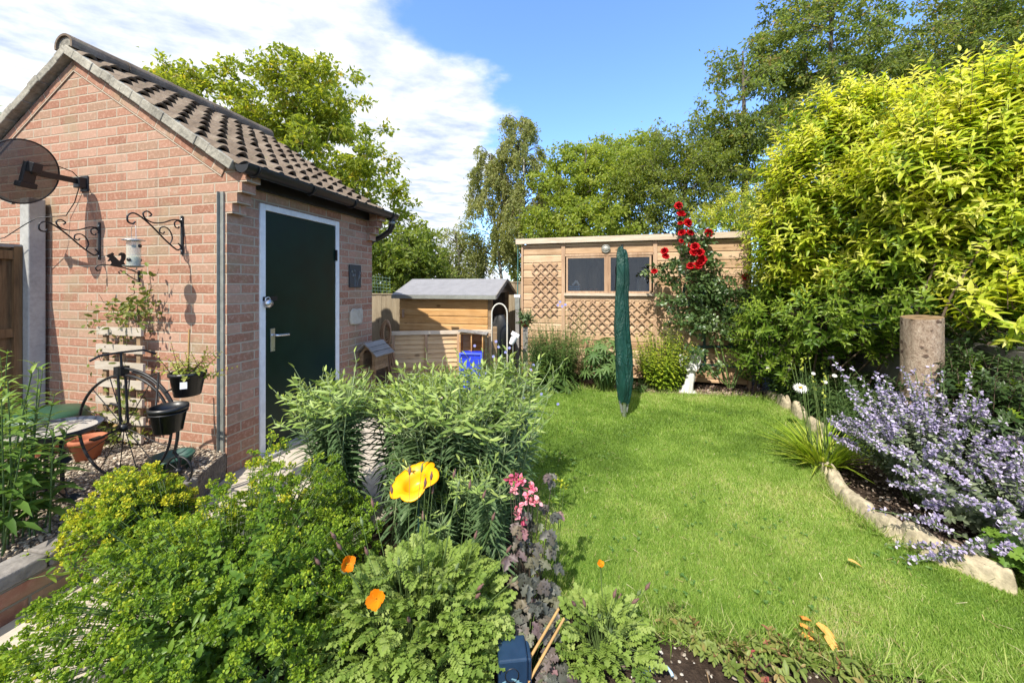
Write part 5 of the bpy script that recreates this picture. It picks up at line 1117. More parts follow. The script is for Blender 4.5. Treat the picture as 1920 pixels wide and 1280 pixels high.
# ================================================================== border on the right: edging stones, daisies, catmint
MT['edging'] = plain('edging', (.46, .395, .27), .95, 0, .5, 26, .8)
EDG = [(3.20, 4.50), (3.12, 4.22), (3.06, 3.92), (2.93, 3.55), (2.77, 3.28), (2.32, 2.70), (2.22, 2.50), (2.15, 2.30), (2.13, 2.10), (2.17, 1.93), (2.26, 1.78)]
ENM = ['first edging stone by the shed corner, half buried', 'second edging stone from the shed beside the daisies', 'third edging stone from the shed, under the daisy leaves', 'fourth edging stone from the shed, upright and pale', 'fifth edging stone from the shed, just behind the strappy yellow green leaves',
       'edging stone emerging in front of the strappy yellow green leaves', 'second edging stone in front of the strappy leaves', 'pale edging stone halfway between the strappy leaves and the geranium', 'humped pale edging stone under trailing catmint', 'broad flat edging stone crossed by a catmint flower spike', 'last edging stone before the geranium leaves']
for i, ((x, y), nm) in enumerate(zip(EDG, ENM)):
    a, b = EDG[max(i - 1, 0)], EDG[min(i + 1, len(EDG) - 1)]; an = math.atan2(b[1] - a[1], b[0] - a[0])
    ln = (.235 if i > 4 else .26) * random.uniform(.9, 1.1); hh = random.uniform(.08, .105) * (1.0 if i > 4 else 1.3); mb = MB(); n1, n2 = 16, 10; vs = []
    for q in range(n2):
        t = q / (n2 - 1); z = -.02 + (hh + .02) * math.sin(t * math.pi / 2) ; k = math.cos(t * math.pi / 2 * .93) ** .42
        for j in range(n1):
            th = 2 * math.pi * j / n1; c_, s_ = math.cos(th), math.sin(th); r = (abs(c_) ** 4 + abs(s_) ** 4) ** -.25
            vs.append((ln / 2 * r * c_ * (k * .35 + .65) * (1 + .05 * math.sin(4 * th + i)), .052 * r * s_ * k * (1 + .1 * math.sin(3 * th + 2 * i)), z * (1 + .18 * math.sin(2.3 * c_ + i * 1.7)) ))
    mb.add(vs, [(q * n1 + j, q * n1 + (j + 1) % n1, (q + 1) * n1 + (j + 1) % n1, (q + 1) * n1 + j) for q in range(n2 - 1) for j in range(n1)], True); mb.add(vs[-n1:], [tuple(range(n1))], True)
    o = mb.build('edging_stone', MT['edging']); o.location = (x, y, 0); o.rotation_euler = (random.uniform(-.08, .08), random.uniform(-.1, .1), an + random.uniform(-.16, .16)); tag(o, nm, 'edging stone', 'pale stones edging the border')

LF['daisy'] = leafmat('daisy_leaf', [(0, (.03, .065, .02)), (.5, (.055, .105, .03)), (1, (.11, .17, .05))], .25, .38, .5)
LF['petal_white'] = leafmat('white_petal', [(0, (.7, .7, .7)), (1, (.85, .85, .85))], .2, .6); MT['yellow_eye'] = plain('yellow_eye', (.65, .42, .02), .8, 0, .2, 90)
def daisy_head(par, loc, s, nrm=(-.3, -.55, .75)):
    lv = LV(); nrm = unit(np.array(nrm)); e1 = unit(np.cross(nrm, [0, 0, 1.])); e2 = np.cross(nrm, e1); m = 20; aa = np.arange(m) * 2 * math.pi / m; Dv = np.cos(aa)[:, None] * e1 + np.sin(aa)[:, None] * e2 + .12 * nrm
    lv.add(np.zeros((m, 3)), Dv, np.repeat(nrm[None], m, 0), s, s * .26, 'lance', 0, .15, .15); lv.add(rdir(26) * s * .07 + nrm * s * .1, rdir(26), nrm, s * .22, s * .2, 'quad', 1)
    o = lv.build('flower', [LF['petal_white'], MT['yellow_eye']], par); o.location = loc
def daisies(name, base, rad, h, nst, label, heads):
    p = leafy_clump(name, base, rad, h, nst, .10, .02, 'daisy', label, nl=12, lean=.34, bend=.5, basebias=1.1)
    for q, s in heads: daisy_head(p, Vector(q) - Vector((base[0], base[1], 0)), s)
    return p
daisies('daisy_clump', (3.58, 4.4), .36, .66, 170, 'dark green daisy clump by the shed corner with small white flowers', [(pix(1466, 668, 4.2), .022), (pix(1480, 690, 4.1), .022), (pix(1440, 690, 4.2), .02), (pix(1500, 662, 4.3), .02)])
daisies('daisy_clump', (3.50, 3.82), .34, .58, 200, 'dark green daisy clump with one large open white flower', [(pix(1501, 727, 3.45), .062), (pix(1547, 716, 3.4), .022), (pix(1565, 704, 3.4), .022), (pix(1525, 700, 3.5), .02)])
daisies('daisy_clump', (3.22, 3.22), .22, .46, 110, 'low dark leaved daisy clump between the strappy leaves and the edging', [])
# strappy yellow-green leaves with thin stalks
LF['strap'] = leafmat('strap_leaf', [(0, (.18, .30, .025)), (.5, (.33, .45, .045)), (1, (.55, .58, .11))], .45)
stp = thing('strappy_plant', (2.40, 2.84, 0), 'yellow green strap leaved tuft spilling over the edging stones', 'plant'); lv = LV()
n = 210; a = rng.uniform(0, 6.28, n); ro = rng.random((n, 1)) * .09; B = np.column_stack([np.cos(a) * ro[:, 0], np.sin(a) * ro[:, 0], np.zeros(n)]); Dv = np.column_stack([np.cos(a), np.sin(a), rng.uniform(1.0, 3.6, n)]); Dv[:, 0] -= .12
lv.add(B, Dv, np.column_stack([-np.cos(a) * 1.2, -np.sin(a) * 1.2, np.full(n, .8)]), rng.uniform(.26, .44, n), rng.uniform(.013, .021, n), 'lance', 0, rng.uniform(.2, .7, n), .3, np.clip(.5 + rng.normal(size=n) * .22, 0, 1))
n = 16; a = rng.uniform(0, 6.28, n); B = np.column_stack([np.cos(a) * .06, np.sin(a) * .06, np.zeros(n)]); T = B + np.column_stack([rng.normal(size=n) * .12, rng.normal(size=n) * .08, rng.uniform(.55, .85, n)]); lv.sticks(B, T, .003, .002, 1, 4)
for q in range(5): m = 9; lv.add(np.repeat(T[q % n][None], m, 0) + rng.normal(size=(m, 3)) * np.array([.008, .008, .05]), rdir(m, .4), rdir(m), .02, .014, 'oval', 0, .2, .3, .85)
lv.build('foliage', [LF['strap'], MT['stem']], stp)
# catmint
LF['catmint'] = leafmat('catmint_leaf', [(0, (.09, .13, .075)), (.5, (.16, .20, .12)), (1, (.26, .30, .19))], .25, .7, .2)
LF['violet'] = leafmat('violet_flower', [(0, (.28, .24, .42)), (.5, (.47, .42, .60)), (.85, (.64, .58, .72)), (1, (.74, .69, .78))], .3, .6, .2, (1.1, 1.05, 1.2, 1))
def catmint(base, targets, label, nrand=40, spread=(.75, .6), hh=(.35, .85)):
    root = thing('catmint', (base[0], base[1], 0), label, 'catmint', 'clumps of catmint'); lv = LV(); fl = LV(); b = np.array([base[0], base[1], 0.])
    tips = [np.array(pix(u, v, Y)) - b for u, v, Y in targets]
    for i in range(nrand): az = rng.uniform(0, 6.28); r = rng.random() ** .5; tips.append(np.array([math.cos(az) * r * spread[0], math.sin(az) * r * spread[1], rng.uniform(*hh) * (1 - .45 * r)]))
    for it_, tp in enumerate(tips):
        st = np.array([tp[0] * .12, tp[1] * .12, 0]) + rng.normal(size=3) * [.05, .05, 0]; mid = st + (tp - st) * .5 + np.array([0, 0, .12 * np.linalg.norm(tp[:2]) + .05]); ts = np.linspace(0, 1, 9)[:, None]; C = (1 - ts) ** 2 * st + 2 * ts * (1 - ts) * mid + ts ** 2 * tp
        lv.path(C, .0032, .0016, 1, 4); m = 20; t = np.repeat(np.linspace(.12, .78, m), 2); idx = np.minimum((t * 8).astype(int), 7); f = (t * 8 - idx)[:, None]; P = C[idx] * (1 - f) + C[idx + 1] * f; tg = unit(C[idx + 1] - C[idx]); o = rdir(2 * m); o = unit(o - tg * np.sum(o * tg, 1)[:, None]); o[1::2] = -o[::2]
        lv.add(P, o + tg * .4, tg + o * -.3, rng.uniform(.024, .042, 2 * m), rng.uniform(.015, .024, 2 * m), 'oval', 0, .3, .3)
        ln = rng.uniform(.3, .5) if it_ < len(targets) else rng.uniform(.14, .34); nw = 10                                # whorls of flowers towards the tip
        for q in range(nw):
            t_ = 1 - ln * (1 - q / (nw - 1)) ** .8; idx_ = min(int(t_ * 8), 7); f_ = t_ * 8 - idx_; c = C[idx_] * (1 - f_) + C[idx_ + 1] * f_; m = int(11 * (1 - .5 * q / nw)) if rng.random() < .85 else 0; o = rdir(m, .1)
            fl.add(c + o * .006, o, rdir(m), rng.uniform(.012, .023, m), rng.uniform(.009, .014, m), 'oval', 0, .2, .3, np.clip(rng.normal(.5, .25, m), 0, 1)); m = 5; fl.add(np.repeat(c[None], m, 0), rdir(m), rdir(m), .012, .006, 'lance', 1, .1, .2)
    lv.build('foliage', [LF['catmint'], MT['stem']], root); fl.build('flower_spikes', [LF['violet'], LF['catmint']], root); return root
catmint((2.72, 2.38), [(1560, 672, 2.6), (1600, 690, 2.55), (1640, 700, 2.45), (1700, 700, 2.45), (1830, 672, 2.35), (1770, 690, 2.4), (1810, 730, 2.3), (1800, 750, 2.3), (1740, 745, 2.3), (1680, 745, 2.35), (1630, 740, 2.4), (1610, 765, 2.4), (1660, 705, 2.5), (1620, 800, 2.35), (1780, 780, 2.25), (1590, 735, 2.5), (1720, 720, 2.4), (1690, 690, 2.5), (1715, 695, 2.5), (1745, 688, 2.5), (1765, 700, 2.45), (1705, 712, 2.45), (1735, 705, 2.45), (1755, 722, 2.4)], 'tall catmint with violet spikes in front of the sawn log', 120, (.58, .42), (.5, .92))
catmint((2.72, 1.95), [(1650, 840, 2.1), (1680, 880, 2.05), (1700, 905, 1.95), (1740, 910, 1.9), (1800, 930, 1.85), (1870, 950, 1.8), (1900, 880, 1.9), (1860, 870, 1.95), (1760, 830, 2.05), (1820, 800, 2.1)], 'catmint sprawling towards the edging stones at the right of the lawn', 75, (.6, .4), (.3, .6))
catmint((2.62, 1.72), [(1660, 1020, 1.95), (1720, 1052, 1.82), (1770, 1030, 1.8), (1815, 1020, 1.78), (1700, 1050, 1.85), (1635, 955, 2.0), (1880, 990, 1.7), (1850, 960, 1.72)], 'low catmint trailing violet spikes over the edging onto the lawn', 18, (.4, .25), (.15, .4))
# hardy geranium at the bottom right
LF['gera'] = leafmat('geranium_leaf', [(0, (.06, .14, .02)), (.5, (.12, .23, .03)), (1, (.22, .33, .05))], .35)
def lobed_clump(name, base, n, rad, h, L, leaf, label, cat='plant', tilt=.5, zc=0.0):
    root = thing(name, (base[0], base[1], zc), label, cat); lv = LV()
    for i in range(n):
        a = rng.uniform(0, 6.28); r = rng.random() ** .5 * rad; t = np.array([math.cos(a) * r, math.sin(a) * r, h * rng.uniform(.5, 1) * (1 - .4 * r / rad)]); b = t * [.2, .2, 0]; lv.path([b, (b + t) / 2 + [0, 0, .03], t], .002, .0014, 1, 4)
        nrm = unit(np.array([math.cos(a) * tilt, math.sin(a) * tilt - .3, 1.]) + rng.normal(size=3) * .25); e1 = unit(np.cross(nrm, [.1, 1, .1])); e2 = np.cross(nrm, e1); m = 5; aa = (np.arange(m) - 2) * 1.05 + a; Dv = np.cos(aa)[:, None] * e1 + np.sin(aa)[:, None] * e2 + .1 * nrm; s = L * rng.uniform(.7, 1.2)
        lv.add(np.repeat(t[None], m, 0), Dv, np.repeat(nrm[None], m, 0), s * np.array([.75, .95, 1.05, .95, .75]), s * .75, 'lobed', 0, .25, .3, np.clip(rng.uniform(.2, .9) + rng.normal(size=m) * .06, 0, 1))
    lv.build('foliage', [LF[leaf], MT['stem']], root); return root
lobed_clump('geranium', (2.47, 1.68), 70, .22, .26, .062, 'gera', 'bright green lobed geranium leaves at the end of the edging stones')

# angel statue
AN = gnd(1286, 728); an = thing('angel_statue', ((1286 - CX) / F * 4.85, 4.85, 0), 'white angel garden statue with wings against the shed foot', 'statue', rz=R(-14))
MT['plaster'] = plain('plaster', (.62, .61, .59), .7, 0, .18, 30, .25)
mb = MB(); n = 32; rows = 34; vs = []                          # robe, waist, chest and shoulders as one surface, leaning a little
for i in range(rows):
    t = i / (rows - 1); z = .36 * t
    w_ = np.interp(t, [0, .06, .3, .55, .68, .82, .92, .97, 1], [.082, .068, .052, .048, .040, .052, .050, .024, .020]); lean = .055 * math.sin(t * 2.2) - .02 * t + .03 * t * t
    for j in range(n):
        a = 2 * math.pi * j / n; f = 1 + (.12 * math.sin(7 * a + 4 * t) + .06 * math.sin(11 * a - 6 * t)) * (1 - t) ** .6
        vs.append((w_ * f * math.cos(a) + lean, w_ * .75 * f * math.sin(a), z))
mb.add(vs, [(i * n + j, i * n + (j + 1) % n, (i + 1) * n + (j + 1) % n, (i + 1) * n + j) for i in range(rows - 1) for j in range(n)], True)
hc = Vector((.068, -.012, .402)); mb.lathe([(.0, -.042), (.018, -.038), (.028, -.02), (.031, .0), (.029, .02), (.018, .036), (0, .042)], 16, hc, Matrix.Rotation(R(18), 3, 'Y')); mb.lathe([(.0, .0), (.03, -.03), (.037, -.005), (.034, .024), (.018, .044), (0, .048)], 14, hc + Vector((.002, .008, .004)))
mb.tube([hc + Vector((-.004, -.03, -.002)), hc + Vector((-.005, -.038, -.008))], .006, 6)
mb.tube([(.09, .0, .335), (.104, -.02, .28), (.088, -.055, .262), (.06, -.06, .285), (.05, -.055, .315)], [.018, .016, .014, .012, .009], 9); mb.tube([(.012, 0, .335), (-.012, -.025, .28), (.012, -.055, .262), (.04, -.06, .29), (.048, -.055, .318)], [.018, .016, .014, .012, .009], 9)
mb.box((.02, 0, .008), (.17, .12, .016)); mb.build('figure', MT['plaster'], an); an.scale = (1.15,) * 3
for sg in (-1, 1):
    mb = MB(); wg = [(.012, .30), (.03, .37), (.062, .425), (.10, .43), (.112, .40), (.10, .355), (.106, .335), (.09, .30), (.092, .28), (.07, .255), (.05, .24), (.03, .25)]
    mb.prism([(.05 + sg * x * 1.12, z) for x, z in wg], .03, .045); mb.build('wing', MT['plaster'], an, bevel=.005)
# terracotta pot on the post, white lamp and small bits left of the shed
PT = pix(985, 604, 5.25); pt = thing('hanging_pot', (PT.x, PT.y, PT.z - .05), 'terracotta pot with trailing plant on a post by the shed corner', 'plant pot'); mb = MB()
mb.lathe([(.0, -.01), (.05, -.01), (.062, .05), (.07, .052), (.072, .075), (.06, .075), (.055, .05)], 20); mb.build('pot', MT['terracotta'], pt)
mb = MB(); mb.box((0, 0, -(PT.z - .05) / 2 - .008), (.07, .05, PT.z - .06)); mb.build('post', MT['grey_wood'], pt)
lv = LV(); n = 60; B = np.column_stack([rng.normal(size=(n, 2)) * .025, np.full(n, .06)]); shoots(lv, B, rdir(n, .55), rng.uniform(.1, .24, n), 6, .035, .02, 0, lambda t, m: rng.random(m), 'oval'); lv.build('plant', [LF['rose'], MT['stem']], pt)
WL = pix(966, 634, 5.0); wl = thing('white_lantern', (WL.x, WL.y, 0), 'white plastic garden light tilted on a stake among the asters', 'garden light'); mb = MB(); Mx = Matrix.Rotation(R(28), 3, 'Y')
mb.box((0, 0, WL.z + .05), (.11, .09, .05), Mx); mb.lathe([(.03, -.09), (.045, -.02), (.045, .03)], 14, (-.015, 0, WL.z), Mx); mb.build('head', MT['white_paint'], wl, bevel=.006); mb = MB(); mb.tube([(-.03, 0, WL.z - .06), (-.03, 0, 0)], .008, 6); mb.build('stake', MT['grey_steel'], wl)
# pale blue flowers on the asters and by the lawn
LF['blue'] = leafmat('blue_flower', [(0, (.25, .27, .62)), (1, (.45, .46, .80))], .25, .6)
def blossoms(name, pts_, label, leaf='blue', s=.02, g_='small blue flowers by the timber store'):
    o0 = Vector(pts_[0]); lv = LV(); st = LV()
    root = thing(name, (o0.x, o0.y, 0), label, 'flowers')
    for p in pts_:
        p = np.array(p) - np.array([o0.x, o0.y, 0]); m = 7; aa = np.arange(m) * 6.28 / m; lv.add(np.repeat(p[None], m, 0), np.column_stack([np.cos(aa), -.3 * np.ones(m), np.sin(aa)]), [0, -1, .4], s, s * .7, 'oval', 0, .15, .2); st.path([[p[0] * .9 + .02, p[1] * .9 + .04, 0], [p[0], p[1], p[2] * .6], p], .002, .0012, 0, 3)
    st.build('stalks', MT['stem'], root); lv.build('blooms', LF[leaf], root)
blossoms('aster_flowers', [pix(u, v, 4.5) for u, v in ((955, 652), (948, 660), (935, 650), (948, 685), (958, 692), (940, 668), (930, 640), (912, 700), (995, 693), (1000, 684), (890, 648), (925, 668))], 'loose pale blue flowers in the wispy clump by the timber store', s=.02)
blossoms('blue_flowers', [pix(u, v, 3.3) for u, v in ((982, 745), (1046, 757), (1015, 738))], 'three tiny blue flowers on thin stalks at the left edge of the lawn', s=.014)
blossoms('pink_valerian', [pix(u, v, 5.15) for u, v in ((1050, 566), (1046, 572), (1054, 574), (1060, 571))], 'tall pink flower tuft in front of the diamond trellis', 'pinkf' if 'pinkf' in LF else 'blue', s=.022)

# ================================================================== left bed: gravel, bird bath, penny farthing, pots
def pebbles(name, n, sampler, smin, smax, stops, label, z):
    t_ = (1 + 5 ** .5) / 2; iv = unit(np.array([(-1, t_, 0), (1, t_, 0), (-1, -t_, 0), (1, -t_, 0), (0, -1, t_), (0, 1, t_), (0, -1, -t_), (0, 1, -t_), (t_, 0, -1), (t_, 0, 1), (-t_, 0, -1), (-t_, 0, 1)], float))
    fi = np.array([(0, 11, 5), (0, 5, 1), (0, 1, 7), (0, 7, 10), (0, 10, 11), (1, 5, 9), (5, 11, 4), (11, 10, 2), (10, 7, 6), (7, 1, 8), (3, 9, 4), (3, 4, 2), (3, 2, 6), (3, 6, 8), (3, 8, 9), (4, 9, 5), (2, 4, 11), (6, 2, 10), (8, 6, 7), (9, 8, 1)])
    X, Y = sampler(n); n = len(X); s = rng.uniform(smin, smax, n) * rng.uniform(.6, 1, n); sc = np.stack([s, s * rng.uniform(.55, .95, n), s * rng.uniform(.3, .6, n)], 1); a = rng.uniform(0, 6.28, n); tl = rng.normal(size=n) * .4
    V = iv[None] * sc[:, None] * (1 + rng.normal(size=(n, 12, 1)) * .1); x, y, zz = V[..., 0].copy(), V[..., 1].copy(), V[..., 2].copy(); zz2 = zz * np.cos(tl)[:, None] + x * np.sin(tl)[:, None]; x = x * np.cos(tl)[:, None] - zz * np.sin(tl)[:, None]
    ca, sa = np.cos(a)[:, None], np.sin(a)[:, None]; V = np.stack([x * ca - y * sa + X[:, None], x * sa + y * ca + Y[:, None], zz2 + z + rng.uniform(0, .008, n)[:, None]], -1)
    l = LV(); l.V = [V.reshape(-1, 3)]; l.L = [(np.arange(n)[:, None, None] * 12 + fi[None]).reshape(-1)]; l.T = [np.full(n * 20, 3)]; l.M = [np.zeros(n * 20, int)]; l.A = [np.repeat(rng.random(n), 12)]; l.n = n * 12
    m, t = newmat(name); at = t.n('ShaderNodeAttribute', attribute_name='rnd'); c = t.ramp(at.outputs['Fac'], stops); nz = t.noise(t.n('ShaderNodeTexCoord').outputs['Object'], 120, 3); c = t.mix(t.math('MULTIPLY', nz, .5), c, (.1, .08, .06, 1))
    t.n('ShaderNodeOutputMaterial', {0: t.n('ShaderNodeBsdfPrincipled', {'Base Color': c, 'Roughness': .8, 'Specular IOR Level': .3}).outputs[0]})
    tag(l.build(name, m, smooth=False), label, 'gravel', kind='stuff')
def in_bed(n):
    X = rng.uniform(-4.2, -1.95, n); Y = rng.uniform(1.15, 3.2, n); k = in_poly(X, Y, BED); return X[k], Y[k]
pebbles('gravel', 15000, in_bed, .007, .018, [(0, (.15, .10, .07)), (.35, (.32, .245, .175)), (.7, (.48, .40, .29)), (1, (.68, .60, .48))], 'mixed brown and cream gravel of the raised bed', .187)
def in_soil(n):
    X = rng.uniform(.2, 1.5, n); Y = rng.uniform(1.2, 1.7, n); k = ~in_poly(X, Y, LAWN); return X[k], Y[k]
pebbles('soil_stones', 700, in_soil, .003, .013, [(0, (.08, .055, .04)), (.6, (.2, .16, .12)), (.85, (.4, .35, .28)), (1, (.75, .7, .62))], 'small stones and crumbs scattered on the dark soil', -.005)
def in_shed_bed(n):
    X = rng.uniform(1.4, 3.4, n); Y = rng.uniform(4.55, 5.2, n); k = ~in_poly(X, Y, LAWN); return X[k], Y[k]
pebbles('bark_chips', 3200, in_shed_bed, .008, .024, [(0, (.10, .06, .045)), (.5, (.24, .15, .11)), (.85, (.42, .32, .25)), (1, (.66, .58, .5))], 'reddish bark chips and stones along the foot of the shed', .0)
def in_right_bed(n):
    X = rng.uniform(2.1, 3.3, n); Y = rng.uniform(1.75, 3.0, n); k = ~in_poly(X, Y, LAWN); return X[k], Y[k]
pebbles('border_crumbs', 1800, in_right_bed, .005, .018, [(0, (.06, .04, .03)), (.6, (.17, .12, .09)), (.9, (.36, .29, .22)), (1, (.6, .55, .48))], 'soil crumbs and chips in the right border', .0)

# tall leafy plant at the left edge
LF['tall'] = leafmat('tall_leaf', [(0, (.05, .11, .024)), (.5, (.10, .19, .035)), (.85, (.18, .29, .05)), (1, (.28, .38, .07))], .42, .4, .4)
leafy_clump('tall_perennial', (-2.37, 1.74, .19), .16, .84, 20, .13, .032, 'tall', 'tall dark leafy perennial growing in the gravel at the left edge', nl=11, lean=.14, bend=.55, basebias=.9, tipcol=.5, r=.005)
leafy_clump('tall_perennial', (-2.78, 1.98, .19), .16, .95, 12, .12, .03, 'tall', 'leafy perennial in front of the brown fence panel, behind the nearer one', nl=10, lean=.1, bend=.5, basebias=.8, tipcol=.6, r=.005)
# bird bath on a scrolled stand
BP = gnd(100, 944, .19); bt = thing('bird_bath', (BP.x, BP.y, .19), 'shallow dish bird bath on a black iron stand with leaf scrolls', 'bird bath')
mb = MB(); zt = .40
mb.lathe([(0, zt - .03), (.10, zt - .03), (.165, zt - .01), (.19, zt + .02), (.196, zt + .026), (.185, zt + .024), (.15, zt), (.08, zt - .012), (0, zt - .014)], 32); mb.build('dish', plain('dish_blue', (.05, .065, .10), .35, .2, .2, 30), bt)
MT['water_pale'] = plain('water_pale', (.42, .40, .36), .25, 0, .1, 8); mb = MB(); mb.lathe([(0, zt + .012), (.167, zt + .012)], 28); mb.build('water', MT['water_pale'], bt)
for k in range(3):
    a = k * 2.1 + .5; mb = MB(); mb.tube([(.03 * math.cos(a), .03 * math.sin(a), zt - .03), (.035 * math.cos(a), .035 * math.sin(a), .1), (.05 * math.cos(a), .05 * math.sin(a), .03), (.15 * math.cos(a), .15 * math.sin(a), .0)], .010, 8); mb.build('leg', MT['black_metal'], bt)
vine = MB(); vine.tube([(.09 + .03 * math.sin(t * 7), -.06 + .03 * math.cos(t * 7), .02 + .3 * t) for t in np.linspace(0, 1, 20)], .005, 6)
for t in np.linspace(.08, .95, 6):
    c = Vector((.09 + .03 * math.sin(t * 7), -.06 + .03 * math.cos(t * 7), .02 + .3 * t)); a = t * 9
    pp = [(0, 0), (.02, .022), (.042, .018), (.06, 0), (.042, -.018), (.02, -.022)]; M = Matrix.Rotation(a, 3, 'Z') @ Matrix.Rotation(R(60), 3, 'X') ; vv = [c + M @ Vector((x, y, 0)) for x, y in pp] + [c + M @ Vector((x, y, .003)) for x, y in pp]; vine.add(vv, [(0, 1, 2, 3, 4, 5), (11, 10, 9, 8, 7, 6)] + [(i, (i + 1) % 6, (i + 1) % 6 + 6, i + 6) for i in range(6)])
vine.build('iron_leaf_scroll', MT['black_metal'], bt)
# green upturned tub and terracotta pots
TB = pix(86, 790, 2.72); tb = thing('green_tub', (TB.x, TB.y, .19), 'upturned dark green plastic tub behind the bird bath', 'tub'); mb = MB(); h0 = TB.z - .19 - .05
mb.lathe([(.225, h0), (.232, h0 + .01), (.225, h0 + .03), (.215, h0 + .10), (.19, h0 + .125), (.10, h0 + .135), (0, h0 + .137)], 36); mb.build('shell', plain('green_plastic', (.02, .075, .04), .45, 0, .2, 20, .05), tb)
mb = MB(); mb.lathe([(.13, 0), (.16, h0 * .9), (.17, h0 * .9), (.175, h0 - .005)], 24); mb.build('pot_below', MT['terracotta'], tb)
def tpot(p, r, h, label, tilt=0):
    o = thing('terracotta_pot', p, label, 'plant pot', 'terracotta pots by the bird bath'); mb = MB(); M = Matrix.Rotation(tilt, 3, 'Y')
    mb.lathe([(0, 0), (r * .62, 0), (r * .9, h * .78), (r, h * .8), (r * 1.02, h), (r * .9, h), (r * .8, h * .8), (r * .75, h * .75), (0, h * .74)], 24, (0, 0, 0), M); mb.build('pot', MT['terracotta'], o); return o
q = gnd(133, 872, .19); tpot((q.x, q.y + .1, .19), .095, .15, 'orange terracotta pot on the gravel right of the bird bath')
q = gnd(92, 860, .19); tpot((q.x - .02, q.y + .16, .19), .13, .22, 'larger terracotta pot half hidden behind the bird bath')

# penny farthing planter
PF = gnd(232, 905, .19); pf = thing('penny_farthing', (-2.44, 2.30, .19), 'black iron penny farthing plant stand with big spoked wheel', 'plant stand', rz=R(-6))
def wheel(name, c, r, ns, tr_, par):
    mb = MB(); mb.tube([(c[0] + r * math.cos(a), c[1], c[2] + r * math.sin(a)) for a in np.linspace(0, 2 * math.pi, 61)], tr_, 7, False); w_ = mb.build(name, MT['black_metal'], par)
    mb = MB()
    for k in range(ns): a = 2 * math.pi * k / ns + .1; mb.tube([(c[0], c[1], c[2]), (c[0] + r * math.cos(a), c[1], c[2] + r * math.sin(a))], .0028, 5)
    mb.build('spokes', MT['black_metal'], w_); mb = MB(); mb.lathe([(0, -.025), (.024, -.022), (.024, .022), (0, .025)], 14, c, Matrix.Rotation(R(90), 3, 'X')); mb.build('hub', MT['black_metal'], w_)
wheel('wheel', (0.02, 0, .335), .325, 14, .008, pf); wheel('wheel', (.40, 0, .085), .085, 10, .006, pf)
mb = MB(); arc = [(-.01, 0, .70), (.02, 0, .705)] + [(.02 + .365 * math.cos(a) * 1.02, 0, .335 + .365 * math.sin(a)) for a in np.linspace(R(80), R(-22), 18)] + [(.40, 0, .16), (.40, 0, .085)]
mb.tube(arc, .008, 7); mb.tube([(p[0] - .016, p[1] + .008, p[2] - .016) for p in arc[2:-2]], .006, 6)
for s_ in (-.02, .02): mb.tube([(0.02, s_, .335), (0.0, s_, .68)], .007, 6)
mb.box((0, 0, .69), (.05, .05, .05)); mb.build('frame', MT['black_metal'], pf)
mb = MB(); mb.tube([(0, 0, .70), (-.005, 0, .80)], .007, 6); mb.tube([(-.03, -.14, .775), (-.015, -.1, .80), (-.005, 0, .802), (.03, .1, .80), (.05, .16, .765)], .007, 7); mb.build('handlebar', MT['black_metal'], pf)
mb = MB(); mb.tube([(.02, -.03, .335), (-.05, -.06, .30), (-.05, -.10, .30)], .006, 6); mb.box((-.05, -.09, .30), (.04, .05, .012)); mb.tube([(-.02, 0, .47), (-.08, -.0, .48)], .007, 6); mb.build('pedal', MT['black_metal'], pf)
# pot rings that hang off the frame
def ring(c, r, par, back):
    mb = MB(); mb.tube([(c[0] + r * math.cos(a), c[1] + r * math.sin(a), c[2]) for a in np.linspace(0, 2 * math.pi, 33)], .0045, 6, False); mb.tube([back, ((back[0] + c[0]) / 2, (back[1] + c[1]) / 2, back[2] + .05), (c[0] - r, c[1], c[2])], .005, 6)
    for k in range(4): a = k * 1.57 + .4; mb.tube([(c[0] + r * math.cos(a), c[1] + r * math.sin(a), c[2]), (c[0] + r * .8 * math.cos(a), c[1] + r * .8 * math.sin(a), c[2] - .10), (c[0], c[1], c[2] - .125)], .003, 5)
    mb.build('pot_ring', MT['black_metal'], par)
L0 = Matrix.Translation((-2.44, 2.30, .19)) @ Matrix.Rotation(R(-6), 4, 'Z'); L1 = L0.inverted()
p1 = pix(352, 700, 2.16); p2 = pix(316, 765, 2.02); a1 = L1 @ p1; a2 = L1 @ p2
ring(a1 + Vector((0, 0, -.005)), .082, pf, (.30, 0, .56)); ring(a2 + Vector((0, 0, -.02)), .08, pf, (.2, 0, .66))
def blackpot(p, label, r, h):
    o = thing('plastic_pot', p, label, 'plant pot', 'black plastic pots on the penny farthing'); mb = MB(); mb.lathe([(0, -h), (r * .74, -h), (r * .97, -.008), (r * 1.06, -.008), (r * 1.06, .012), (r * .98, .012), (r * .93, -.02), (r * .9, -.03), (0, -.03)], 28); mb.build('pot', MT['black_plastic'], o); return o
pa = blackpot(p1, 'black plastic pot holding a yellowish plant and a cane', .084, .125); blackpot(p2, 'empty black plastic pot in a wire ring', .082, .125)
mb = MB(); mb.box((.045, -.078, -.05), (.032, .003, .038), Matrix.Rotation(R(28), 3, 'Z')); mb.build('price_label', MT['white_paint'], pa)
mb = MB(); mb.tube([(.0, .0, -.03), (.01, .0, .26)], .005, 6); mb.build('cane', MT['dry_stem'], pa)
LF['limey'] = leafmat('lime_leaf', [(0, (.16, .22, .03)), (.5, (.30, .36, .05)), (1, (.52, .50, .16))], .35)
lv = LV(); n = 26; B = np.column_stack([rng.normal(size=(n, 2)) * .03, np.full(n, -.03)]); Dv = rdir(n, .7); shoots(lv, B, Dv, rng.uniform(.1, .23, n), 8, .028, .017, 0, lambda t, m: np.clip(.3 + .5 * t + rng.normal(size=m) * .15, 0, 1), 'oval'); lv.build('plant', [LF['limey'], MT['red_stem']], pa)
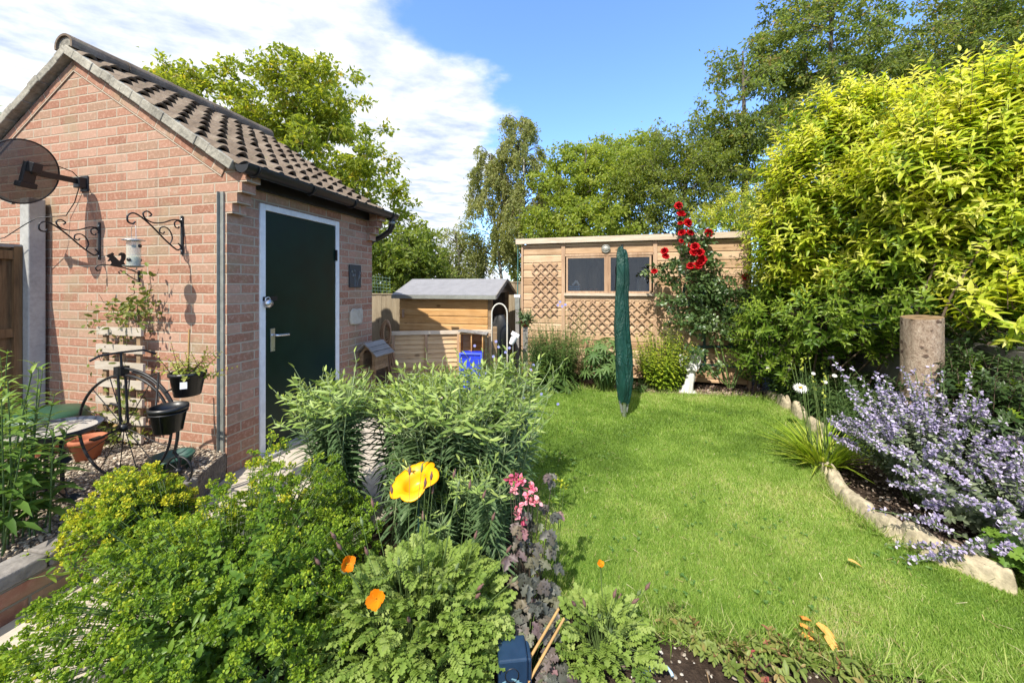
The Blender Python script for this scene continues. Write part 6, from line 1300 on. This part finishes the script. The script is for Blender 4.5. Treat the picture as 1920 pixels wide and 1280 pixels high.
gp = gnd(282, 900, .19); gt = MB(); gt.lathe([(0, 0), (.09, 0), (.115, .09), (.122, .09), (.122, .1), (.11, .1), (.1, .06), (0, .06)], 28); o = gt.build('green_pot', plain('dark_green', (.012, .06, .045), .45)); o.location = (gp.x + .02, gp.y + .12, .19); tag(o, 'low dark green pot on the gravel under the penny farthing', 'plant pot')

# wall trellis with its climber
tx0, tz1 = GA.front(212, 612); tx1, tz0 = GA.front(294, 745); tz0 = .30
wt = thing('wall_trellis', GA.world((tx0 + tx1) / 2, -.075, 0), 'weathered trellis of wide horizontal slats against the brick gable', 'trellis', rz=GA.a); tw_ = abs(tx1 - tx0); MT['pale_wood'] = woodmat('pale_wood', (.26, .22, .17), (.42, .37, .30), (.52, .47, .40), 'x', 'z', .1)
for k in range(7): mb = MB(); mb.box((.004 * (k % 2), -.018, tz1 - .02 - k * .135), (tw_ * (1 + .04 * (k % 3)), .018, .062)); mb.build('slat', MT['pale_wood'], wt)
for k in range(3): mb = MB(); mb.box(((k - 1) * tw_ * .38, .0, (tz1 + .2) / 2), (.04, .018, tz1 - .2)); mb.build('upright', MT['old_wood'], wt)
LF['jas'] = leafmat('climber_leaf', [(0, (.07, .11, .02)), (.5, (.15, .19, .035)), (.85, (.30, .29, .09)), (1, (.40, .27, .12))], .32)
cl = thing('wall_climber', GA.world((tx0 + tx1) / 2, -.06, .19), 'straggly yellow green climber over the top of the weathered trellis', 'climber', rz=GA.a); lv = LV()
def cl_at(u, v): x, z = GA.front(u, v, -.06); q = GA.local(GA.world(x, -.06, z)); return np.array([q.x - (tx0 + tx1) / 2, 0, z - .19])
for (ua, va, ub, vb, n) in ((240, 850, 250, 560, 60), (250, 570, 190, 620, 34), (250, 570, 295, 560, 50), (240, 600, 200, 560, 14), (230, 585, 290, 590, 40), (215, 640, 195, 680, 14), (240, 860, 200, 740, 56), (240, 860, 275, 760, 56), (235, 830, 255, 720, 60), (250, 560, 270, 500, 7), (285, 560, 305, 500, 6)):
    A, B_ = cl_at(ua, va), cl_at(ub, vb); t = np.linspace(0, 1, 8)[:, None]; C = A + (B_ - A) * t + rng.normal(size=(8, 3)) * [.02, .012, .02]; C[:, 1] -= .03; lv.path(C, .003, .0012, 1, 4)
    m = int(n * 1.5); k = rng.random(m); idx = np.minimum((k * 7).astype(int), 6); P = C[idx] + rng.normal(size=(m, 3)) * [.055, .035, .05]; Dv = rdir(m); Dv[:, 2] -= .2; Nv = rdir(m, .5); Nv[:, 1] -= .7; lv.add(P, Dv, Nv, rng.uniform(.028, .055, m), rng.uniform(.016, .028, m), 'oval', 0, .3, .3, np.clip(rng.normal(.5, .2, m), 0, 1))
lv.build('foliage', [LF['jas'], MT['twig']], cl)

# ================================================================== foreground: mound of yellow-green flowers
LF['mound'] = leafmat('mound_leaf', [(0, (.07, .15, .018)), (.5, (.13, .24, .028)), (1, (.24, .34, .045))], .42, .42, .35)
LF['bract'] = leafmat('bract', [(0, (.12, .22, .022)), (.45, (.225, .345, .028)), (.8, (.38, .46, .04)), (1, (.66, .61, .05))], .43, .55, .25)
mo = thing('spurge_mound', (-1.07, 1.42, 0), 'sprawling mound of yellow green flower clusters covering the path edge', 'plant'); lv = LV(); fl = LV(); n = 860
a = rng.uniform(0, 6.28, n); r = rng.random(n) ** .5; top = .53 * (1 - .62 * r ** 2.2) * rng.uniform(.6, 1.12, n) * (1 + .16 * np.sin(3 * a + 5 * r) + .10 * np.sin(7 * a - 9 * r)); T = np.column_stack([np.cos(a) * r * .57, np.sin(a) * r * .60, top]); T[:, 0] -= .05 * (T[:, 2] < .3); kx = 230; ax = rng.uniform(0, 6.28, kx); rx = rng.random(kx) ** .5; T = np.concatenate([T, np.column_stack([-.76 + np.cos(ax) * rx * .24, .36 + np.sin(ax) * rx * .22, (.24 + .19 * (1 - rx ** 2)) * rng.uniform(.75, 1.1, kx)])]); n = len(T); k = (T[:, 1] > -.55); 
back = (T[:, 1] > .1); T[back, 2] *= 1.12; B = T * np.array([.12, .12, 0]); B[-kx:] = np.array([-.5, .3, 0]) + (T[-kx:] - np.array([-.72, .40, 0])) * [.2, .2, 0]; mid = (B + T) / 2 + np.array([0, 0, .10]); 
for i in range(n):
    ts = np.linspace(0, 1, 6)[:, None]; C = (1 - ts) ** 2 * B[i] + 2 * ts * (1 - ts) * mid[i] + ts ** 2 * T[i]; lv.path(C, .0024, .0013, 1, 3); m = 10; t = np.linspace(.4, .95, m); idx = np.minimum((t * 5).astype(int), 4); f = (t * 5 - idx)[:, None]; P = C[idx] * (1 - f) + C[idx + 1] * f; tg = unit(C[idx + 1] - C[idx]); o = rdir(m); o = unit(o - tg * np.sum(o * tg, 1)[:, None])
    lv.add(P, o + tg * .5, tg - o * .3, rng.uniform(.02, .042, m), rng.uniform(.011, .018, m), 'oval', 0, .35, .3, np.clip(rng.normal(.45, .2, m), 0, 1)); up = unit(tg[-1] + np.array([0, 0, .5]))
    tone = rng.normal(0, .12) + (.34 if i >= n - kx else .22 if (T[i, 1] > .1 and T[i, 0] < .1) else -.04); nb = rng.integers(6, 12)
    for q in range(nb):
        dv = unit(up + rng.normal(size=3) * .55); c = T[i] + dv * rng.uniform(.012, .035); m = 8; fl.sticks(T[i][None], c[None], .001, .0008, 1, 3); o = rdir(m, .25); fl.add(c + o * .003, o, rdir(m), rng.uniform(.006, .012, m), rng.uniform(.006, .010, m), 'oval', 0, .2, .3, np.clip(rng.normal(.42 + tone, .17, m), 0, 1))
# one long spray reaching left over the wall
for (ua, va, Y) in ((45, 1052, 1.62), (32, 1090, 1.58), (105, 1028, 1.68), (130, 1000, 1.7), (60, 1150, 1.45), (50, 1250, 1.33)):
    tp = np.array(pix(ua, va, Y)) - np.array([-1.07, 1.42, 0]); b = np.array([-.25, .1, .25]); md = (b + tp) / 2 + [0, 0, .06]; ts = np.linspace(0, 1, 7)[:, None]; C = (1 - ts) ** 2 * b + 2 * ts * (1 - ts) * md + ts ** 2 * tp; lv.path(C, .0026, .0015, 1, 4); m = 8; t = np.linspace(.5, .95, m); idx = np.minimum((t * 6).astype(int), 5); lv.add(C[idx], rdir(m, .3), rdir(m, .6), .055, .02, 'oval', 0, .35, .3)
    for q in range(12): c = tp + rdir(1)[0] * .03 * [1, 1, .6]; m = 9; o = rdir(m, .25); fl.sticks(tp[None], c[None], .001, .0008, 1, 3); fl.add(c + o * .003, o, rdir(m), .010, .009, 'oval', 0, .2, .3, np.clip(rng.normal(.7, .15, m), 0, 1))
lv.build('foliage', [LF['mound'], MT['stem']], mo); fl.build('flower_clusters', [LF['bract'], MT['stem']], mo)

# ------------------------------------------------------------------ tall caper spurge
LF['spurge'] = leafmat('spurge_leaf', [(0, (.055, .115, .045)), (.5, (.115, .19, .08)), (1, (.22, .30, .14))], .34, .45, .4); LF['spurge_top'] = leafmat('spurge_bract', [(0, (.13, .23, .05)), (.5, (.24, .35, .08)), (1, (.42, .50, .15))], .38, .45, .35)
MT['spurge_stem'] = plain('spurge_stem', (.20, .26, .12), .55, 0, .15, 30)
def spurge_mesh(i, h):
    lf = LV(); st = LV(); lean = rng.normal(size=2) * .04; ts = np.linspace(0, 1, 10)[:, None]; C = np.column_stack([lean[0] * ts ** 2 * 1.5, lean[1] * ts ** 2 * 1.5, h * ts]); st.path(C, .0055, .0035, 0, 6, .5); n = 30
    for k in range(n):                                          # opposite pairs in four ranks
        t = .12 + .72 * k / n; p = C[min(int(t * 9), 8)] + (C[min(int(t * 9), 8) + 1] - C[min(int(t * 9), 8)]) * (t * 9 - min(int(t * 9), 8)); az = k * 1.5708 + rng.normal() * .12 + i
        for s_ in (0, math.pi):
            o = np.array([math.cos(az + s_), math.sin(az + s_), 0]); drp = -.35 if t < .35 else .15 + .3 * t; L_ = rng.uniform(.125, .175) * (1.1 - .25 * t)
            lf.add(p, o + np.array([0, 0, drp]), np.array([0, 0, 1.]) - o * drp, L_, .020, 'lance', 0, .25, .35, np.clip(.35 + .3 * t + rng.normal() * .14, 0, 1))
    top = C[int(.86 * 9)]; 
    for b in range(6):                                          # forking flower head with paired pointed bracts
        az = b * 1.047 + i * .7 + rng.normal() * .2; o = np.array([math.cos(az), math.sin(az), 0]); ln = rng.uniform(.1, .19); e = top + o * ln * .75 + np.array([0, 0, ln * rng.uniform(.5, 1.1)]); st.path([top, (top + e) / 2 + o * .01, e], .003, .0022, 0, 5)
        q = e; dr = unit(e - top)
        for lev in range(3):
            for s_ in (-1, 1):
                sd_ = unit(np.cross(dr, [rng.normal() * .3, rng.normal() * .3, 1.]) + 1e-6); lf.add(q, sd_ * s_ + dr * .55, dr - sd_ * s_ * .4, rng.uniform(.06, .10) * (1 - .18 * lev), .0175 * (1 - .15 * lev), 'lance', 1, .15, .3, np.clip(.45 + .13 * lev + rng.normal() * .13, 0, 1))
            q2 = q + dr * rng.uniform(.025, .045) + rng.normal(size=3) * .012; st.path([q, q2], .002, .0015, 0, 4); q = q2
        if b % 2: lf.add(q, dr, rdir(1)[0], .05, .02, 'lance', 1, .1, .3, .8)
    return lf.mesh('leaves', [LF['spurge'], LF['spurge_top']]), st.mesh('stem', MT['spurge_stem'])
SPM = [spurge_mesh(i, .76 + .04 * (i % 4)) for i in range(9)]
def place_spurge(x, y, s, tilt, az, label, group, i):
    r_ = thing('caper_spurge', (x, y, 0), label, 'spurge', group); r_.scale = (s, s, s); r_.rotation_mode = 'XYZ'
    q = Matrix.Rotation(az, 4, 'Z') @ Matrix.Rotation(tilt, 4, 'Y') @ Matrix.Rotation(random.uniform(0, 6.28), 4, 'Z'); r_.rotation_euler = q.to_euler()
    for me, nm in zip(SPM[i % 9], ('leaves', 'stem')): o = bpy.data.objects.new(nm, me); col.objects.link(o); o.parent = r_
LA, LB, LC = 'upright blue green spurge stem fanning out from the left tuft beside the door', 'upright blue green spurge stem in the thick right hand clump beside the lawn', 'shorter leafy spurge stem at the front of the clump, behind the yellow metal flower'
i = 0
for k in range(10): place_spurge(-.25 + random.uniform(-.18, .2), 2.5 + random.uniform(-.1, .1), random.uniform(.9, 1.0), abs(random.gauss(.06, .05)), random.uniform(0, 6.28), LB, 'spurge stems of the right clump', i); i += 1
for k in range(9): place_spurge(-.74 + random.gauss(0, .05), 2.36 + random.gauss(0, .07), random.uniform(.84, 1.0), abs(random.gauss(.1, .08)), random.uniform(0, 6.28), LB, 'spurge stems of the right clump', i); i += 1
for k in range(24): place_spurge(-1.02 + random.gauss(0, .06), 2.22 + random.gauss(0, .06), random.uniform(.86, 1.04), abs(random.gauss(.13, .10)), random.choice([random.uniform(2.2, 4.2), random.uniform(0, 6.28)]), LA, 'spurge stems of the left tuft', i); i += 1
for k in range(62): place_spurge(-.38 + random.uniform(-.28, .40), 2.12 + random.uniform(-.26, .34), random.uniform(.84, 1.04), abs(random.gauss(.08, .09)), random.uniform(0, 6.28), LB, 'spurge stems of the right clump', i); i += 1
for k in range(9): place_spurge(-.24 + random.uniform(-.16, .22), 1.80 + random.uniform(-.06, .08), random.uniform(.5, .72), abs(random.gauss(.15, .1)), random.uniform(0, 6.28), LC, 'short spurge stems at the front', i); i += 1

# ------------------------------------------------------------------ yellow metal flower
YF = pix(785, 910, 1.72); yf = thing('metal_flower', (YF.x, YF.y, 0), 'large yellow painted metal flower cup on a stake', 'garden ornament')
MT['yellow_paint'] = plain('yellow_paint', (.82, .36, .004), .38, 0, .08, 14, 0, .4); Mf = Matrix.Rotation(R(16), 4, 'X') @ Matrix.Rotation(R(-15), 4, 'Y')
mb = MB(); n = 72; prof = np.linspace(0, 1, 14); vs = []
for th_ in (0, .0035):
    for t in prof:
        for j in range(n):
            a = 2 * math.pi * j / n; pet = .80 + .20 * abs(math.cos(a * 2.5 + .3)) ** .6; r_ = np.interp(t, [0, .15, .3, .5, .75, 1], [.012, .036, .047, .058, .092, .118]) * (1 if t < .5 else 1 + (pet - 1) * (t - .5) / .5); z = np.interp(t, [0, .15, .3, .5, .75, 1], [0, .006, .022, .052, .064, .058]) + (.012 * (t - .5) * math.cos(5 * a + .6 + 3.14) if t > .5 else 0)
            vs.append((r_ * math.cos(a), r_ * math.sin(a), z - th_))
m_ = len(prof); fs = []
for s_ in (0, 1): b_ = s_ * m_ * n; fs += [(b_ + i * n + j, b_ + i * n + (j + 1) % n, b_ + (i + 1) * n + (j + 1) % n, b_ + (i + 1) * n + j) for i in range(m_ - 1) for j in range(n)]
fs += [((m_ - 1) * n + j, (m_ - 1) * n + (j + 1) % n, m_ * n + (m_ - 1) * n + (j + 1) % n, m_ * n + (m_ - 1) * n + j) for j in range(n)]
mb.add(vs, fs, True); mb.add(vs[:n], [tuple(range(n))]); o = mb.build('petals', MT['yellow_paint'], yf); o.matrix_local = Matrix.Translation((0, 0, YF.z - .02)) @ Mf
mb = MB(); mb.tube([(0, 0, 0), (0, 0, YF.z - .025)], .005, 6); mb.build('stake', MT['green_wood'], yf)

# ------------------------------------------------------------------ Welsh poppies
LF['poppy'] = leafmat('poppy_leaf', [(0, (.12, .20, .035)), (.5, (.235, .335, .065)), (1, (.38, .46, .14))], .42, .6, .25)
MT['pod'] = plain('pod', (.16, .085, .07), .75, 0, .25, 60); MT['pod_green'] = plain('pod_green', (.16, .22, .09), .6, 0, .2, 60)
LF['orange'] = leafmat('orange_petal', [(0, (.72, .20, .004)), (.6, (.85, .28, .006)), (1, (.9, .38, .02))], .4, .5, .25, (1.1, 1.0, .6, 1))
def fronds(lv, P, Dv, L, nl, lw, tint):
    """ferny leaves: lobed leaflets in pairs along a stalk"""
    n = len(P); Dv = unit(Dv); S = unit(np.cross(Dv, np.array([0, 0, 1.]) + rng.normal(size=(n, 3)) * .15)); N = np.cross(S, Dv); lv.sticks(P, P + Dv * L[:, None] * .9, .0014, .0008, 1, 3)
    for k in range(nl):
        t = .3 + .6 * k / (nl - 1); q = P + Dv * (L * t)[:, None] - np.array([0, 0, 1]) * (L * .18 * t * t)[:, None]
        for sg in (-1, 1): lv.add(q, S * sg + Dv * .55, N + rng.normal(size=(n, 3)) * .15, lw * L * (1.15 - .6 * abs(t - .45)), lw * L * .62, 'lobed', 0, .25, .3, tint + rng.normal(size=n) * .06)
    lv.add(P + Dv * (L * .88)[:, None] - np.array([0, 0, 1]) * (L * .16)[:, None], Dv - np.array([0, 0, .25]), N, lw * L * 1.15, lw * L * .85, 'lobed', 0, .25, .3, tint)
def poppy_clump(base, rx, ry, h, nf, stalks, label, nst=0, lf='poppy', flowers=()):
    root = thing('welsh_poppy', (base[0], base[1], 0), label, 'poppy'); b = np.array([base[0], base[1], 0.]); lv = LV(); a = rng.uniform(0, 6.28, nf); r = rng.random(nf) ** .5
    z = h * (1 - .55 * r ** 2) * rng.uniform(.3, 1.0, nf) ** .8; P = np.column_stack([np.cos(a) * r * rx, np.sin(a) * r * ry, z]); Dv = np.column_stack([np.cos(a) * r * .9, np.sin(a) * r * .9 - .15, rng.uniform(.0, .9, nf)]) + rng.normal(size=(nf, 3)) * .25
    lv.sticks(P * [.25, .25, 0], P, .0022, .0015, 1, 3); fronds(lv, P, Dv, rng.uniform(.052, .095, nf), 4, .36, np.clip(rng.normal(.5, .2, nf), .05, .95)); lv.build('foliage', [LF[lf], MT['stem']], root)
    sm_ = LV(); pd = MB(); gp_ = MB(); tips = [np.array(pix(*q)) - b for q in stalks]
    for q in range(nst): aa = rng.uniform(0, 6.28); rr = rng.random() ** .5; tips.append(np.array([math.cos(aa) * rr * rx * 1.1, math.sin(aa) * rr * ry, h * rng.uniform(.85, 1.45)]))
    for i, tp in enumerate(tips):
        st = np.array([tp[0] * .35, tp[1] * .35 + .02, 0]); md = (st + tp) / 2 + rng.normal(size=3) * .015 + [0, 0, .04]; sm_.path([st, md, tp], .0017, .0012, 0, 4); tg = Vector(tp - md).normalized(); Mx = tg.to_track_quat('Z', 'Y').to_matrix(); w = MB(); w.lathe([(.001, -.002), (.0045, .004), (.0065, .014), (.005, .024), (.0022, .028), (.0035, .031), (.001, .036)], 7); w = w.build('seed_pod', MT['pod' if i % 3 else 'pod_green'], root); w.location = tp; w.rotation_euler = Mx.to_euler()
    fo = []
    for (u, v, Y, s, nr) in flowers:
        p = np.array(pix(u, v, Y)) - b; st = p * [.5, .5, 0]; md = (st + p) / 2 + [0.01, .02, .03]; nr = unit(np.array(nr)); sm_.path([st, md, p - nr * .004], .0026, .002, 0, 5)
        e1 = unit(np.cross(nr, [.2, .3, 1.])); e2 = np.cross(nr, e1); fv = LV(); aa = np.arange(4) * 1.5708 + .5; Dd = np.cos(aa)[:, None] * e1 + np.sin(aa)[:, None] * e2 + nr * np.array([.55, .7, .5, .65])[:, None]
        for q in range(4):                                       # each petal a broad crinkled fan made of five strips
            for w_ in np.linspace(-.62, .62, 7): d_ = Dd[q] + np.cross(nr, Dd[q]) * w_ * .95; fv.add(np.zeros(3), d_, nr - d_ * .3, s * (1 - .22 * abs(w_)) * rng.uniform(.95, 1.04), s * .52, 'oval', 0, -.1 + rng.normal() * .03, .12, np.clip(.55 + rng.normal() * .1, 0, 1))
        m = 26; fv.add(rdir(m, .5) * .002, unit(nr + rng.normal(size=(m, 3)) * .5), rdir(m), .012, .0016, 'blade', 1); fo.append((fv, p))
    if tips: sm_.build('stalks', MT['stem'], root)
    for fv, p in fo: o = fv.build('flower', [LF['orange'], MT['yellow_eye']], root); o.location = p
    return root
STK = [(588, 1095, 1.3), (600, 1058, 1.32), (603, 1112, 1.28), (625, 1040, 1.36), (640, 1030, 1.4), (690, 1040, 1.35), (680, 985, 1.45), (735, 925, 1.5), (768, 890, 1.55), (790, 885, 1.52), (808, 900, 1.5), (850, 895, 1.5), (858, 915, 1.5), (797, 912, 1.46), (880, 915, 1.5), (822, 1105, 1.25), (892, 1120, 1.22), (923, 975, 1.38), (748, 1060, 1.3), (768, 1165, 1.2), (890, 1010, 1.4), (960, 1090, 1.25), (950, 1035, 1.35), (630, 1010, 1.42), (650, 1075, 1.3), (700, 950, 1.5)]
poppy_clump((-.36, 1.40), .32, .27, .36, 760, STK, 'bushy grey green poppy plant with brown seed pods and two orange flowers', 8, 'poppy', [(648, 1058, 1.30, .036, (.75, -.45, .5)), (705, 1123, 1.24, .039, (.1, -.75, .6))])
poppy_clump((.34, 1.38), .13, .12, .19, 150, [(1195, 1115, 1.35), (1185, 1130, 1.35), (1150, 1120, 1.38), (1145, 1185, 1.3), (1210, 1105, 1.4)], 'smaller poppy plant by the lawn edge with one faded orange flower', 4, 'poppy', [(1126, 1057, 1.42, .017, (0, -.6, .7))])
# snapdragon with pink flowers and dusky leaves
LF['dusky'] = leafmat('dusky_leaf', [(0, (.05, .055, .045)), (.4, (.10, .105, .085)), (.7, (.13, .085, .09)), (.85, (.13, .15, .08)), (1, (.24, .11, .13))], .2, .5, .4); LF['pink'] = leafmat('pink_petal', [(0, (.62, .10, .20)), (.5, (.78, .24, .34)), (1, (.88, .48, .52))], .3, .55, .25)
sn = thing('pink_snapdragon', (.06, 1.58, 0), 'pink flowered snapdragon with dusky purple leaves at the lawn edge', 'snapdragon'); lv = LV(); fl = LV(); b = np.array([.06, 1.58, 0])
for (u, v, Y, L_) in ((985, 1000, 1.55, .06), (1015, 1000, 1.57, .07), (965, 990, 1.55, .06), (1005, 1050, 1.5, .065), (1040, 1055, 1.52, .06), (1035, 1095, 1.48, .065), (1030, 975, 1.6, .05), (1012, 890, 1.62, .045), (1000, 960, 1.58, .05), (975, 1100, 1.46, .065), (1000, 1090, 1.46, .065), (1020, 1120, 1.45, .06), (970, 1030, 1.5, .06)):
    for q in range(3): p = np.array(pix(u, v, Y)) - b + rng.normal(size=3) * .022; q == 0 and lv.path([p * [.4, .4, 0], p * [.7, .7, .6], p], .0024, .0012, 1, 4); aa = rng.uniform(-2.6, -.4); [lv.add(p, [math.cos(aa + w_), -.35 + .3 * math.sin(aa + w_), -.45 + rng.normal() * .3], [rng.normal() * .4, -.6, .8], L_ * (.9 - .25 * abs(w_)), L_ * .55, 'lobed', 0, .45, .5, rnd_) for rnd_ in [rng.random()] for w_ in (-.8, 0, .8)]
for (u, v) in ((962, 892), (972, 898), (955, 905), (985, 900), (995, 915), (1005, 912), (1000, 940), (985, 935), (968, 960), (972, 972), (975, 950), (1010, 938), (962, 918), (990, 922)):
    p = np.array(pix(u, v, 1.56)) - b + rng.normal(size=3) * .01; fl.path([p * [.6, .6, .2], p], .002, .0012, 1, 4); m = 8; o = rdir(m); o[:, 1] -= .5; fl.add(p + o * .004, o, rdir(m), rng.uniform(.016, .027, m), rng.uniform(.014, .022, m), 'oval', 0, .4, .5, np.clip(rng.normal(.5, .22) + rng.normal(size=m) * .1, 0, 1))
MT['dusk_stem'] = plain('dusk_stem', (.085, .075, .05), .7, 0, .2, 30); lv.build('foliage', [LF['dusky'], MT['dusk_stem']], sn); fl.build('flowers', [LF['pink'], MT['dusk_stem']], sn)
yt = thing('yellow_sprig', (.19, 1.62, 0), 'small yellow green flower sprig on the lawn edge behind the snapdragon', 'plant'); lv = LV()
for (u, v) in ((1040, 897), (1052, 905), (1058, 910), (1035, 905)):
    p = np.array(pix(u, v, 1.62)) - np.array([.19, 1.62, 0]); lv.path([[0, 0, 0], p * [.5, .5, .6], p], .002, .0012, 1, 4); m = 16; o = rdir(m, .4); lv.add(p + rng.normal(size=(m, 3)) * .008, o, rdir(m, .5), .010, .008, 'oval', 0, .2, .3, rng.uniform(.6, 1, m)); m = 6; lv.add(p * [.8, .8, .85] + rng.normal(size=(m, 3)) * .01, rdir(m), rdir(m, .5), .03, .009, 'lance', 2)
lv.build('foliage', [LF['bract'], MT['stem'], LF['mound']], yt)
# dusky heuchera leaves low in front
lobed_clump('heuchera', (.06, 1.36), 34, .15, .22, .04, 'dusky', 'dusky purple heuchera with lobed leaves behind the solar box', tilt=.3)
lobed_clump('heuchera', (.14, 1.22), 16, .09, .12, .045, 'dusky', 'few dusky heuchera leaves at the very front beside the solar box', tilt=.3)
# broad pointed seedlings bottom centre-left
g = gnd(560, 1180); leafy_clump('pointed_seedling', (-.70, 1.22), .10, .36, 6, .085, .024, 'lupin', 'pale green pointed leaved shoots between the mound and the poppies', 'lance', nl=4, lean=.5, bend=.25)
# solar light box, dry canes, broken pot rim, label bits
SB = pix(962, 1238, 1.22); sb = thing('solar_box', (SB.x, SB.y, 0), 'navy blue solar pump box with a round black sensor, sunk in the soil', 'solar box', rz=R(6)); MT['navy'] = plain('navy', (.012, .035, .075), .4, 0, .15, 30)
mb = MB(); zt = .172; mb.box((0, .04, zt / 2), (.098, .09, zt)); mb.box((.056, .045, zt / 2 - .006), (.016, .08, zt - .012)); mb.build('case', MT['navy'], sb, bevel=.006)
mb = MB(); mb.lathe([(.0, -.004), (.017, -.003), (.021, .0), (.0235, .0015), (.0235, -.003), (.021, -.004)], 24, (-.004, -.0055, zt - .048), Matrix.Rotation(R(-90), 3, 'X') @ Matrix.Diagonal((1, 1, -1))); mb.build('sensor', MT['black_plastic'], sb)
mb = MB(); ink = plain('ink', (.16, .30, .36), .6)
for k, (x, z) in enumerate([(-.03, .105), (-.026, .097), (-.032, .09), (-.024, .083), (.012, .104), (.02, .098), (.014, .09), (.022, .084), (.004, .11)]): mb.box((x, -.0058, z), (.012 + .004 * (k % 3), .001, .004), Matrix.Rotation(R(20 * (k % 3) - 20), 3, 'Y'))
mb.build('printed_marks', ink, sb)
for (u0, v0, u1, v1, Y, label) in ((1000, 1222, 1048, 1140, 1.27, 'pale tan broken cane sticking up by the solar box'), (1022, 1222, 1058, 1158, 1.28, 'thin broken cane leaning beside the tan one')):
    a, b = pix(u0, v0, Y), pix(u1, v1, Y + .06); a2 = a + (a - b) * (a.z / max(.02, b.z - a.z)); o = MB().tube([a2 - a, b - a], [.0055, .0045], 8).build('dry_cane', MT['dry_stem']); o.location = a; tag(o, label, 'cane')
BR = gnd(1232, 1268); br = MB(); br.tube([(.052 * math.cos(a), .036 * math.sin(a), .012 + .008 * math.sin(2 * a)) for a in np.linspace(.0, 4.6, 22)], [.006 + .002 * math.sin(3 * k) for k in range(22)], 7); br.tube([(-.05, .0, .015), (-.054, .005, -.01)], .006, 6); o = br.build('broken_rim', plain('pale_blue', (.36, .50, .60), .5)); o.location = (BR.x, BR.y - .01, 0); tag(o, 'broken pale blue plastic rim lying on the soil', 'plastic rim')
PS = gnd(1050, 1235); mb = MB(); mb.box((0, 0, .04), (.075, .075, .08), taper=1.25); o = mb.build('seed_pot', plain('navy_pot', (.02, .025, .045), .5), bevel=.004); o.location = (PS.x, PS.y + .04, 0); tag(o, 'small dark square seedling pot behind the heuchera leaves', 'plant pot')
# little sedum like plants at the bottom edge
LF['azalea'] = leafmat('azalea_leaf', [(0, (.10, .16, .03)), (.6, (.20, .25, .06)), (.85, (.30, .18, .08)), (1, (.30, .07, .06))], .3)
for k, (u, v, lb_) in enumerate(((1450, 1230, 'low pink tipped seedling at the lawn edge, left of its twin'), (1540, 1245, 'low reddish seedling under the fallen petals'), (1590, 1262, 'low seedling cluster at the bottom right of the soil'), (1320, 1215, 'tiny green seedling in the soil between the poppies and the lawn'), (1400, 1265, 'small seedling at the very front edge of the soil'), (1480, 1262, 'bushy low seedling at the front edge between two smaller ones'), (1270, 1180, 'little seedling where the soil meets the lawn beside the right poppy plant'))):
    q = gnd(u, v); leafy_clump('seedling', (q.x, q.y), .07, .10, 14, .040, .018, 'azalea', lb_, 'oval', nl=4, lean=1.2, bend=.3, stem='red_stem', r=.0016)
# fallen petals on the grass
LF['fallen'] = leafmat('fallen_petal', [(0, (.75, .24, .04)), (.5, (.82, .42, .10)), (1, (.85, .55, .2))], .4, .55, .25)
for k, (u, v, s, rz0, lb_) in enumerate(((1508, 1157, .04, .6, 'curled yellow petal topmost of the five fallen on the lawn'), (1508, 1172, .042, .1, 'pale orange petal second from the top of the fallen five'), (1511, 1190, .05, .2, 'wide orange petal lowest on the left of the fallen five'), (1543, 1175, .055, -.8, 'long pale petal on the right of the fallen five'), (1555, 1198, .045, -1.2, 'dark orange petal lowest on the right of the fallen five'), (1598, 1050, .045, 0, 'single dried orange petal alone on the grass nearer the edging'))):
    q = gnd(u, v, .05); lv = LV()
    for w_ in np.linspace(-.6, .6, 5): lv.add(np.array([-.4 * s, 0, 0]), [1, w_, .15], [0, -.3, 1.], s * 1.1, s * .34, 'oval', 0, .55, .3, .3 + .1 * k)
    o = lv.build('fallen_petal', LF['fallen']); o.location = q; o.rotation_euler = (R(-10), 0, rz0); tag(o, lb_, 'petal', 'fallen poppy petals')
